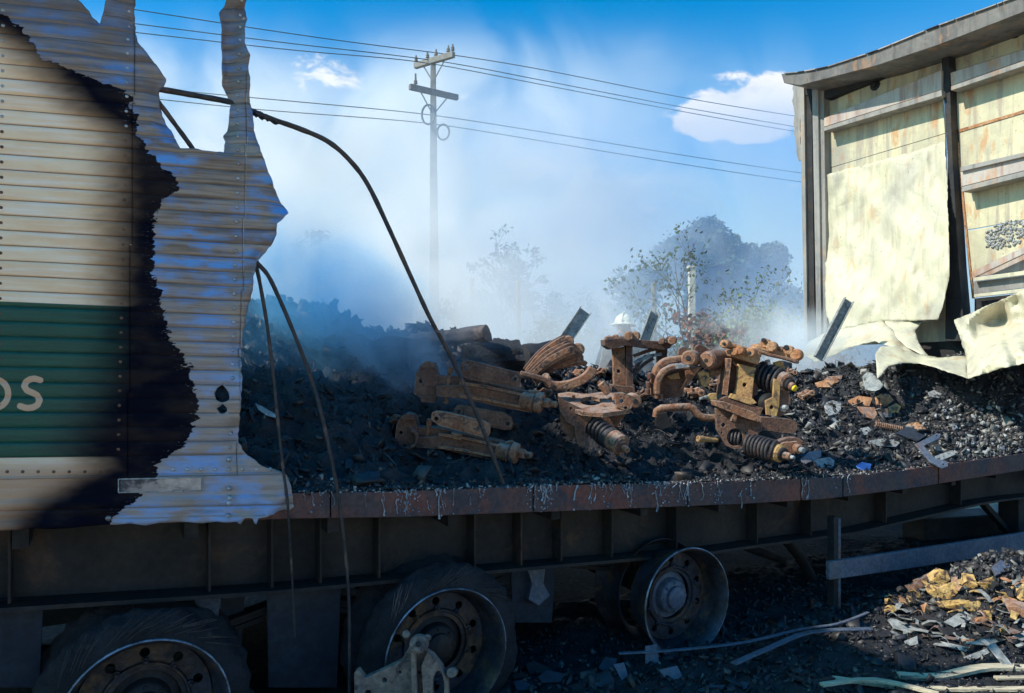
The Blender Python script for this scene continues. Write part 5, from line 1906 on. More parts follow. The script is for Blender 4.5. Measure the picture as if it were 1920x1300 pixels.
def long_arm(dx, dy, Y, label, tip=M_rust, body=M_rust_dark, arch=False, sc_=1.0):
    def q(x, y):
        return (x - 910) * sc_ + 910 + dx, (y - 730) * sc_ + 730 + dy
    t = root_thing('suspension_link', *q(910, 750), Y, label, 'suspension link', 'long rusty links in the shade')
    g = dict(cx=910 + dx, gx=0.0006)
    pplate(t, 'fork_head', [q(*p) for p in ((780, 700), (788, 686), (800, 683), (816, 686), (820, 702), (820, 738), (812, 750), (796, 752), (776, 738))], Y, 0.13, body, holes=[(*q(789, 715), 4 * sc_)], **g)
    pplate(t, 'fork_cheek', [q(*p) for p in ((786, 742), (818, 744), (814, 756), (790, 754))], Y - 0.02, 0.10, body, **g)
    pplate(t, 'fork_cheek', [q(*p) for p in ((790, 683), (800, 677), (814, 680), (816, 690), (790, 690))], Y - 0.02, 0.10, body, **g)
    if arch:
        ring = [q(808 + 16 * cos(a), 727 + 19 * sin(a)) for a in np.linspace(0.5 * pi, -0.5 * pi, 7)]
        inner = [q(808 + 10 * cos(a), 727 + 13 * sin(a)) for a in np.linspace(-0.5 * pi, 0.5 * pi, 7)]
        pplate(t, 'ring', ring + inner, Y - 0.05, 0.04, body, **g)
    pplate(t, 'beam', [q(*p) for p in ((818, 704), (868, 706), (905, 716), (990, 734), (1000, 742), (1000, 752), (905, 734), (868, 728), (818, 728))], Y + 0.01, 0.11, body, **g)
    pplate(t, 'beam', [q(*p) for p in ((818, 724), (866, 722), (905, 728), (992, 748), (993, 774), (958, 768), (870, 748), (818, 744))], Y - 0.03, 0.12, body, **g)
    pplate(t, 'flange_strip', [q(*p) for p in ((862, 716), (905, 722), (985, 740), (985, 744), (904, 727), (862, 721))], Y - 0.05, 0.03, tip, bevel=0.002, **g)
    pplate(t, 'flange_strip', [q(*p) for p in ((862, 740), (905, 746), (960, 758), (992, 764), (992, 768), (904, 751), (862, 745))], Y - 0.05, 0.03, tip, bevel=0.002, **g)
    a, b, c, d = q(977, 750), q(1004, 757), q(1014, 760), q(1018, 759)
    pcyl(t, 'collar', (*a, Y + 0.03), (*b, Y), 17, tip)
    pcyl(t, 'collar', (*q(1003, 753), Y), (*q(1018, 757), Y - 0.01), 20, tip)
    pcyl(t, 'nut', (*q(1016, 755), Y), (*q(1032, 757), Y - 0.02), 10, tip, seg=6)
    pcyl(t, 'stud', (*q(1030, 757), Y - 0.01), (*q(1044, 759), Y - 0.03), 6, tip)
    pplate(t, 'lug', [q(*p) for p in ((992, 734), (1006, 731), (1016, 738), (1016, 748), (996, 748))], Y - 0.03, 0.05, tip, holes=[(*q(1005, 739), 2.6)], **g)
    pcyl(t, 'pin', (*q(843, 697), Y - 0.03), (*q(836, 752), Y - 0.03), 3.6, tip)
    pcyl(t, 'pin_head', (*q(846, 688), Y - 0.03), (*q(843, 700), Y - 0.03), 5.5, tip)
    pcyl(t, 'pin_head', (*q(836, 748), Y - 0.03), (*q(835, 757), Y - 0.03), 5.5, tip)
    return t


long_arm(0, 0, 3.98, 'long rusty arm with ribbed beam and stud, upper of the two in the shade', tip=M_rust, body=M_rust_dark)
long_arm(-42, 96, 3.80, 'long dark arm with ring and pin, lying lowest near the rail behind the bent rod', tip=M_rust, body=M_rust_dark, arch=True, sc_=0.96)


def link_plate(pts, holes, Y, mat, label, gx=0.0006, thick=0.05):
    cx = sum(p[0] for p in pts) / len(pts)
    cy_ = sum(p[1] for p in pts) / len(pts)
    t = root_thing('link_plate', cx, cy_, Y, label, 'link plate', 'flat rusty link plates')
    pplate(t, 'plate', pts, Y, thick, mat, holes=holes, cx=cx, gx=gx)
    for hx, hy, hr in holes:
        m = MB()
        m.lathe(PX(hx, hy, Y - 0.002, cx=cx, gx=gx), V((0, -1, 0)), [(0, hr * Y / 1400 + .001), (0.004, hr * Y / 1400 + .001), (0.004, hr * Y / 1400 + .009), (0, hr * Y / 1400 + .011)], 14)
        m.build('hole_rim', mat, t, smooth=30)
    m = MB()
    a_ = [(p[0] + (cx - p[0]) * 0.35, p[1] + (cy_ - p[1]) * 0.35) for p in pts]
    m.prism([[PX(x, y, Y - 0.004, cx=cx, gx=gx) for x, y in a_]], V((0, 0.006, 0)))
    m.build('raised_pad', mat, t, bevel=0.002)
    return t


link_plate([(862, 689), (866, 680), (876, 675), (890, 678), (974, 699), (977, 706), (975, 724), (970, 728), (880, 712), (868, 706)], [(874, 690, 3.6), (966, 711, 3)], 3.86, M_rust_dark, 'large flat link plate leaning on the upper long arm')
link_plate([(808, 786), (810, 774), (818, 771), (836, 773), (908, 790), (919, 797), (919, 812), (914, 821), (904, 820), (822, 798)], [(818, 785, 4), (907, 808, 4)], 3.70, M_rust, 'lighter link plate with a hole at each end, front of the middle pair')
link_plate([(850, 768), (858, 760), (872, 761), (945, 774), (960, 784), (963, 797), (958, 806), (946, 807), (868, 790), (852, 782)], [(860, 772, 3.6), (952, 795, 4)], 3.92, M_rust_dark, 'darker link plate with clipped corner, behind the middle pair')
# small light pieces under and near the plates
t = root_thing('wedge_block', 848, 826, 3.75, 'small brown wedge block under the lighter link plate', 'block')
pplate(t, 'block', [(845, 812), (866, 815), (864, 826), (848, 823)], 3.74, 0.06, M_rust)

# left small casting and brass disc in the smoke
t = root_thing('small_casting', 655, 865, 3.62, 'small knobbly casting close to the rail in the blue smoke', 'casting')
for (x, y, r_, Y) in ((648, 848, 13, 3.62), (662, 852, 11, 3.58), (650, 862, 9, 3.56)):
    pcyl(t, 'boss', (x, y, Y), (x + 6, y + 3, Y + 0.06), r_, M_rust_dark)
pplate(t, 'web', [(634, 838), (660, 836), (678, 846), (676, 858), (650, 868), (636, 860)], 3.64, 0.05, M_rust_dark)
pcyl(t, 'stud', (676, 856, 3.6), (698, 860, 3.57), 4, M_rust)
pcyl(t, 'stud', (640, 840, 3.6), (637, 826, 3.6), 4, M_rust)
t = root_thing('flanged_disc', 628, 800, 3.8, 'dark flanged disc with brassy knob glimpsed through the smoke', 'disc')
pcyl(t, 'disc', (620, 800, 3.8), (616, 799, 3.86), 22, M_rust_dark)
pcyl(t, 'knob', (639, 788, 3.74), (634, 788, 3.8), 7, M_yellow)

# top roll and bundles on the ridge
def lumpy(name, A, B, r, mat, label, cat, seed=1, flute=0.15, seg=26, rings=18, squash=1.0, taper=(1, 1)):
    A, B = V(A), V(B)
    ax = (B - A)
    L = ax.length
    ax.normalize()
    e1 = ax.cross(V((0, 0, 1))).normalized()
    e2 = e1.cross(ax)
    th = np.linspace(0, 2 * pi, seg, endpoint=False)
    tt = np.concatenate([[0, 0], np.linspace(0, 1, rings), [1, 1]])
    rr = np.concatenate([[0, .55], np.linspace(1, 1, rings), [.6, 0]])
    v = []
    for i_, (t_, q_) in enumerate(zip(tt, rr)):
        tp = taper[0] + (taper[1] - taper[0]) * t_
        n1 = fbm(np.cos(th) * 2 + seed + 5, np.sin(th) * 2 + t_ * L * 7 + 9, 3) - 0.5
        n2 = fbm(th * 3.2 + seed, np.full_like(th, t_ * 1.5 + seed), 3) - 0.5
        R_ = r * q_ * tp * (1 + n1 * 0.5 + n2 * flute * 2)
        v.append(np.array(A)[None] + np.array(ax)[None] * (t_ * L) + np.outer(np.cos(th) * R_, np.array(e1)) + np.outer(np.sin(th) * R_ * squash, np.array(e2)))
    v = np.concatenate(v)
    f = []
    for i_ in range(len(tt) - 1):
        for k_ in range(seg):
            k2 = (k_ + 1) % seg
            f.append((i_ * seg + k_, i_ * seg + k2, (i_ + 1) * seg + k2, (i_ + 1) * seg + k_))
    return mesh_np(name, v, f, mat, None, smooth=50, label=label, cat=cat)


lumpy('charred_roll', W(775, 640, 4.7), W(912, 624, 4.45), 0.047, surf('singed_brown_roll', (0.10, 0.075, 0.065), (0.05, 0.045, 0.05), 8, .8, 0, (0.16, 0.12, 0.10), (.55, .7), 12, .5), 'long charred roll on top of the heap behind the curved rod', 'roll', 2, 0.12)
lumpy('charred_bundle', W(872, 676, 4.5), W(975, 668, 4.6), 0.10, M_char, 'rounded charred bundle under the long roll', 'bundle', 4, 0.4, squash=0.9)
lumpy('charred_bundle', W(982, 668, 4.75), W(1060, 655, 4.9), 0.085, M_soot, 'flat-topped dark bundle behind the fluted rusty bundle', 'bundle', 5, 0.3, squash=0.8)
lumpy('charred_bundle', W(700, 668, 4.4), W(800, 660, 4.6), 0.09, M_char, 'charred bundle in the smoke left of the long roll', 'bundle', 8, 0.4)
# fluted rusty bundle
t = root_thing('fluted_bundle', 1045, 670, 4.35, 'melted rusty bundle with fluted sides leaning up to the right', 'bundle')
r3 = random.Random(6)
for k in range(9):
    f_ = k / 8
    x0, y0 = 985 + 18 * f_, 694 + 24 * f_
    x1, y1 = 1062 + 32 * f_, 632 + 46 * f_
    Y = 4.42 - 0.10 * sin(f_ * pi)
    curve_bar(t, 'flute', [W(x0, y0, Y + 0.04), W((x0 + x1) / 2 - 8, (y0 + y1) / 2 - 6 + r3.uniform(-3, 3), Y - 0.03), W(x1 - 8, y1 + r3.uniform(-3, 3), Y - 0.03), W(x1 + r3.uniform(-4, 6), y1 + 6, Y + 0.03)], 0.032, 0.10, M_rust if k % 3 else M_rust_dark, bevel=0.008)
for (x, y, r_) in ((1085, 655, 12), (1066, 640, 11), (1086, 672, 9)):
    pcyl(t, 'boss', (x, y, 4.30), (x - 6, y + 3, 4.42), r_, M_rust, label=None)
# curved forging
t = root_thing('curved_forging', 1060, 710, 4.15, 'curved rusty forging with ball end before the fluted bundle', 'forging')
curve_bar(t, 'arm', [W(1112, 690, 4.12), W(1100, 706, 4.12), W(1078, 718, 4.12), W(1050, 724, 4.12), W(1030, 720, 4.12), W(1024, 708, 4.12)], 0.05, 0.06, M_rust, bevel=0.012)
pcyl(t, 'ball_end', (1022, 706, 4.1), (1028, 714, 4.14), 8, M_rust)
curve_bar(t, 'arm', [W(975, 700, 4.1), W(1000, 706, 4.1), W(1024, 714, 4.1), W(1035, 726, 4.1)], 0.03, 0.05, M_rust_dark, bevel=0.01)

# bracket with coil spring, left of the big group
t = root_thing('spring_bracket', 1120, 790, 4.05, 'rusty bracket with pierced top plate and coil spring, its end stud pointing at the rail', 'spring bracket')
Y = 4.08
g = dict(cx=1120, cy_=760, gx=0.0004, gy=-0.0085)
m = MB()
ov = [PX(1108 + 21 * cos(a), 752 + 8.5 * sin(a), Y, **g) for a in np.linspace(0, 2 * pi, 16, endpoint=False)]
ov2 = [PX(1146 + 6 * cos(a), 748 + 4 * sin(a), Y, **g) for a in np.linspace(0, 2 * pi, 10, endpoint=False)]
ov3 = [PX(1077 + 5 * cos(a), 744 + 3 * sin(a), Y, **g) for a in np.linspace(0, 2 * pi, 10, endpoint=False)]
m.prism([[PX(x, y, Y, **g) for x, y in ((1046, 738), (1066, 735), (1100, 739), (1128, 735), (1160, 738), (1178, 744), (1182, 760), (1180, 768), (1130, 775), (1092, 772), (1068, 764), (1050, 752))], ov, ov2, ov3], V((0, 0.0, -0.022)))
m.build('top_plate', M_rust, t, bevel=0.004)
pplate(t, 'front_cheek', [(1046, 742), (1060, 752), (1112, 776), (1108, 786), (1098, 800), (1096, 832), (1086, 838), (1080, 824), (1078, 800), (1062, 790), (1050, 770)], 4.0, 0.03, M_rust_dark, holes=[(1100, 780, 4), (1070, 766, 3)])
pplate(t, 'side_lug', [(1152, 738), (1170, 737), (1184, 742), (1184, 764), (1176, 770), (1156, 764)], 4.02, 0.05, M_rust, holes=[(1165, 752, 4), (1173, 765, 3.4)])
pcyl(t, 'bushing', (1190, 752, 4.02), (1184, 750, 4.12), 14, M_rust)
pcyl(t, 'bushing_bore', (1191, 752.5, 4.015), (1190, 752, 4.03), 5, M_soot)
pcyl(t, 'hook', (1126, 718, 4.1), (1142, 738, 4.1), 8, M_rust)
pcyl(t, 'hook', (1124, 720, 4.1), (1130, 716, 4.16), 6, M_rust)
pplate(t, 'back_web', [(1120, 770), (1160, 768), (1176, 774), (1158, 800), (1140, 804), (1126, 795)], 4.12, 0.05, M_rust_dark)
pplate(t, 'skirt_plate', [(1050, 770), (1078, 800), (1080, 824), (1068, 822), (1052, 806)], 4.05, 0.04, M_rust_dark)
coil(t, (1106, 792, 4.06), (1145, 822, 3.93), 17, 6, 0.010)
pcyl(t, 'spring_cap', (1140, 818, 3.95), (1148, 825, 3.92), 21, M_spring)
pcyl(t, 'spring_cap', (1147, 823, 3.93), (1166, 837, 3.86), 20, M_rust)
pcyl(t, 'washer', (1165, 836, 3.87), (1169, 839, 3.85), 12, M_rust_dark)
pcyl(t, 'stud', (1167, 838, 3.86), (1177, 845, 3.82), 6, M_rust)

# tall bracket on two columns
t = root_thing('tall_bracket', 1195, 690, 5.0, 'tall rusty bracket, a slab with lugs on two columns, below the pale helmet', 'bracket')
Y = 5.0
pplate(t, 'top_slab', [(1133, 637), (1170, 634), (1262, 643), (1258, 652), (1245, 657), (1174, 648), (1145, 656), (1134, 648)], Y - 0.06, 0.22, M_rust_dark, gx=0.0008, cx=1190)
for (x, y, r_, d) in ((1140, 638, 8, -.08), (1152, 635, 7, -.06), (1163, 637, 6, -.07), (1178, 631, 9, -.08), (1190, 631, 9, -.04), (1240, 640, 6, -.08), (1260, 639, 8, -.08), (1253, 637, 6, .0)):
    pcyl(t, 'lug', (x, y, Y + d), (x + 2, y - 1, Y + d + 0.09), r_, M_rust_dark if x % 2 else M_rust)
pplate(t, 'column', [(1149, 655), (1172, 650), (1174, 728), (1170, 732), (1151, 722)], Y, 0.06, M_rust, holes=[(1160, 697, 3.4)])
pplate(t, 'column_side', [(1174, 648), (1186, 648), (1187, 728), (1174, 732)], Y - 0.02, 0.12, M_rust_dark)
pplate(t, 'column', [(1232, 655), (1252, 652), (1250, 690), (1234, 690)], Y + 0.1, 0.06, M_rust_dark)
for k, (x0, y0, x1, y1) in enumerate(((1188, 668, 1250, 652), (1190, 680, 1240, 664), (1190, 700, 1225, 672), (1192, 690, 1212, 668))):
    curve_bar(t, 'strut', [W(x0, y0, Y + 0.02), W((x0 + x1) / 2, (y0 + y1) / 2 - 3, Y + 0.04), W(x1, y1, Y + 0.05)], 0.022, 0.03, M_ash if k == 1 else M_rust_dark)
pplate(t, 'foot', [(1148, 722), (1190, 726), (1192, 737), (1150, 735)], Y - 0.03, 0.18, M_rust_dark)

# curved arms pair
t = root_thing('curved_arm_pair', 1270, 700, 4.75, 'pair of curved rusty arms with round bosses, between the tall bracket and the yellow-faced block', 'curved arms')
Y = 4.72
curve_bar(t, 'curved_arm', [W(1292, 672, Y), W(1270, 674, Y), W(1248, 678, Y), W(1234, 690, Y), W(1228, 706, Y), W(1226, 724, Y), W(1227, 742, Y)], 0.045, 0.075, M_rust, bevel=0.010)
curve_bar(t, 'curved_arm', [W(1292, 688, Y - .07), W(1268, 688, Y - .07), W(1248, 694, Y - .07), W(1237, 706, Y - .07), W(1232, 722, Y - .07), W(1232, 740, Y - .07)], 0.035, 0.06, M_rust, bevel=0.008)
pcyl(t, 'boss', (1291, 672, Y - .10), (1301, 672, Y + .06), 15, M_rust)
pcyl(t, 'boss_bore', (1290.5, 672, Y - .104), (1291, 672, Y - .09), 5, M_soot)
pcyl(t, 'boss', (1326, 676, Y - .05), (1362, 672, Y + .10), 18, M_rust_dark)
pcyl(t, 'boss_face', (1324, 676, Y - .065), (1330, 676, Y - .03), 16, M_rust)
pcyl(t, 'boss_bore', (1323.5, 676, Y - .068), (1326, 676, Y - .05), 4, M_soot)
pplate(t, 'cheek', [(1271, 665), (1273, 654), (1281, 650), (1290, 655), (1300, 664), (1296, 672), (1275, 674)], Y + .08, 0.03, M_rust_dark)
pplate(t, 'cheek', [(1302, 664), (1303, 651), (1310, 645), (1322, 650), (1336, 660), (1346, 668), (1330, 690), (1316, 688)], Y + .08, 0.03, M_rust_dark)
pplate(t, 'web_plate', [(1246, 700), (1284, 690), (1284, 716), (1280, 744), (1238, 748), (1238, 718)], Y + .03, 0.05, M_rust_dark)
pplate(t, 'bright_wedge', [(1250, 706), (1272, 698), (1276, 710), (1258, 712)], Y + .0, 0.02, M_yellow)
pplate(t, 'wing', [(1284, 696), (1300, 690), (1318, 688), (1306, 700), (1292, 722), (1278, 730), (1288, 712)], Y - .02, 0.05, M_rust)
pplate(t, 'bright_face', [(1266, 684), (1290, 683), (1294, 688), (1268, 692)], Y - .12, 0.012, M_ash, bevel=0.002)
for (x, y) in ((1216, 722), (1214, 735), (1232, 742), (1238, 746), (1219, 705)):
    pcyl(t, 'clevis_pin', (x, y - 6, Y - .04), (x, y + 6, Y - .04), 5, M_rust_dark if x < 1220 else M_rust)
pplate(t, 'clevis', [(1308, 700), (1318, 694), (1330, 700), (1332, 718), (1324, 726), (1316, 724)], Y - .02, 0.05, M_yellow, holes=[(1322, 708, 4)])
pplate(t, 'clevis_arm', [(1330, 696), (1356, 686), (1358, 694), (1346, 706), (1332, 708)], Y + .02, 0.05, M_rust)

# bent rod lying in front
t = root_thing('cranked_rod', 1285, 775, 4.6, 'cranked rusty rod lying on char left of the lower spring unit', 'rod')
m = MB()
Y = 4.6
m.tube([W(1229, 782, Y), W(1231, 771, Y), W(1240, 766, Y), (W(1268, 764, Y)), W(1292, 763, Y), W(1300, 767, Y), W(1308, 777, Y), W(1317, 783, Y), W(1345, 784, Y)], [.020, .022, .024, .024, .024, .024, .024, .024, .022], 12)
m.build('bar', M_rust, t, smooth=60)
pplate(t, 'drop_plate', [(1229, 776), (1250, 774), (1262, 800), (1240, 806), (1229, 800)], 4.66, 0.03, M_soot)
t = root_thing('short_peg', 1326, 824, 4.55, 'short scorched yellow peg on the char left of the spring ring', 'peg')
pcyl(t, 'peg', (1308, 823, 4.5), (1346, 826, 4.55), 6.5, M_yellow, r2=3.5)
t = root_thing('small_bracket', 1335, 745, 4.7, 'small yellowish bracket wedged at the foot of the yellow-faced block', 'bracket')
pplate(t, 'bracket', [(1322, 748), (1333, 738), (1344, 738), (1346, 752), (1330, 752)], 4.62, 0.03, M_yellow)
pcyl(t, 'pin', (1312, 748, 4.6), (1326, 744, 4.62), 3, M_ash)

# yellow-faced block with lugs on top and two dampers
t = root_thing('suspension_block', 1410, 700, 4.7, 'yellow-faced upright suspension block with orange lugs on top and a yellow-tipped damper', 'suspension block')
Y = 4.66
g = dict(cx=1400, gx=-0.0009)
pplate(t, 'block', [(1366, 672), (1388, 668), (1424, 682), (1420, 748), (1412, 756), (1358, 742), (1360, 730)], Y + .05, 0.20, M_rust_dark, **g)
pplate(t, 'edge_flange', [(1362, 672), (1372, 672), (1364, 742), (1354, 740)], Y - .04, 0.08, M_rust, **g)
pplate(t, 'face_plate', [(1384, 682), (1418, 690), (1415, 700), (1410, 754), (1374, 742), (1380, 730)], Y - .01, 0.03, M_yellow, holes=[(1396.5, 722, 4)], **g)
pplate(t, 'face_foot', [(1372, 738), (1412, 748), (1420, 756), (1408, 760), (1366, 746)], Y - .05, 0.09, M_yellow, **g)
pplate(t, 'base_slab', [(1342, 752), (1364, 742), (1408, 758), (1432, 766), (1424, 782), (1400, 778), (1346, 760)], Y - .04, 0.18, M_rust_dark, **g)
pplate(t, 'top_slab', [(1369, 657), (1400, 654), (1424, 662), (1426, 674), (1422, 684), (1388, 674), (1371, 668)], Y - .05, 0.2, M_orange, **g)
for (x, y, r_, d, L) in ((1358, 645, 8, -.08, .10), (1376, 660, 7, -.08, .06), (1386, 657, 8, -.09, .06), (1406, 661, 9, -.08, .05), (1370, 650, 6, -.02, .1)):
    pcyl(t, 'lug', (x, y, Y + d), (x + 7, y + 1, Y + d + L), r_, M_orange)
pcyl(t, 'lug_bore', (1405, 661.5, Y - .085), (1407, 662, Y - .07), 3, M_soot)
pcyl(t, 'lug_bore', (1357, 645, Y - .085), (1359, 645, Y - .07), 3, M_soot)
curve_bar(t, 'lug_bar', [W(1352, 645, Y), W(1372, 649, Y), W(1400, 657, Y), W(1424, 668, Y)], 0.03, 0.08, M_orange, bevel=0.008)
# rear arm with big lugs
curve_bar(t, 'rear_arm', [W(1412, 650, Y + .14), W(1436, 656, Y + .12), W(1458, 662, Y + .10), W(1480, 670, Y + .08), W(1494, 672, Y + .08)], 0.035, 0.12, M_orange, bevel=0.010)
for (x, y, r_, d, mt) in ((1434, 644, 9, .06, M_orange), (1446, 650, 10, .02, M_orange), (1462, 655, 6, .04, M_rust), (1478, 657, 9, .0, M_orange), (1492, 665, 11, -.02, M_orange), (1431, 638, 4, .03, M_soot), (1474, 652, 5, .0, M_soot), (1420, 650, 6, .1, M_rust)):
    pcyl(t, 'arm_lug', (x, y, Y + d), (x + 4, y + 1, Y + d + .09), r_, mt)
curve_bar(t, 'arm_rib', [W(1412, 655, Y + .03), W(1440, 665, Y + .01), W(1470, 672, Y), W(1496, 680, Y)], 0.02, 0.05, M_rust, bevel=0.006)
pplate(t, 'stay', [(1452, 680), (1466, 676), (1472, 690), (1468, 702), (1458, 698)], Y + .03, 0.04, M_yellow)
pplate(t, 'stay', [(1436, 676), (1444, 674), (1446, 686), (1440, 686)], Y + .02, 0.03, M_ash)
coil(t, (1420, 700, Y + .10), (1462, 716, Y - .02), 23, 5, 0.011)
pcyl(t, 'damper_body', (1418, 699, Y + .12), (1466, 717, Y - .02), 21, M_spring)
pcyl(t, 'damper_cap', (1462, 714, Y - .02), (1478, 720, Y - .08), 19, M_rust)
pcyl(t, 'damper_collar', (1476, 720, Y - .07), (1484, 723, Y - .10), 12, M_soot)
pcyl(t, 'damper_tip', (1480, 722, Y - .09), (1488, 727, Y - .12), 8, M_rust)
pcyl(t, 'yellow_tip', (1486, 727, Y - .11), (1492, 729, Y - .13), 6, M_tip)
pplate(t, 'end_plate', [(1452, 710), (1463, 714), (1461, 760), (1456, 781), (1438, 778), (1436, 752), (1450, 745)], Y - .10, 0.025, M_yellow, holes=[(1447, 764, 4)])
pplate(t, 'end_plate_side', [(1463, 714), (1474, 722), (1484, 748), (1478, 772), (1462, 782), (1456, 781), (1461, 760)], Y - .08, 0.05, M_rust_dark)
pcyl(t, 'bolt', (1470, 766, Y - .09), (1464, 764, Y - .03), 8, M_ash, seg=6)
pcyl(t, 'bolt_stud', (1475, 764, Y - .12), (1468, 764, Y - .08), 4.5, M_ash)
pcyl(t, 'damper_body', (1424, 752, Y + .08), (1446, 760, Y - .02), 20, M_soot)

# lower unit: perforated plate, spring ring, spring and two studs
t = root_thing('spring_unit', 1420, 815, 4.5, 'lower rusty unit with perforated plate, coil seen through a ring, and two end studs', 'spring unit')
Y = 4.48
hexh = [(1356, 797, 4.5), (1353, 812, 2.4), (1372, 780, 3.0), (1398, 812, 2.4), (1350, 780, 2.0)]
m = MB()
g = dict(cx=1380, gx=-0.0006)
outer = [(1342, 766), (1352, 762), (1380, 776), (1420, 788), (1429, 794), (1428, 808), (1418, 816), (1402, 818), (1399, 832), (1390, 841), (1376, 842), (1362, 836), (1354, 822), (1344, 806)]
ring_hole = [PX(1378 + 15 * cos(a), 820 + 17 * sin(a), Y, **g) for a in np.linspace(0, 2 * pi, 18, endpoint=False)]
m.prism([[PX(x, y, Y, **g) for x, y in outer], ring_hole] + [dome(x, y, r_, Y, 6, **g) for x, y, r_ in hexh], V((0.0, 0.03, 0)))
m.build('perforated_plate', M_rust_dark, t, bevel=0.003)
pplate(t, 'top_flange', [(1340, 752), (1360, 754), (1412, 772), (1428, 784), (1424, 792), (1396, 784), (1342, 762)], Y - .05, 0.10, M_rust, **g)
pplate(t, 'gusset', [(1376, 774), (1384, 776), (1380, 792), (1370, 790)], Y - .04, 0.03, M_rust)
coil(t, (1366, 818, Y + .06), (1392, 824, Y + .02), 13, 4.2, 0.008)
coil(t, (1402, 832, Y + .02), (1448, 846, Y - .12), 19, 7, 0.0105)
pcyl(t, 'spring_cap', (1446, 845, Y - .12), (1452, 847, Y - .13), 22, M_spring)
pcyl(t, 'yellow_cap_ring', (1450, 847, Y - .12), (1466, 852, Y - .17), 17, M_yellow)
pcyl(t, 'washer', (1465, 851, Y - .16), (1470, 853, Y - .18), 13, M_soot)
pcyl(t, 'stud', (1468, 853, Y - .17), (1482, 857, Y - .21), 7, M_rust)
pcyl(t, 'stud_tip', (1480, 857, Y - .2), (1489, 859, Y - .23), 4, M_ash)
curve_bar(t, 'tie_bar', [W(1455, 834, Y - .10), W(1472, 827, Y - .08), W(1490, 826, Y - .08), W(1500, 832, Y - .09)], 0.04, 0.05, M_rust_dark, bevel=0.008)
pplate(t, 'tie_plate', [(1452, 838), (1470, 830), (1496, 828), (1503, 838), (1490, 852), (1468, 846)], Y - .13, 0.03, M_rust)
pcyl(t, 'bolt', (1492, 840, Y - .13), (1500, 843, Y - .17), 9, M_rust)
pcyl(t, 'bolt_tip', (1500, 843, Y - .16), (1507, 845, Y - .19), 5.5, M_ash)
pplate(t, 'rear_beam', [(1426, 782), (1460, 784), (1480, 786), (1494, 792), (1495, 804), (1490, 813), (1470, 812), (1428, 806)], Y + .06, 0.07, M_rust_dark, bevel=0.008)
pplate(t, 'lower_web', [(1408, 806), (1466, 812), (1462, 834), (1410, 826)], Y + .06, 0.05, M_soot)

# ================================================================ LOOSE PIECES ON THE BED
def px_plane(px, py, P0, nrm):
    d = V(((px - 960) / 1400, 1, -(py - 650) / 1400))
    o = V((0, 0, EYE))
    tt = (V(P0) - o).dot(nrm) / d.dot(nrm)
    return o + d * tt


def flat_piece(name, pts, mat, label, cat, nrm=None, thick=0.006, lift=0.02, holes=(), group=None, hitf=None, bevel=0.002):
    cx = sum(p[0] for p in pts) / len(pts)
    cy_ = max(p[1] for p in pts) - 2
    P0 = (hitf or hit)(cx, cy_) + V((0, 0, lift))
    nrm = V(nrm or (0.15, -0.55, 0.8)).normalized()
    loops = [[px_plane(x, y, P0, nrm) for x, y in pts]]
    for hx, hy, hr in holes:
        loops.append([px_plane(hx + cos(a) * hr, hy + sin(a) * hr * 0.7, P0, nrm) for a in np.linspace(0, 2 * pi, 8, endpoint=False)])
    m = MB()
    m.prism(loops, -nrm * thick)
    return m.build(name, mat, None, label=label, cat=cat, group=group, bevel=bevel)


GP = 'loose metal scraps on the trailer bed'
flat_piece('lever_plate', [(1546, 760), (1552, 752), (1568, 750), (1578, 756), (1577, 768), (1570, 776), (1556, 779), (1549, 772)], M_ash, 'pale oval lever plate with one hole on the bed right of the damper', 'plate', holes=[(1565, 763, 4)], thick=0.012)
flat_piece('metal_plate', [(1547, 784), (1590, 774), (1597, 784), (1560, 795)], M_plate, 'grey oblong plate just below the pale oval lever', 'plate', group=GP)
flat_piece('metal_plate', [(1592, 808), (1628, 800), (1636, 808), (1632, 814), (1598, 820)], M_ash, 'light oblong plate with a hole left of the ribbed brown roll', 'plate', holes=[(1625, 808, 2.5)], group=GP)
flat_piece('metal_plate', [(1620, 828), (1656, 822), (1692, 826), (1680, 838), (1640, 836)], M_plate, 'pale slab plate lying under the ribbed brown roll', 'plate', group=GP)
flat_piece('metal_plate', [(1752, 855), (1786, 844), (1792, 852), (1760, 866)], M_plate, 'grey oblong plate in the angle of the long bent bracket', 'plate', group=GP)
flat_piece('metal_plate', [(1740, 736), (1752, 731), (1766, 738), (1762, 746), (1744, 744)], M_ash, 'small light plate high on the debris near the curled sheet', 'plate', group=GP)
flat_piece('metal_plate', [(1700, 800), (1745, 812), (1720, 828), (1680, 812)], M_flap, 'dark rectangular plate right of the orange scraps', 'plate', group=GP)
flat_piece('bent_bracket', [(1716, 832), (1724, 829), (1756, 812), (1764, 815), (1762, 822), (1732, 836), (1752, 858), (1776, 866), (1778, 874), (1768, 878), (1745, 866)], M_guard, 'long V-shaped bent bracket near the edge rail', 'bracket', holes=[(1757, 817, 2), (1769, 871, 2.2)], thick=0.012, lift=0.04)
flat_piece('white_wedge', [(1512, 868), (1524, 862), (1556, 857), (1565, 864), (1562, 876), (1520, 878)], M_ash, 'pale wedge-shaped scrap with rounded end by the rail below the studs', 'scrap', thick=0.015, lift=0.03)
flat_piece('white_wedge', [(1500, 862), (1518, 846), (1540, 844), (1540, 856), (1510, 870)], M_guard, 'blue-grey triangular scrap right of the end studs', 'scrap', thick=0.01, lift=0.04)
flat_piece('blue_scrap', [(1605, 873), (1616, 866), (1634, 870), (1632, 880), (1612, 882)], M_blue, 'bright blue square scrap near the edge rail', 'scrap', lift=0.02)
flat_piece('blue_scrap', [(1655, 775), (1664, 770), (1674, 774), (1672, 782), (1658, 782)], M_guard, 'bluish scrap below the orange scraps', 'scrap', lift=0.03)
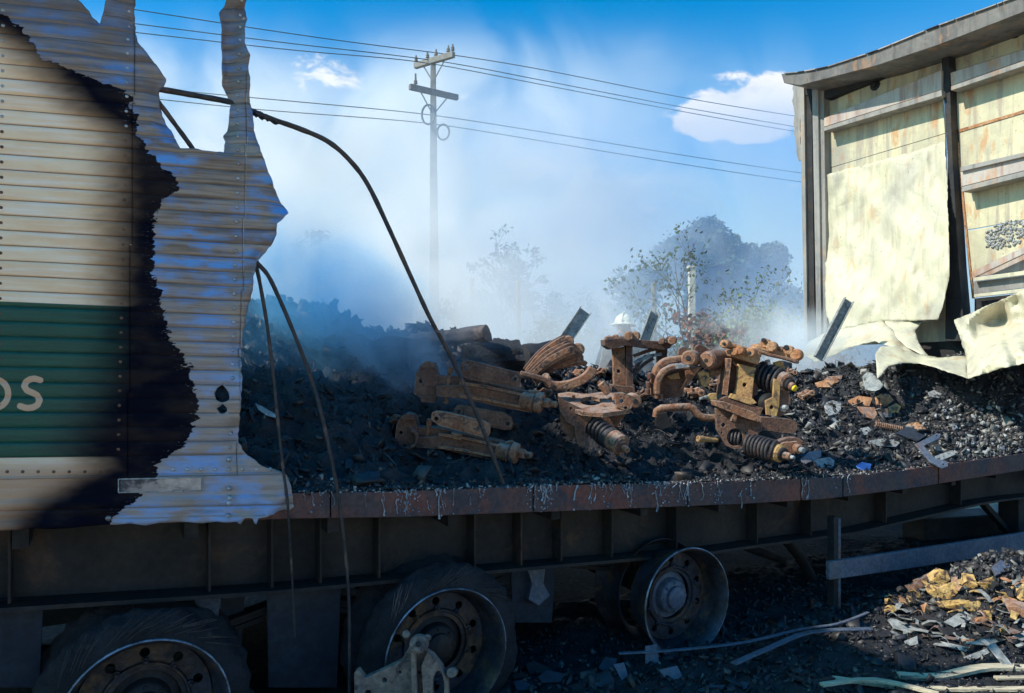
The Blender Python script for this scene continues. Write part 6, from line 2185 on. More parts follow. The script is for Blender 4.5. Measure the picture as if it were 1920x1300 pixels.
for pts, mt, lb in (([(1640, 745), (1652, 738), (1668, 740), (1676, 750), (1662, 762), (1644, 758)], M_orange, 'brightest orange rusted scrap, top of the orange cluster'),
                    ([(1664, 764), (1680, 756), (1690, 762), (1684, 774), (1668, 774)], M_yellow, 'yellow scrap at the right of the orange cluster'),
                    ([(1588, 752), (1610, 742), (1636, 746), (1630, 762), (1600, 760)], M_orange, 'ragged orange scrap at the left of the orange cluster'),
                    ([(1606, 762), (1640, 764), (1650, 790), (1622, 782)], M_rust, 'brown rusty scrap hanging under the orange cluster'),
                    ([(1528, 718), (1548, 712), (1566, 716), (1556, 726), (1534, 726)], M_orange, 'lone orange scrap near the smoking edge of the debris'),
                    ([(1700, 796), (1718, 790), (1732, 800), (1740, 808), (1722, 810), (1706, 804)], M_orange, 'tan-orange scrap right of the ribbed roll'),
                    ([(1540, 716), (1552, 706), (1580, 704), (1576, 714), (1560, 722)], M_rust, 'brown flake beside the lone orange scrap')):
    flat_piece('rusted_scrap', pts, mt, lb, 'scrap', thick=0.02, lift=0.035, nrm=(-0.2, -0.75, 0.6), group='orange rusted scraps on the bed')
# ribbed brown roll
P0, P1 = hit(1640, 802), hit(1692, 812)
m = MB()
ax = P1 - P0
for k in range(14):
    m.lathe(P0 + ax * (k / 14) + V((0, 0, 0.025)), ax, [(0, 0.012), (ax.length / 50, 0.026), (ax.length / 22, 0.026), (ax.length / 15, 0.012)], 10)
m.build('ribbed_roll', M_rust, None, smooth=30, label='ribbed brown roll among the orange scraps', cat='roll')
# crumpled grey foil
sheet('crumpled_foil', [(1617, 706), (1626, 698), (1636, 700), (1648, 712), (1657, 722), (1650, 730), (1640, 734), (1622, 730), (1619, 718)], [(1617, 706, 6.1), (1650, 730, 5.75), (1636, 700, 6.05), (1640, 734, 5.7)], M_plate, None, 2.5, 0.05, 18, 3, label='crumpled grey foil under the curled sheet lip', cat='foil')
# bolts and rings
r4 = random.Random(21)
bolts = [(1850, 788), (1862, 792), (1884, 822), (1897, 838), (1890, 812), (1838, 772), (1762, 765), (1780, 758), (1770, 775), (1800, 785), (1815, 800), (1830, 812), (1845, 826), (1860, 838), (1822, 838), (1806, 822),
         (1790, 806), (1872, 806), (1842, 798), (1905, 806), (1878, 846), (1850, 852), (1832, 852), (1812, 850), (1800, 838), (1900, 790), (1915, 825), (1780, 790), (1755, 785), (1825, 786), (1786, 772), (1868, 822), (1910, 850), (1856, 770)]
wh = ('by the rail', 'high on the debris', 'in the middle of the bright fittings')
for k, (x, y) in enumerate(bolts):
    p = hit(x, y) + V((0, 0, 0.018))
    axd = V((r4.uniform(-1, 1), r4.uniform(-1, 0.2), r4.uniform(-0.2, 0.6))).normalized()
    r_ = r4.uniform(0.010, 0.020)
    zone = ('high in the scattered fittings' if y < 790 else 'midway down the scattered fittings' if y < 825 else 'low in the fittings by the rail') + (', at their left' if x < 1800 else ', at their centre' if x < 1860 else ', near the frame edge')
    m = MB()
    if k % 3 == 0:
        m.lathe(p, axd, [(-.02, 0), (-.02, r_), (-.004, r_), (-.002, r_ * .6), (.03, r_ * .6), (.03, 0)], 12)
        nm, ct = 'bolt', 'bolt'
        lb = 'short ash-grey bolt ' + zone
    elif k % 3 == 1:
        m.lathe(p, axd, [(-.006, r_ * .55), (-.006, r_), (.006, r_), (.006, r_ * .55)], 14, closed=True)
        nm, ct = 'washer', 'washer'
        lb = 'ash-grey ring washer ' + zone
    else:
        m.lathe(p, axd, [(-.02, r_ * .4), (-.02, r_ * .8), (-.01, r_), (.01, r_), (.02, r_ * .8), (.02, r_ * .4)], 12, closed=True)
        nm, ct = 'bushing', 'bushing'
        lb = 'ash-grey bushing ' + zone
    m.build(nm, M_ash if k % 4 else M_alu, None, smooth=40, label=lb, cat=ct, group=nm + (' pieces' if nm == 'bushing' else ' pieces') + ' scattered at the right end of the bed')
ps = []
for k in range(900):
    x, y = r4.gauss(1835, 55), r4.gauss(812, 30)
    if 1560 < x < 1915 and 700 < y < interp(x, RAIL_TOP) - 6:
        ps.append(tuple(hit(x, y) + V((0, 0, 0.008))))
shards('small_fittings', np.array(ps), 0.006, 0.026, 51, 'scatter of tiny ash-grey fittings at the right end of the bed', flat=0.5, tone=(0.7, 1.0), pw=0.9)

# channels leaning up out of the smoke
def channel(a, b, w, label, mat, Y0, Y1, group='metal channels leaning up out of the heap'):
    A, B = W(a[0], a[1], Y0), W(b[0], b[1], Y1)
    m = MB()
    d = (B - A).normalized()
    s = d.cross(V((0, 1, 0))).normalized()
    f = s.cross(d)
    L = (B - A).length
    c = (A + B) / 2
    m.box(c + f * 0.02, (L, w, 0.006), (d, s, f))
    m.box(c + s * (w / 2 - 0.003), (L, 0.006, 0.04), (d, s, f))
    m.box(c - s * (w / 2 - 0.003), (L, 0.006, 0.04), (d, s, f))
    return m.build('metal_channel', mat, None, label=label, cat='channel', group=group)


channel((1045, 660), (1098, 582), 0.11, 'slotted channel leaning right above the fluted rusty bundle', M_plate, 6.2, 6.4)
channel((1207, 645), (1229, 585), 0.09, 'short channel leaning right behind the tall bracket', M_plate, 6.2, 6.3)
channel((1535, 672), (1592, 562), 0.085, 'grey channel leaning against the peeled cream sheet in white smoke', M_plate, 6.4, 6.5)
t_ = flat_piece('pale_scrap', [(1120, 700), (1130, 655), (1146, 645), (1150, 690), (1146, 720)], M_sheetgrey, 'pale sheet scrap standing left of the tall bracket', 'scrap', nrm=(0.1, -1, 0.2), lift=0.0)
flat_piece('pale_scrap', [(896, 648), (908, 643), (922, 646), (920, 656), (904, 660)], M_ash, 'small pale shell-like scrap on the charred bundle', 'scrap', lift=0.03, nrm=(0, -0.9, 0.4))
flat_piece('pale_scrap', [(478, 756), (492, 762), (505, 770), (520, 778), (518, 784), (500, 780), (484, 768)], M_alu, 'silvery melted dribble on the dark heap by the torn panel', 'scrap', lift=0.03, nrm=(0, -0.9, 0.4))

# broken castings that fill the gaps between the larger parts
r6 = random.Random(31)
for (x, y, sz, dk, lb) in ((940, 690, 26, 1, 'smoky casting wedged behind the upper long arm'), (1012, 742, 22, 1, 'dark casting between the upper arm stud and the spring bracket'), (1078, 706, 20, 0, 'rusty casting under the ball-ended forging'),
                           (1122, 700, 16, 0, 'rusty casting left of the column of the tall bracket'), (1205, 742, 18, 1, 'dark casting at the foot of the tall bracket'), (1300, 738, 20, 0, 'rusty casting below the curved arms'),
                           (1340, 722, 18, 0, 'rusty casting against the left side of the yellow-faced block'), (1000, 690, 20, 1, 'dark casting at the foot of the fluted bundle'), (1230, 712, 16, 1, 'dark casting behind the curved arms'),
                           (830, 680, 20, 1, 'smoky casting above the fork of the upper long arm'), (735, 790, 18, 1, 'dark casting half buried left of the two long arms'), (1150, 800, 15, 1, 'dark casting behind the cap of the left coil spring'),
                           (1512, 742, 16, 0, 'rusty casting right of the yellow-tipped damper'), (1480, 700, 14, 0, 'rusty casting under the orange lugged arm')):
    P = hit(x, y + 6)
    Y = P.y - 0.03
    t = root_thing('broken_casting', x, y, Y, lb, 'casting')
    mt = M_rust_dark if dk else M_rust
    an = r6.uniform(-.6, .4)
    ca, sa = cos(an), sin(an)

    def q(u_, v_):
        return (x + (u_ * ca - v_ * sa) * sz, y + (u_ * sa + v_ * ca) * sz * 0.8)
    pplate(t, 'body', [q(-1, -.2), q(-.7, -.6), q(.1, -.5), q(.5, -.75), q(1, -.3), q(.9, .3), q(.2, .5), q(-.6, .55)], Y, 0.06, mt, holes=[(*q(-.6, -.05), sz * .13)], gx=r6.uniform(-.003, .003), cx=x)
    pplate(t, 'rib', [q(-.5, -.1), q(.8, -.25), q(.85, -.05), q(-.45, .12)], Y - .035, 0.04, mt, cx=x)
    pcyl(t, 'boss', (*q(.75, -.1), Y - .05), (*q(.8, -.1), Y + .05), sz * .34, mt)
    pcyl(t, 'bore', (*q(.75, -.1), Y - .053), (*q(.76, -.1), Y - .04), sz * .13, M_soot)
    pcyl(t, 'pin', (*q(-.2, -.8), Y), (*q(-.1, .6), Y - .02), sz * .13, mt)
# ================================================================ BENT RODS
def rod(pts, r, label, smooth_n=3):
    P = [V(p) for p in pts]
    Q = []
    for i in range(len(P) - 1):
        p0, p1, p2, p3 = P[max(i - 1, 0)], P[i], P[i + 1], P[min(i + 2, len(P) - 1)]
        for k in range(5):
            t = k / 5
            Q.append(0.5 * ((2 * p1) + (-p0 + p2) * t + (2 * p0 - 5 * p1 + 4 * p2 - p3) * t * t + (-p0 + 3 * p1 - 3 * p2 + p3) * t ** 3))
    Q.append(P[-1])
    m = MB()
    n = len(Q)
    rr = [r[0] + (r[1] - r[0]) * i / n for i in range(n)] if isinstance(r, tuple) else [r] * n
    rr = [x * (1 + 0.10 * sin(i * 1.7) * cos(i * 0.6)) for i, x in enumerate(rr)]
    m.tube(Q, rr, 9)
    return m.build('bent_rod', M_rod, None, smooth=60, label=label, cat='rod', group='bent metal rods hanging from the torn side')


rod([T(x, y, n) for x, y, n in ((240, 165, .10), (300, 168, .09), (370, 180, .08), (437, 193, .07), (475, 210, .06), (505, 222, .06), (560, 241, .06), (614, 265, .06), (655, 300, .06), (690, 347, .06), (730, 430, .06), (770, 518, .07), (808, 600, .07),
                                (845, 668, .08), (880, 745, .08), (912, 822, .07), (945, 911, .05))], (0.0115, 0.009), 'long blackened rod arching from the torn panel down to the middle of the rail')
m = MB()
r5 = random.Random(9)
for k in range(26):
    f = k / 25
    x, y = 474 + 50 * f, 207 + 22 * f
    p = T(x, y + r5.uniform(0, 7), .06)
    m.lathe(p, (r5.uniform(-1, 1), r5.uniform(-1, 1), r5.uniform(-1, 1)), [(-.008, 0), (0, .011 * (1.2 - f * .6)), (.01, .005), (.014, 0)], 6)
m.build('melted_clot', M_char, None, label='clot of melted black residue stuck on the arching rod', cat='residue')
rod([T(x, y, n) for x, y, n in ((290, 182, .06), (302, 198, .06), (330, 236, .07), (362, 280, .08), (400, 335, .12), (450, 420, .2))], 0.009, 'short straight rod showing in the gap behind the torn panel')
rod([T(x, y, n) for x, y, n in ((470, 470, .05), (480, 500, .04), (487, 530, .04), (500, 605, .04), (512, 700, .03), (521, 790, .02), (531, 880, .0), (538, 930, -.022), (542, 985, -.02), (548, 1090, .02), (553, 1195, .03))], (0.0085, 0.004), 'thin rod hanging straight down beside the torn panel edge')
rod([T(x, y, n) for x, y, n in ((474, 480, .05), (484, 495, .04), (502, 516, .03), (520, 552, .03), (545, 610, .02), (580, 700, .0), (606, 790, -.02), (625, 880, -.03), (636, 940, -.03), (646, 1020, -.03), (654, 1120, -.03), (655, 1220, -.03), (655, 1330, -.03))],
    (0.009, 0.0062), 'longer rod bowing from the torn panel over the rail to the ground')

# ================================================================ GROUND PILES
MC = V((2.95, 4.42, 0))


def mound(x, y):
    d = np.hypot((np.asarray(x) - MC.x) / 0.85, (np.asarray(y) - MC.y) / 0.60)
    b = np.clip(1 - d, 0, 1)
    return ground_h(x, y) + 0.36 * b * b * (3 - 2 * b)


def mess_h(x, y):
    n = (np.asarray(y) - 3.43 - 0.55 * np.asarray(x)) / 1.1413
    base = 0.05 * np.clip((n + 2.2) / 0.5, 0, 1) * np.clip((1.2 - n) / 0.4, 0, 1)
    return mound(x, y) + base * (0.3 + 1.3 * fbm(np.asarray(x) * 5, np.asarray(y) * 5, 4)) + 0.05 * (fbm(np.asarray(x) * 22, np.asarray(y) * 22, 3) - 0.5) * np.clip((n + 2.4) / 0.4, 0, 1) * np.clip((1.2 - n) / 0.4, 0, 1)


def ghit(px, py):
    Y = np.linspace(2.2, 7.5, 900)
    X = (px - 960) / 1400 * Y
    Z = EYE - (py - 650) / 1400 * Y
    i = np.nonzero(Z <= mess_h(X, Y))[0]
    i = i[0] if len(i) else len(Y) - 1
    return V((X[i], Y[i], Z[i]))


a = np.arange(-1.6, 5.2, 0.022)
b = np.arange(2.3, 6.6, 0.022)
XX, YY = np.meshgrid(a, b, indexing='ij')
nn_ = (YY - 3.43 - 0.55 * XX) / 1.1413
ZZ = mess_h(XX, YY)
ZZ = np.where((nn_ < 0.95) & (nn_ > -2.1), ZZ, -0.06)
i, j = np.meshgrid(np.arange(len(a) - 1), np.arange(len(b) - 1), indexing='ij')
ok = ((nn_[:-1, :-1] < 1.1) & (nn_[:-1, :-1] > -2.2)).ravel()
q = (i * len(b) + j).ravel()[ok]
mesh_np('ash_and_rubble', np.stack([XX, YY, ZZ], -1).reshape(-1, 3), np.stack([q, q + len(b), q + len(b) + 1, q + 1], -1), M_char, None, smooth=180, kind='stuff', label='charred rubble spread along the ground by the wheels')


def on_ground(n, x0, x1, n0, n1, seed, off=0.004):
    rs = np.random.RandomState(seed)
    x = rs.uniform(x0, x1, n)
    nn = rs.uniform(n0, n1, n)
    y = 3.43 + 0.55 * x + nn * 1.1413
    z = mess_h(x, y) + off
    return np.stack([x, y, z], -1)


shards('ground_rubble', on_ground(14000, -0.3, 4.6, -1.3, 0.6, 61), 0.003, 0.020, 62, 'charred fragments on the ground before the wheels', tone=(0, 0.93), pw=1.5)
shards('ground_rubble', on_ground(260, -0.4, 2.2, -0.9, 0.1, 63), 0.02, 0.06, 64, 'larger charred lumps on the ground by the bare wheel', tone=(0.3, 0.8), pw=1.0, flat=0.25)
rs = np.random.RandomState(66)
nmd = 2600
x = MC.x + rs.normal(0, 0.42, nmd)
y = MC.y + rs.normal(0, 0.28, nmd)
shards('scrap_heap_fragments', np.stack([x, y, mess_h(x, y) + 0.008], -1), 0.004, 0.028, 67, 'small grey fragments filling the scrap heap at the lower right', tone=(0.3, 0.97), pw=1.1)
nmd = 900
x = rs.uniform(1.0, 4.2, nmd)
y = 3.43 + 0.55 * x - 1.1413 * rs.uniform(0.5, 1.5, nmd)
shards('pale_gravel', np.stack([x, y, mess_h(x, y) + 0.004], -1), 0.002, 0.008, 68, 'pale grit in the sunlit char at the lower right', tone=(0.75, 0.98), pw=1.0, flat=0.6)

GG = 'scorched scraps on the lower right heap'
GPL = 'grey metal strips on the lower right heap'
items = [
    ([(1742, 1082), (1756, 1070), (1772, 1076), (1778, 1088), (1764, 1098), (1748, 1094)], M_card, 'crumpled yellow card at the peak of the ground heap', (-.5, -.7, .5)),
    ([(1738, 1098), (1760, 1102), (1784, 1098), (1798, 1106), (1782, 1122), (1762, 1126), (1745, 1114)], M_card, 'torn yellow card just below the peak of the ground heap', (-.6, -.7, .4)),
    ([(1805, 1080), (1822, 1082), (1832, 1100), (1818, 1106), (1806, 1098)], M_card, 'upright yellow card right of the peak of the ground heap', (-.7, -.6, .3)),
    ([(1836, 1096), (1860, 1086), (1866, 1100), (1852, 1108)], M_card, 'small yellow card between the upright card and the frame edge', (-.6, -.7, .4)),
    ([(1895, 1104), (1925, 1096), (1940, 1122), (1915, 1128), (1898, 1114)], M_card, 'large yellow card at the far right of the ground heap', (-.5, -.6, .6)),
    ([(1764, 1130), (1800, 1128), (1840, 1130), (1846, 1142), (1820, 1146), (1770, 1140)], M_card, 'long ribbed orange strip across the middle of the ground heap', (-.3, -.8, .5)),
    ([(1876, 1120), (1886, 1116), (1892, 1126), (1882, 1132)], M_card, 'little round yellow flake at the right of the ground heap', (-.5, -.7, .4)),
    ([(1728, 1138), (1738, 1134), (1744, 1146), (1734, 1152)], M_orange, 'little orange flake at the left side of the ground heap', (-.5, -.7, .4)),
    ([(1842, 1148), (1858, 1150), (1858, 1166), (1846, 1162)], M_card, 'yellow flake under the ribbed strip', (-.6, -.6, .4)),
    ([(1824, 1160), (1846, 1158), (1848, 1170), (1828, 1170)], M_orange, 'orange flake beside the slanted grey strip', (-.6, -.6, .4)),
    ([(1870, 1180), (1884, 1176), (1890, 1186), (1874, 1190)], M_card, 'lowest yellow flake of the ground heap', (-.5, -.6, .5)),
    ([(1800, 1198), (1824, 1200), (1822, 1208), (1802, 1206)], M_orange, 'orange-tipped strip end low in the ground heap', (-.4, -.7, .5)),
    ([(1885, 1126), (1930, 1138), (1935, 1160), (1900, 1158), (1890, 1142)], M_rust, 'brown flap at the right of the ground heap', (-.3, -.7, .5)),
    ([(1715, 1088), (1745, 1078), (1740, 1096), (1722, 1100)], M_rust_dark, 'dark brown flap left of the peak of the ground heap', (-.3, -.6, .6)),
    ([(1700, 1100), (1722, 1092), (1730, 1104), (1712, 1112)], M_rust_dark, 'dark flap at the left shoulder of the ground heap', (-.3, -.5, .7))]
for pts, mt, lb, nr in items:
    cx = sum(p[0] for p in pts) / len(pts)
    cy_ = max(p[1] for p in pts) - 3
    P0 = ghit(cx, cy_)
    pts = [(cx + (x - cx) * 1.25, cy_ + (y - cy_) * 1.25) for x, y in pts]
    nr = V(nr).normalized()
    q3 = [px_plane(x, y, P0 + V((0, 0, .03)), nr) for x, y in pts]
    c3 = sum(q3, V()) / len(q3)
    m = MB()
    vs = [c3 + nr * 0.03] + [p + nr * r5.uniform(-.018, .018) for p in q3]
    n = len(q3)
    vs2 = [v - nr * 0.004 for v in vs]
    fs = [(0, k + 1, (k + 1) % n + 1) for k in range(n)] + [(n + 1, (k + 1) % n + n + 2, k + n + 2) for k in range(n)] + [(k + 1, k + n + 2, (k + 1) % n + n + 2, (k + 1) % n + 1) for k in range(n)]
    m.add(vs + vs2, fs)
    m.build('scorched_flap', mt, None, label=lb, cat='scrap', group=GG)
strips = [
    ([(1664, 1162), (1674, 1158), (1724, 1180), (1718, 1190), (1676, 1178)], M_plate, 'light grey-green strip at the left of the ground heap'),
    ([(1770, 1166), (1806, 1144), (1828, 1158), (1790, 1176)], M_plate, 'slanted grey strip in the middle of the ground heap'),
    ([(1695, 1202), (1720, 1192), (1722, 1208), (1700, 1212)], M_plate, 'short grey strip under the light grey-green one'),
    ([(1806, 1206), (1840, 1200), (1896, 1190), (1898, 1196), (1850, 1210)], M_plate, 'long holed grey strip crossing the lower ground heap'),
    ([(1850, 1210), (1866, 1206), (1902, 1250), (1886, 1254), (1868, 1232)], M_plate, 'steep grey strip running down to the battens'),
    ([(1762, 1202), (1800, 1210), (1816, 1214), (1812, 1222), (1780, 1214)], M_plate, 'twisted grey strip left of the long holed one'),
    ([(1806, 1232), (1850, 1216), (1856, 1224), (1822, 1240)], M_plate, 'dull strip below the long holed one'),
    ([(1892, 1196), (1925, 1180), (1935, 1190), (1905, 1210)], M_plate, 'grey strip at the right edge of the ground heap'),
    ([(1756, 1176), (1800, 1178), (1806, 1192), (1770, 1190)], M_soot, 'dark strip under the slanted grey strip'),
    ([(1722, 1170), (1750, 1160), (1758, 1168), (1730, 1182)], M_soot, 'dark strip right of the light grey-green strip'),
    ([(1868, 1150), (1900, 1164), (1892, 1176), (1866, 1162)], M_soot, 'dark strip beside the brown flap'),
    ([(1640, 1184), (1668, 1180), (1672, 1192), (1650, 1196)], M_soot, 'dark strip at the left foot of the ground heap'),
    ([(1780, 1150), (1800, 1148), (1812, 1156), (1790, 1160)], M_soot, 'dark strip under the ribbed orange strip'),
    ([(1830, 1176), (1862, 1172), (1866, 1182), (1836, 1188)], M_soot, 'dark strip under the orange flake')]
for pts, mt, lb in strips:
    flat_piece('metal_strip', pts, mt, lb, 'strip', nrm=(r5.uniform(-.3, .1), -.45, .85), thick=0.006, lift=0.025, group=GPL, hitf=ghit)
P0, P1 = ghit(1812, 1143), ghit(1844, 1141)
flat_piece('blue_rag', [(1860, 1062), (1876, 1050), (1896, 1056), (1892, 1070), (1868, 1078)], M_guard, 'bluish scrap on the ground behind the heap', 'scrap', hitf=ghit, nrm=(0, -.6, .8), thick=0.02)

# battens and trims
def batten(pts, w, h, mat, label, lift=0.012, name='batten', cat='batten', group='battens at the lower right'):
    P = [ghit(x, y) + V((0, 0, lift)) for x, y in pts]
    zs = [p.z for p in P]
    # keep it a nearly straight piece: heights follow a line
    for k, p in enumerate(P):
        p.z = zs[0] + (zs[-1] - zs[0]) * k / (len(P) - 1) + lift
    m = MB()
    return curve_bar(None, name, P, w, h, mat, up=V((0, 0, 1)), bevel=0.002, label=label), cat, group


for pts, w, h, mt, lb in (
        ([(1685, 1276), (1760, 1268), (1850, 1265), (1960, 1264)], 0.055, 0.018, M_wood, 'broad pale batten, the uppermost at the bottom right'),
        ([(1560, 1281), (1700, 1288), (1820, 1295), (1960, 1302)], 0.03, 0.016, M_wood, 'long thin pale batten below the broad one'),
        ([(1480, 1276), (1520, 1278), (1562, 1281)], 0.028, 0.014, M_soot, 'charred batten end continuing the long thin batten'),
        ([(1540, 1294), (1640, 1302), (1760, 1312)], 0.03, 0.014, M_wood, 'lowest partly charred batten at the bottom edge'),
        ([(1866, 1281), (1900, 1280), (1960, 1279)], 0.03, 0.012, M_wood, 'short white batten between the two long ones')):
    o, c_, g_ = batten(pts, w, h, mt, lb)
    tag(o, lb, c_, g_)
for pts, w, lb in (([(1160, 1248), (1280, 1240), (1400, 1226), (1500, 1207), (1570, 1190), (1628, 1168)], 0.02, 'long curved trim running under the bare wheel'),
                   ([(1375, 1268), (1440, 1244), (1520, 1222), (1635, 1200)], 0.035, 'wider bent trim in front of the long curved one')):
    o, c_, g_ = batten(pts, w, 0.008, M_guard, lb, lift=0.03, name='bent_trim')
    tag(o, lb, 'trim', 'bent metal trims on the ground')
flat_piece('folded_scrap', [(1150, 1246), (1170, 1242), (1178, 1268), (1166, 1276)], M_guard, 'folded blue-grey scrap under the bare wheel', 'scrap', hitf=ghit, nrm=(.1, -.9, .4))
flat_piece('folded_scrap', [(1235, 1256), (1270, 1248), (1282, 1272), (1250, 1276)], M_guard, 'folded scrap in front of the bare wheel', 'scrap', hitf=ghit, nrm=(.1, -.8, .5))
flat_piece('folded_scrap', [(1210, 1212), (1232, 1208), (1236, 1244), (1210, 1246)], M_guard, 'upright blue-grey tab under the bare wheel rim', 'scrap', hitf=ghit, nrm=(.1, -1, .1))
for k in range(16):
    x, y = r5.uniform(860, 1400), r5.uniform(1232, 1296)
    w_, h_ = r5.uniform(20, 55), r5.uniform(8, 22)
    sl = r5.uniform(-.4, .4)
    flat_piece('charred_flap', [(x - w_ / 2, y - sl * w_ / 2), (x - w_ / 6, y - h_ / 2 - 2), (x + w_ / 2, y + sl * w_ / 2 - 3), (x + w_ / 3, y + h_ / 2), (x - w_ / 3, y + h_ / 2 + 2)], r5.choice((M_flap, M_soot, M_char)), ('broad ' if w_ > 38 else 'narrow ') + 'dark flap in rubble, ' + ('before the middle wheel' if x < 990 else 'between the middle and bare wheels' if x < 1170 else 'before the bare wheel') + (', nearer the wheels' if y < 1262 else ', nearer the bottom edge'), 'scrap',
               hitf=ghit, nrm=(r5.uniform(-.3, .3), -.6, .8), thick=0.01, group='dark flaps in the ground rubble', lift=0.02)
# fallen casting in front of the middle wheel
t = root_thing('fallen_casting', 760, 1290, 2.95, 'fallen pale brown casting with lugs and an oval opening, before the middle wheel', 'casting')
Yc = 2.95
M_cast = surf('dusty_casting', (0.30, 0.22, 0.17), (0.20, 0.15, 0.13), 9, 0.8, 0, (0.09, 0.07, 0.07), (0.52, 0.66), 14, 0.6, 60)
g = dict(cx=760, gx=0.0006)
pplate(t, 'web', [(664, 1262), (672, 1256), (684, 1272), (720, 1256), (752, 1240), (768, 1214), (776, 1200), (790, 1200), (798, 1216), (806, 1250), (812, 1310), (812, 1420), (664, 1420)], Yc + .03, 0.035, M_cast,
       holes=[(750, 1261, 3), (721, 1276, 5), (786, 1262, 3), (795, 1294, 4), (690, 1300, 6)], **g)
m = MB()
m.prism([[PX(x, y, Yc - .02, **g) for x, y in ((800, 1224), (812, 1232), (828, 1252), (840, 1280), (846, 1420), (800, 1420), (790, 1250))],
         [PX(822 + 11 * cos(a), 1292 + 34 * sin(a), Yc - .02, **g) for a in np.linspace(0, 2 * pi, 16, endpoint=False)]], V((0, 0.05, 0)))
m.build('flange', M_cast, t, bevel=0.006)
pplate(t, 'rib', [(770, 1206), (778, 1200), (786, 1420), (774, 1420)], Yc - .03, 0.07, M_cast, **g)
pcyl(t, 'lug', (761, 1189, Yc - .02), (764, 1192, Yc + .05), 7, M_cast)
pcyl(t, 'lug', (784, 1208, Yc - .03), (788, 1206, Yc + .06), 17, M_cast)
pcyl(t, 'lug_bore', (783.6, 1208, Yc - .034), (784, 1208, Yc - .02), 5, M_soot)
pcyl(t, 'lug', (800, 1196, Yc - .0), (803, 1196, Yc + .05), 6, M_cast)
pcyl(t, 'lug', (846, 1262, Yc + .02), (850, 1260, Yc + .08), 9, M_cast)
# kerb block and lane debris beyond the trailer
kb = MB()
A, B = W(1712, 1010, 6.3), W(1860, 1006, 6.5)
A.z = B.z = 0.10
kb.bar(A, B, 0.25, 0.24)
kb.build('timber_baulk', M_beam, None, bevel=0.01, label='dark squared timber lying under the right end of the trailer', cat='timber')

# smaller curled scraps filling the heap
for k in range(95):
    f = k / 95
    x = r5.uniform(1665, 1935)
    y = r5.uniform(1085 + max(0, 1720 - x) * 0.8, 1225)
    P0 = ghit(x, y) + V((0, 0, 0.012))
    mt = r5.choice((M_card, M_card, M_orange, M_rust, M_card, M_soot, M_plate)) if y < 1165 else r5.choice((M_plate, M_soot, M_plate, M_rust_dark))
    L, w_ = r5.uniform(.02, .055), r5.uniform(.008, .022)
    an = r5.uniform(0, pi)
    d = V((cos(an), sin(an), r5.uniform(-.4, .5))).normalized()
    s_ = d.cross(V((r5.uniform(-.5, .5), r5.uniform(-.5, .5), 1))).normalized()
    up_ = s_.cross(d)
    m = MB()
    cv = r5.uniform(-.02, .03)
    rows = []
    for i in range(4):
        t_ = i / 3
        c_ = P0 + d * (L * (t_ - .5) * 2) + up_ * (cv * sin(t_ * pi) + .012)
        wv_ = w_ * r5.uniform(.7, 1.2)
        rows += [c_ - s_ * wv_, c_ + s_ * wv_, c_ + s_ * wv_ + up_ * .003, c_ - s_ * wv_ + up_ * .003]
    fs = []
    for i in range(3):
        for q_ in range(4):
            q2 = (q_ + 1) % 4
            fs.append((i * 4 + q_, i * 4 + q2, i * 4 + 4 + q2, i * 4 + 4 + q_))
    fs += [(3, 2, 1, 0), (12, 13, 14, 15)]
    m.add(rows, fs)
    kind_ = {M_card: 'yellow', M_orange: 'orange', M_rust: 'brown', M_rust_dark: 'dark brown', M_soot: 'black', M_plate: 'grey'}[mt]
    m.build('curled_scrap', mt, None, label=('long' if L > .038 else 'short') + ' curled ' + kind_ + ' scrap in the ground heap, ' + ('left foot' if x < 1755 else 'middle' if x < 1845 else 'right side') + (', near its peak' if y < 1140 else ', halfway down' if y < 1185 else ', by the battens'), cat='scrap', group=kind_ + ' curled scraps in the lower right heap')
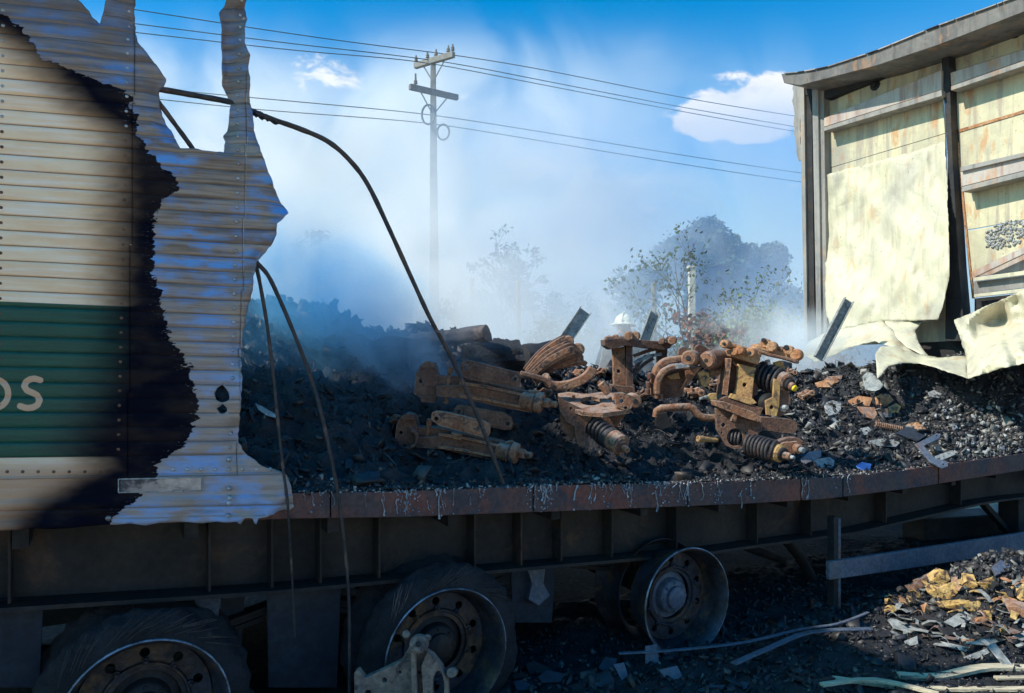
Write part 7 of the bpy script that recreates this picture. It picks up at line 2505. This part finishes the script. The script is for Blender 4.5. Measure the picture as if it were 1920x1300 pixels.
# ================================================================ SMOKE
def smoke(name, c, half, density, color, scale, label, edge=(1.0, 0.45), noise_rng=(0.42, 0.62), stretch=(1, 1, 1), xfade=None, zfade=None, base=0.0, box=False, g=0.0, emit=None, dist=0.6):
    c, half = V(c), V(half)
    m = MB()
    m.box(c, tuple(half * 2))
    mat = bpy.data.materials.new(name + '_volume')
    mat.use_nodes = True
    t = mat.node_tree
    t.nodes.clear()
    out = t.nodes.new('ShaderNodeOutputMaterial')
    pv = t.nodes.new('ShaderNodeVolumePrincipled')
    pv.inputs['Color'].default_value = (*color, 1)
    pv.inputs['Anisotropy'].default_value = g
    geo = t.nodes.new('ShaderNodeNewGeometry')
    rel = mapping(t, geo.outputs['Position'], (1 / half.x, 1 / half.y, 1 / half.z), (-c.x / half.x, -c.y / half.y, -c.z / half.z))
    sp = t.nodes.new('ShaderNodeSeparateXYZ')
    t.links.new(rel, sp.inputs[0])
    if box:
        d = mathn(t, 'MULTIPLY', maprange(t, mathn(t, 'ABSOLUTE', sp.outputs[0]), *edge), mathn(t, 'MULTIPLY', maprange(t, mathn(t, 'ABSOLUTE', sp.outputs[1]), *edge), maprange(t, sp.outputs[2], *edge)))
    else:
        ln = t.nodes.new('ShaderNodeVectorMath')
        ln.operation = 'LENGTH'
        t.links.new(rel, ln.inputs[0])
        d = maprange(t, ln.outputs['Value'], *edge)
    nz = noise(t, mapping(t, geo.outputs['Position'], stretch), scale, 3, 0.55, dist)
    dn = maprange(t, nz, noise_rng[0], noise_rng[1], base, 1.0)
    d = mathn(t, 'MULTIPLY', d, dn)
    if xfade:
        d = mathn(t, 'MULTIPLY', d, maprange(t, sp.outputs[0], *xfade))
    if zfade:
        d = mathn(t, 'MULTIPLY', d, maprange(t, sp.outputs[2], *zfade))
    t.links.new(mathn(t, 'MULTIPLY', d, density), pv.inputs['Density'])
    t.links.new(pv.outputs[0], out.inputs['Volume'])
    o = m.build(name, mat, None, kind='stuff', label=label, recalc=False)
    try:
        mat.cycles.volume_step_rate = 1.0
    except Exception:
        pass
    return o


smoke('smoke_bank', (-4.0, 17.5, 4.6), (18, 5.5, 5.5), 0.72, (0.99, 0.98, 0.97), 0.30, 'thick white smoke bank drifting behind the wreck and hiding the pole foot',
      edge=(1.0, 0.55), noise_rng=(0.40, 0.60), base=0.10, box=True, xfade=(0.46, -0.06, 0.03, 1.0), zfade=(0.62, -0.62, 0.0, 1.0))
smoke('ground_smoke', (2.8, 9.9, 1.7), (7.5, 1.9, 1.8), 0.5, (0.84, 0.93, 1.0), 0.55, 'low bluish smoke rising behind the rusty machine parts',
      edge=(1.0, 0.2), noise_rng=(0.42, 0.66), stretch=(1, 1, 0.7))
smoke('drifting_smoke', (-1.25, 4.35, 1.80), (0.95, 0.9, 0.85), 4.2, (0.30, 0.72, 1.0), 1.7, 'blue smoke drifting over the charred heap beside the torn panel',
      edge=(1.0, 0.1), noise_rng=(0.36, 0.64), base=0.12)
smoke('smoke_wisp', (2.75, 6.9, 1.62), (0.8, 0.6, 0.48), 3.2, (0.9, 0.95, 1.0), 2.6, 'white wisp of smoke curling under the hanging cream sheet',
      edge=(1.0, 0.1), noise_rng=(0.44, 0.66), base=0.03)
smoke('thin_blue_smoke', (9.0, 25.5, 5.0), (16, 2.3, 6.5), 0.13, (0.16, 0.54, 1.0), 0.2, 'thin blue smoke veil before the broad trees', edge=(1.0, 0.5), noise_rng=(0.3, 0.6), base=0.5, box=True)

smoke('far_smoke', (-3.0, 43.0, 9.0), (34, 6, 12), 0.42, (0.99, 0.98, 0.97), 0.13, 'far pale smoke spread across the sky behind the utility pole', edge=(1.0, 0.6), noise_rng=(0.42, 0.58), base=0.08, box=True, xfade=(0.62, 0.0, 0.08, 1.0), zfade=(1.0, 0.3, 0.0, 1.0), dist=1.2)

smoke('smoke_wisp', (0.75, 6.4, 1.75), (0.45, 0.5, 0.5), 2.4, (0.95, 0.97, 1.0), 3.0, 'white wisp rising between the fluted bundle and the tall bracket', edge=(1.0, 0.1), noise_rng=(0.44, 0.64))
smoke('smoke_wisp', (2.45, 7.6, 1.75), (0.9, 0.5, 0.55), 2.0, (0.92, 0.96, 1.0), 2.4, 'white wisps drifting behind the orange lugged arm', edge=(1.0, 0.1), noise_rng=(0.44, 0.64))

smoke('drifting_smoke', (-0.55, 4.2, 1.55), (0.85, 0.6, 0.45), 2.2, (0.72, 0.80, 0.92), 2.2, 'thin grey smoke crossing the long links in the shade', edge=(1.0, 0.1), noise_rng=(0.42, 0.66))
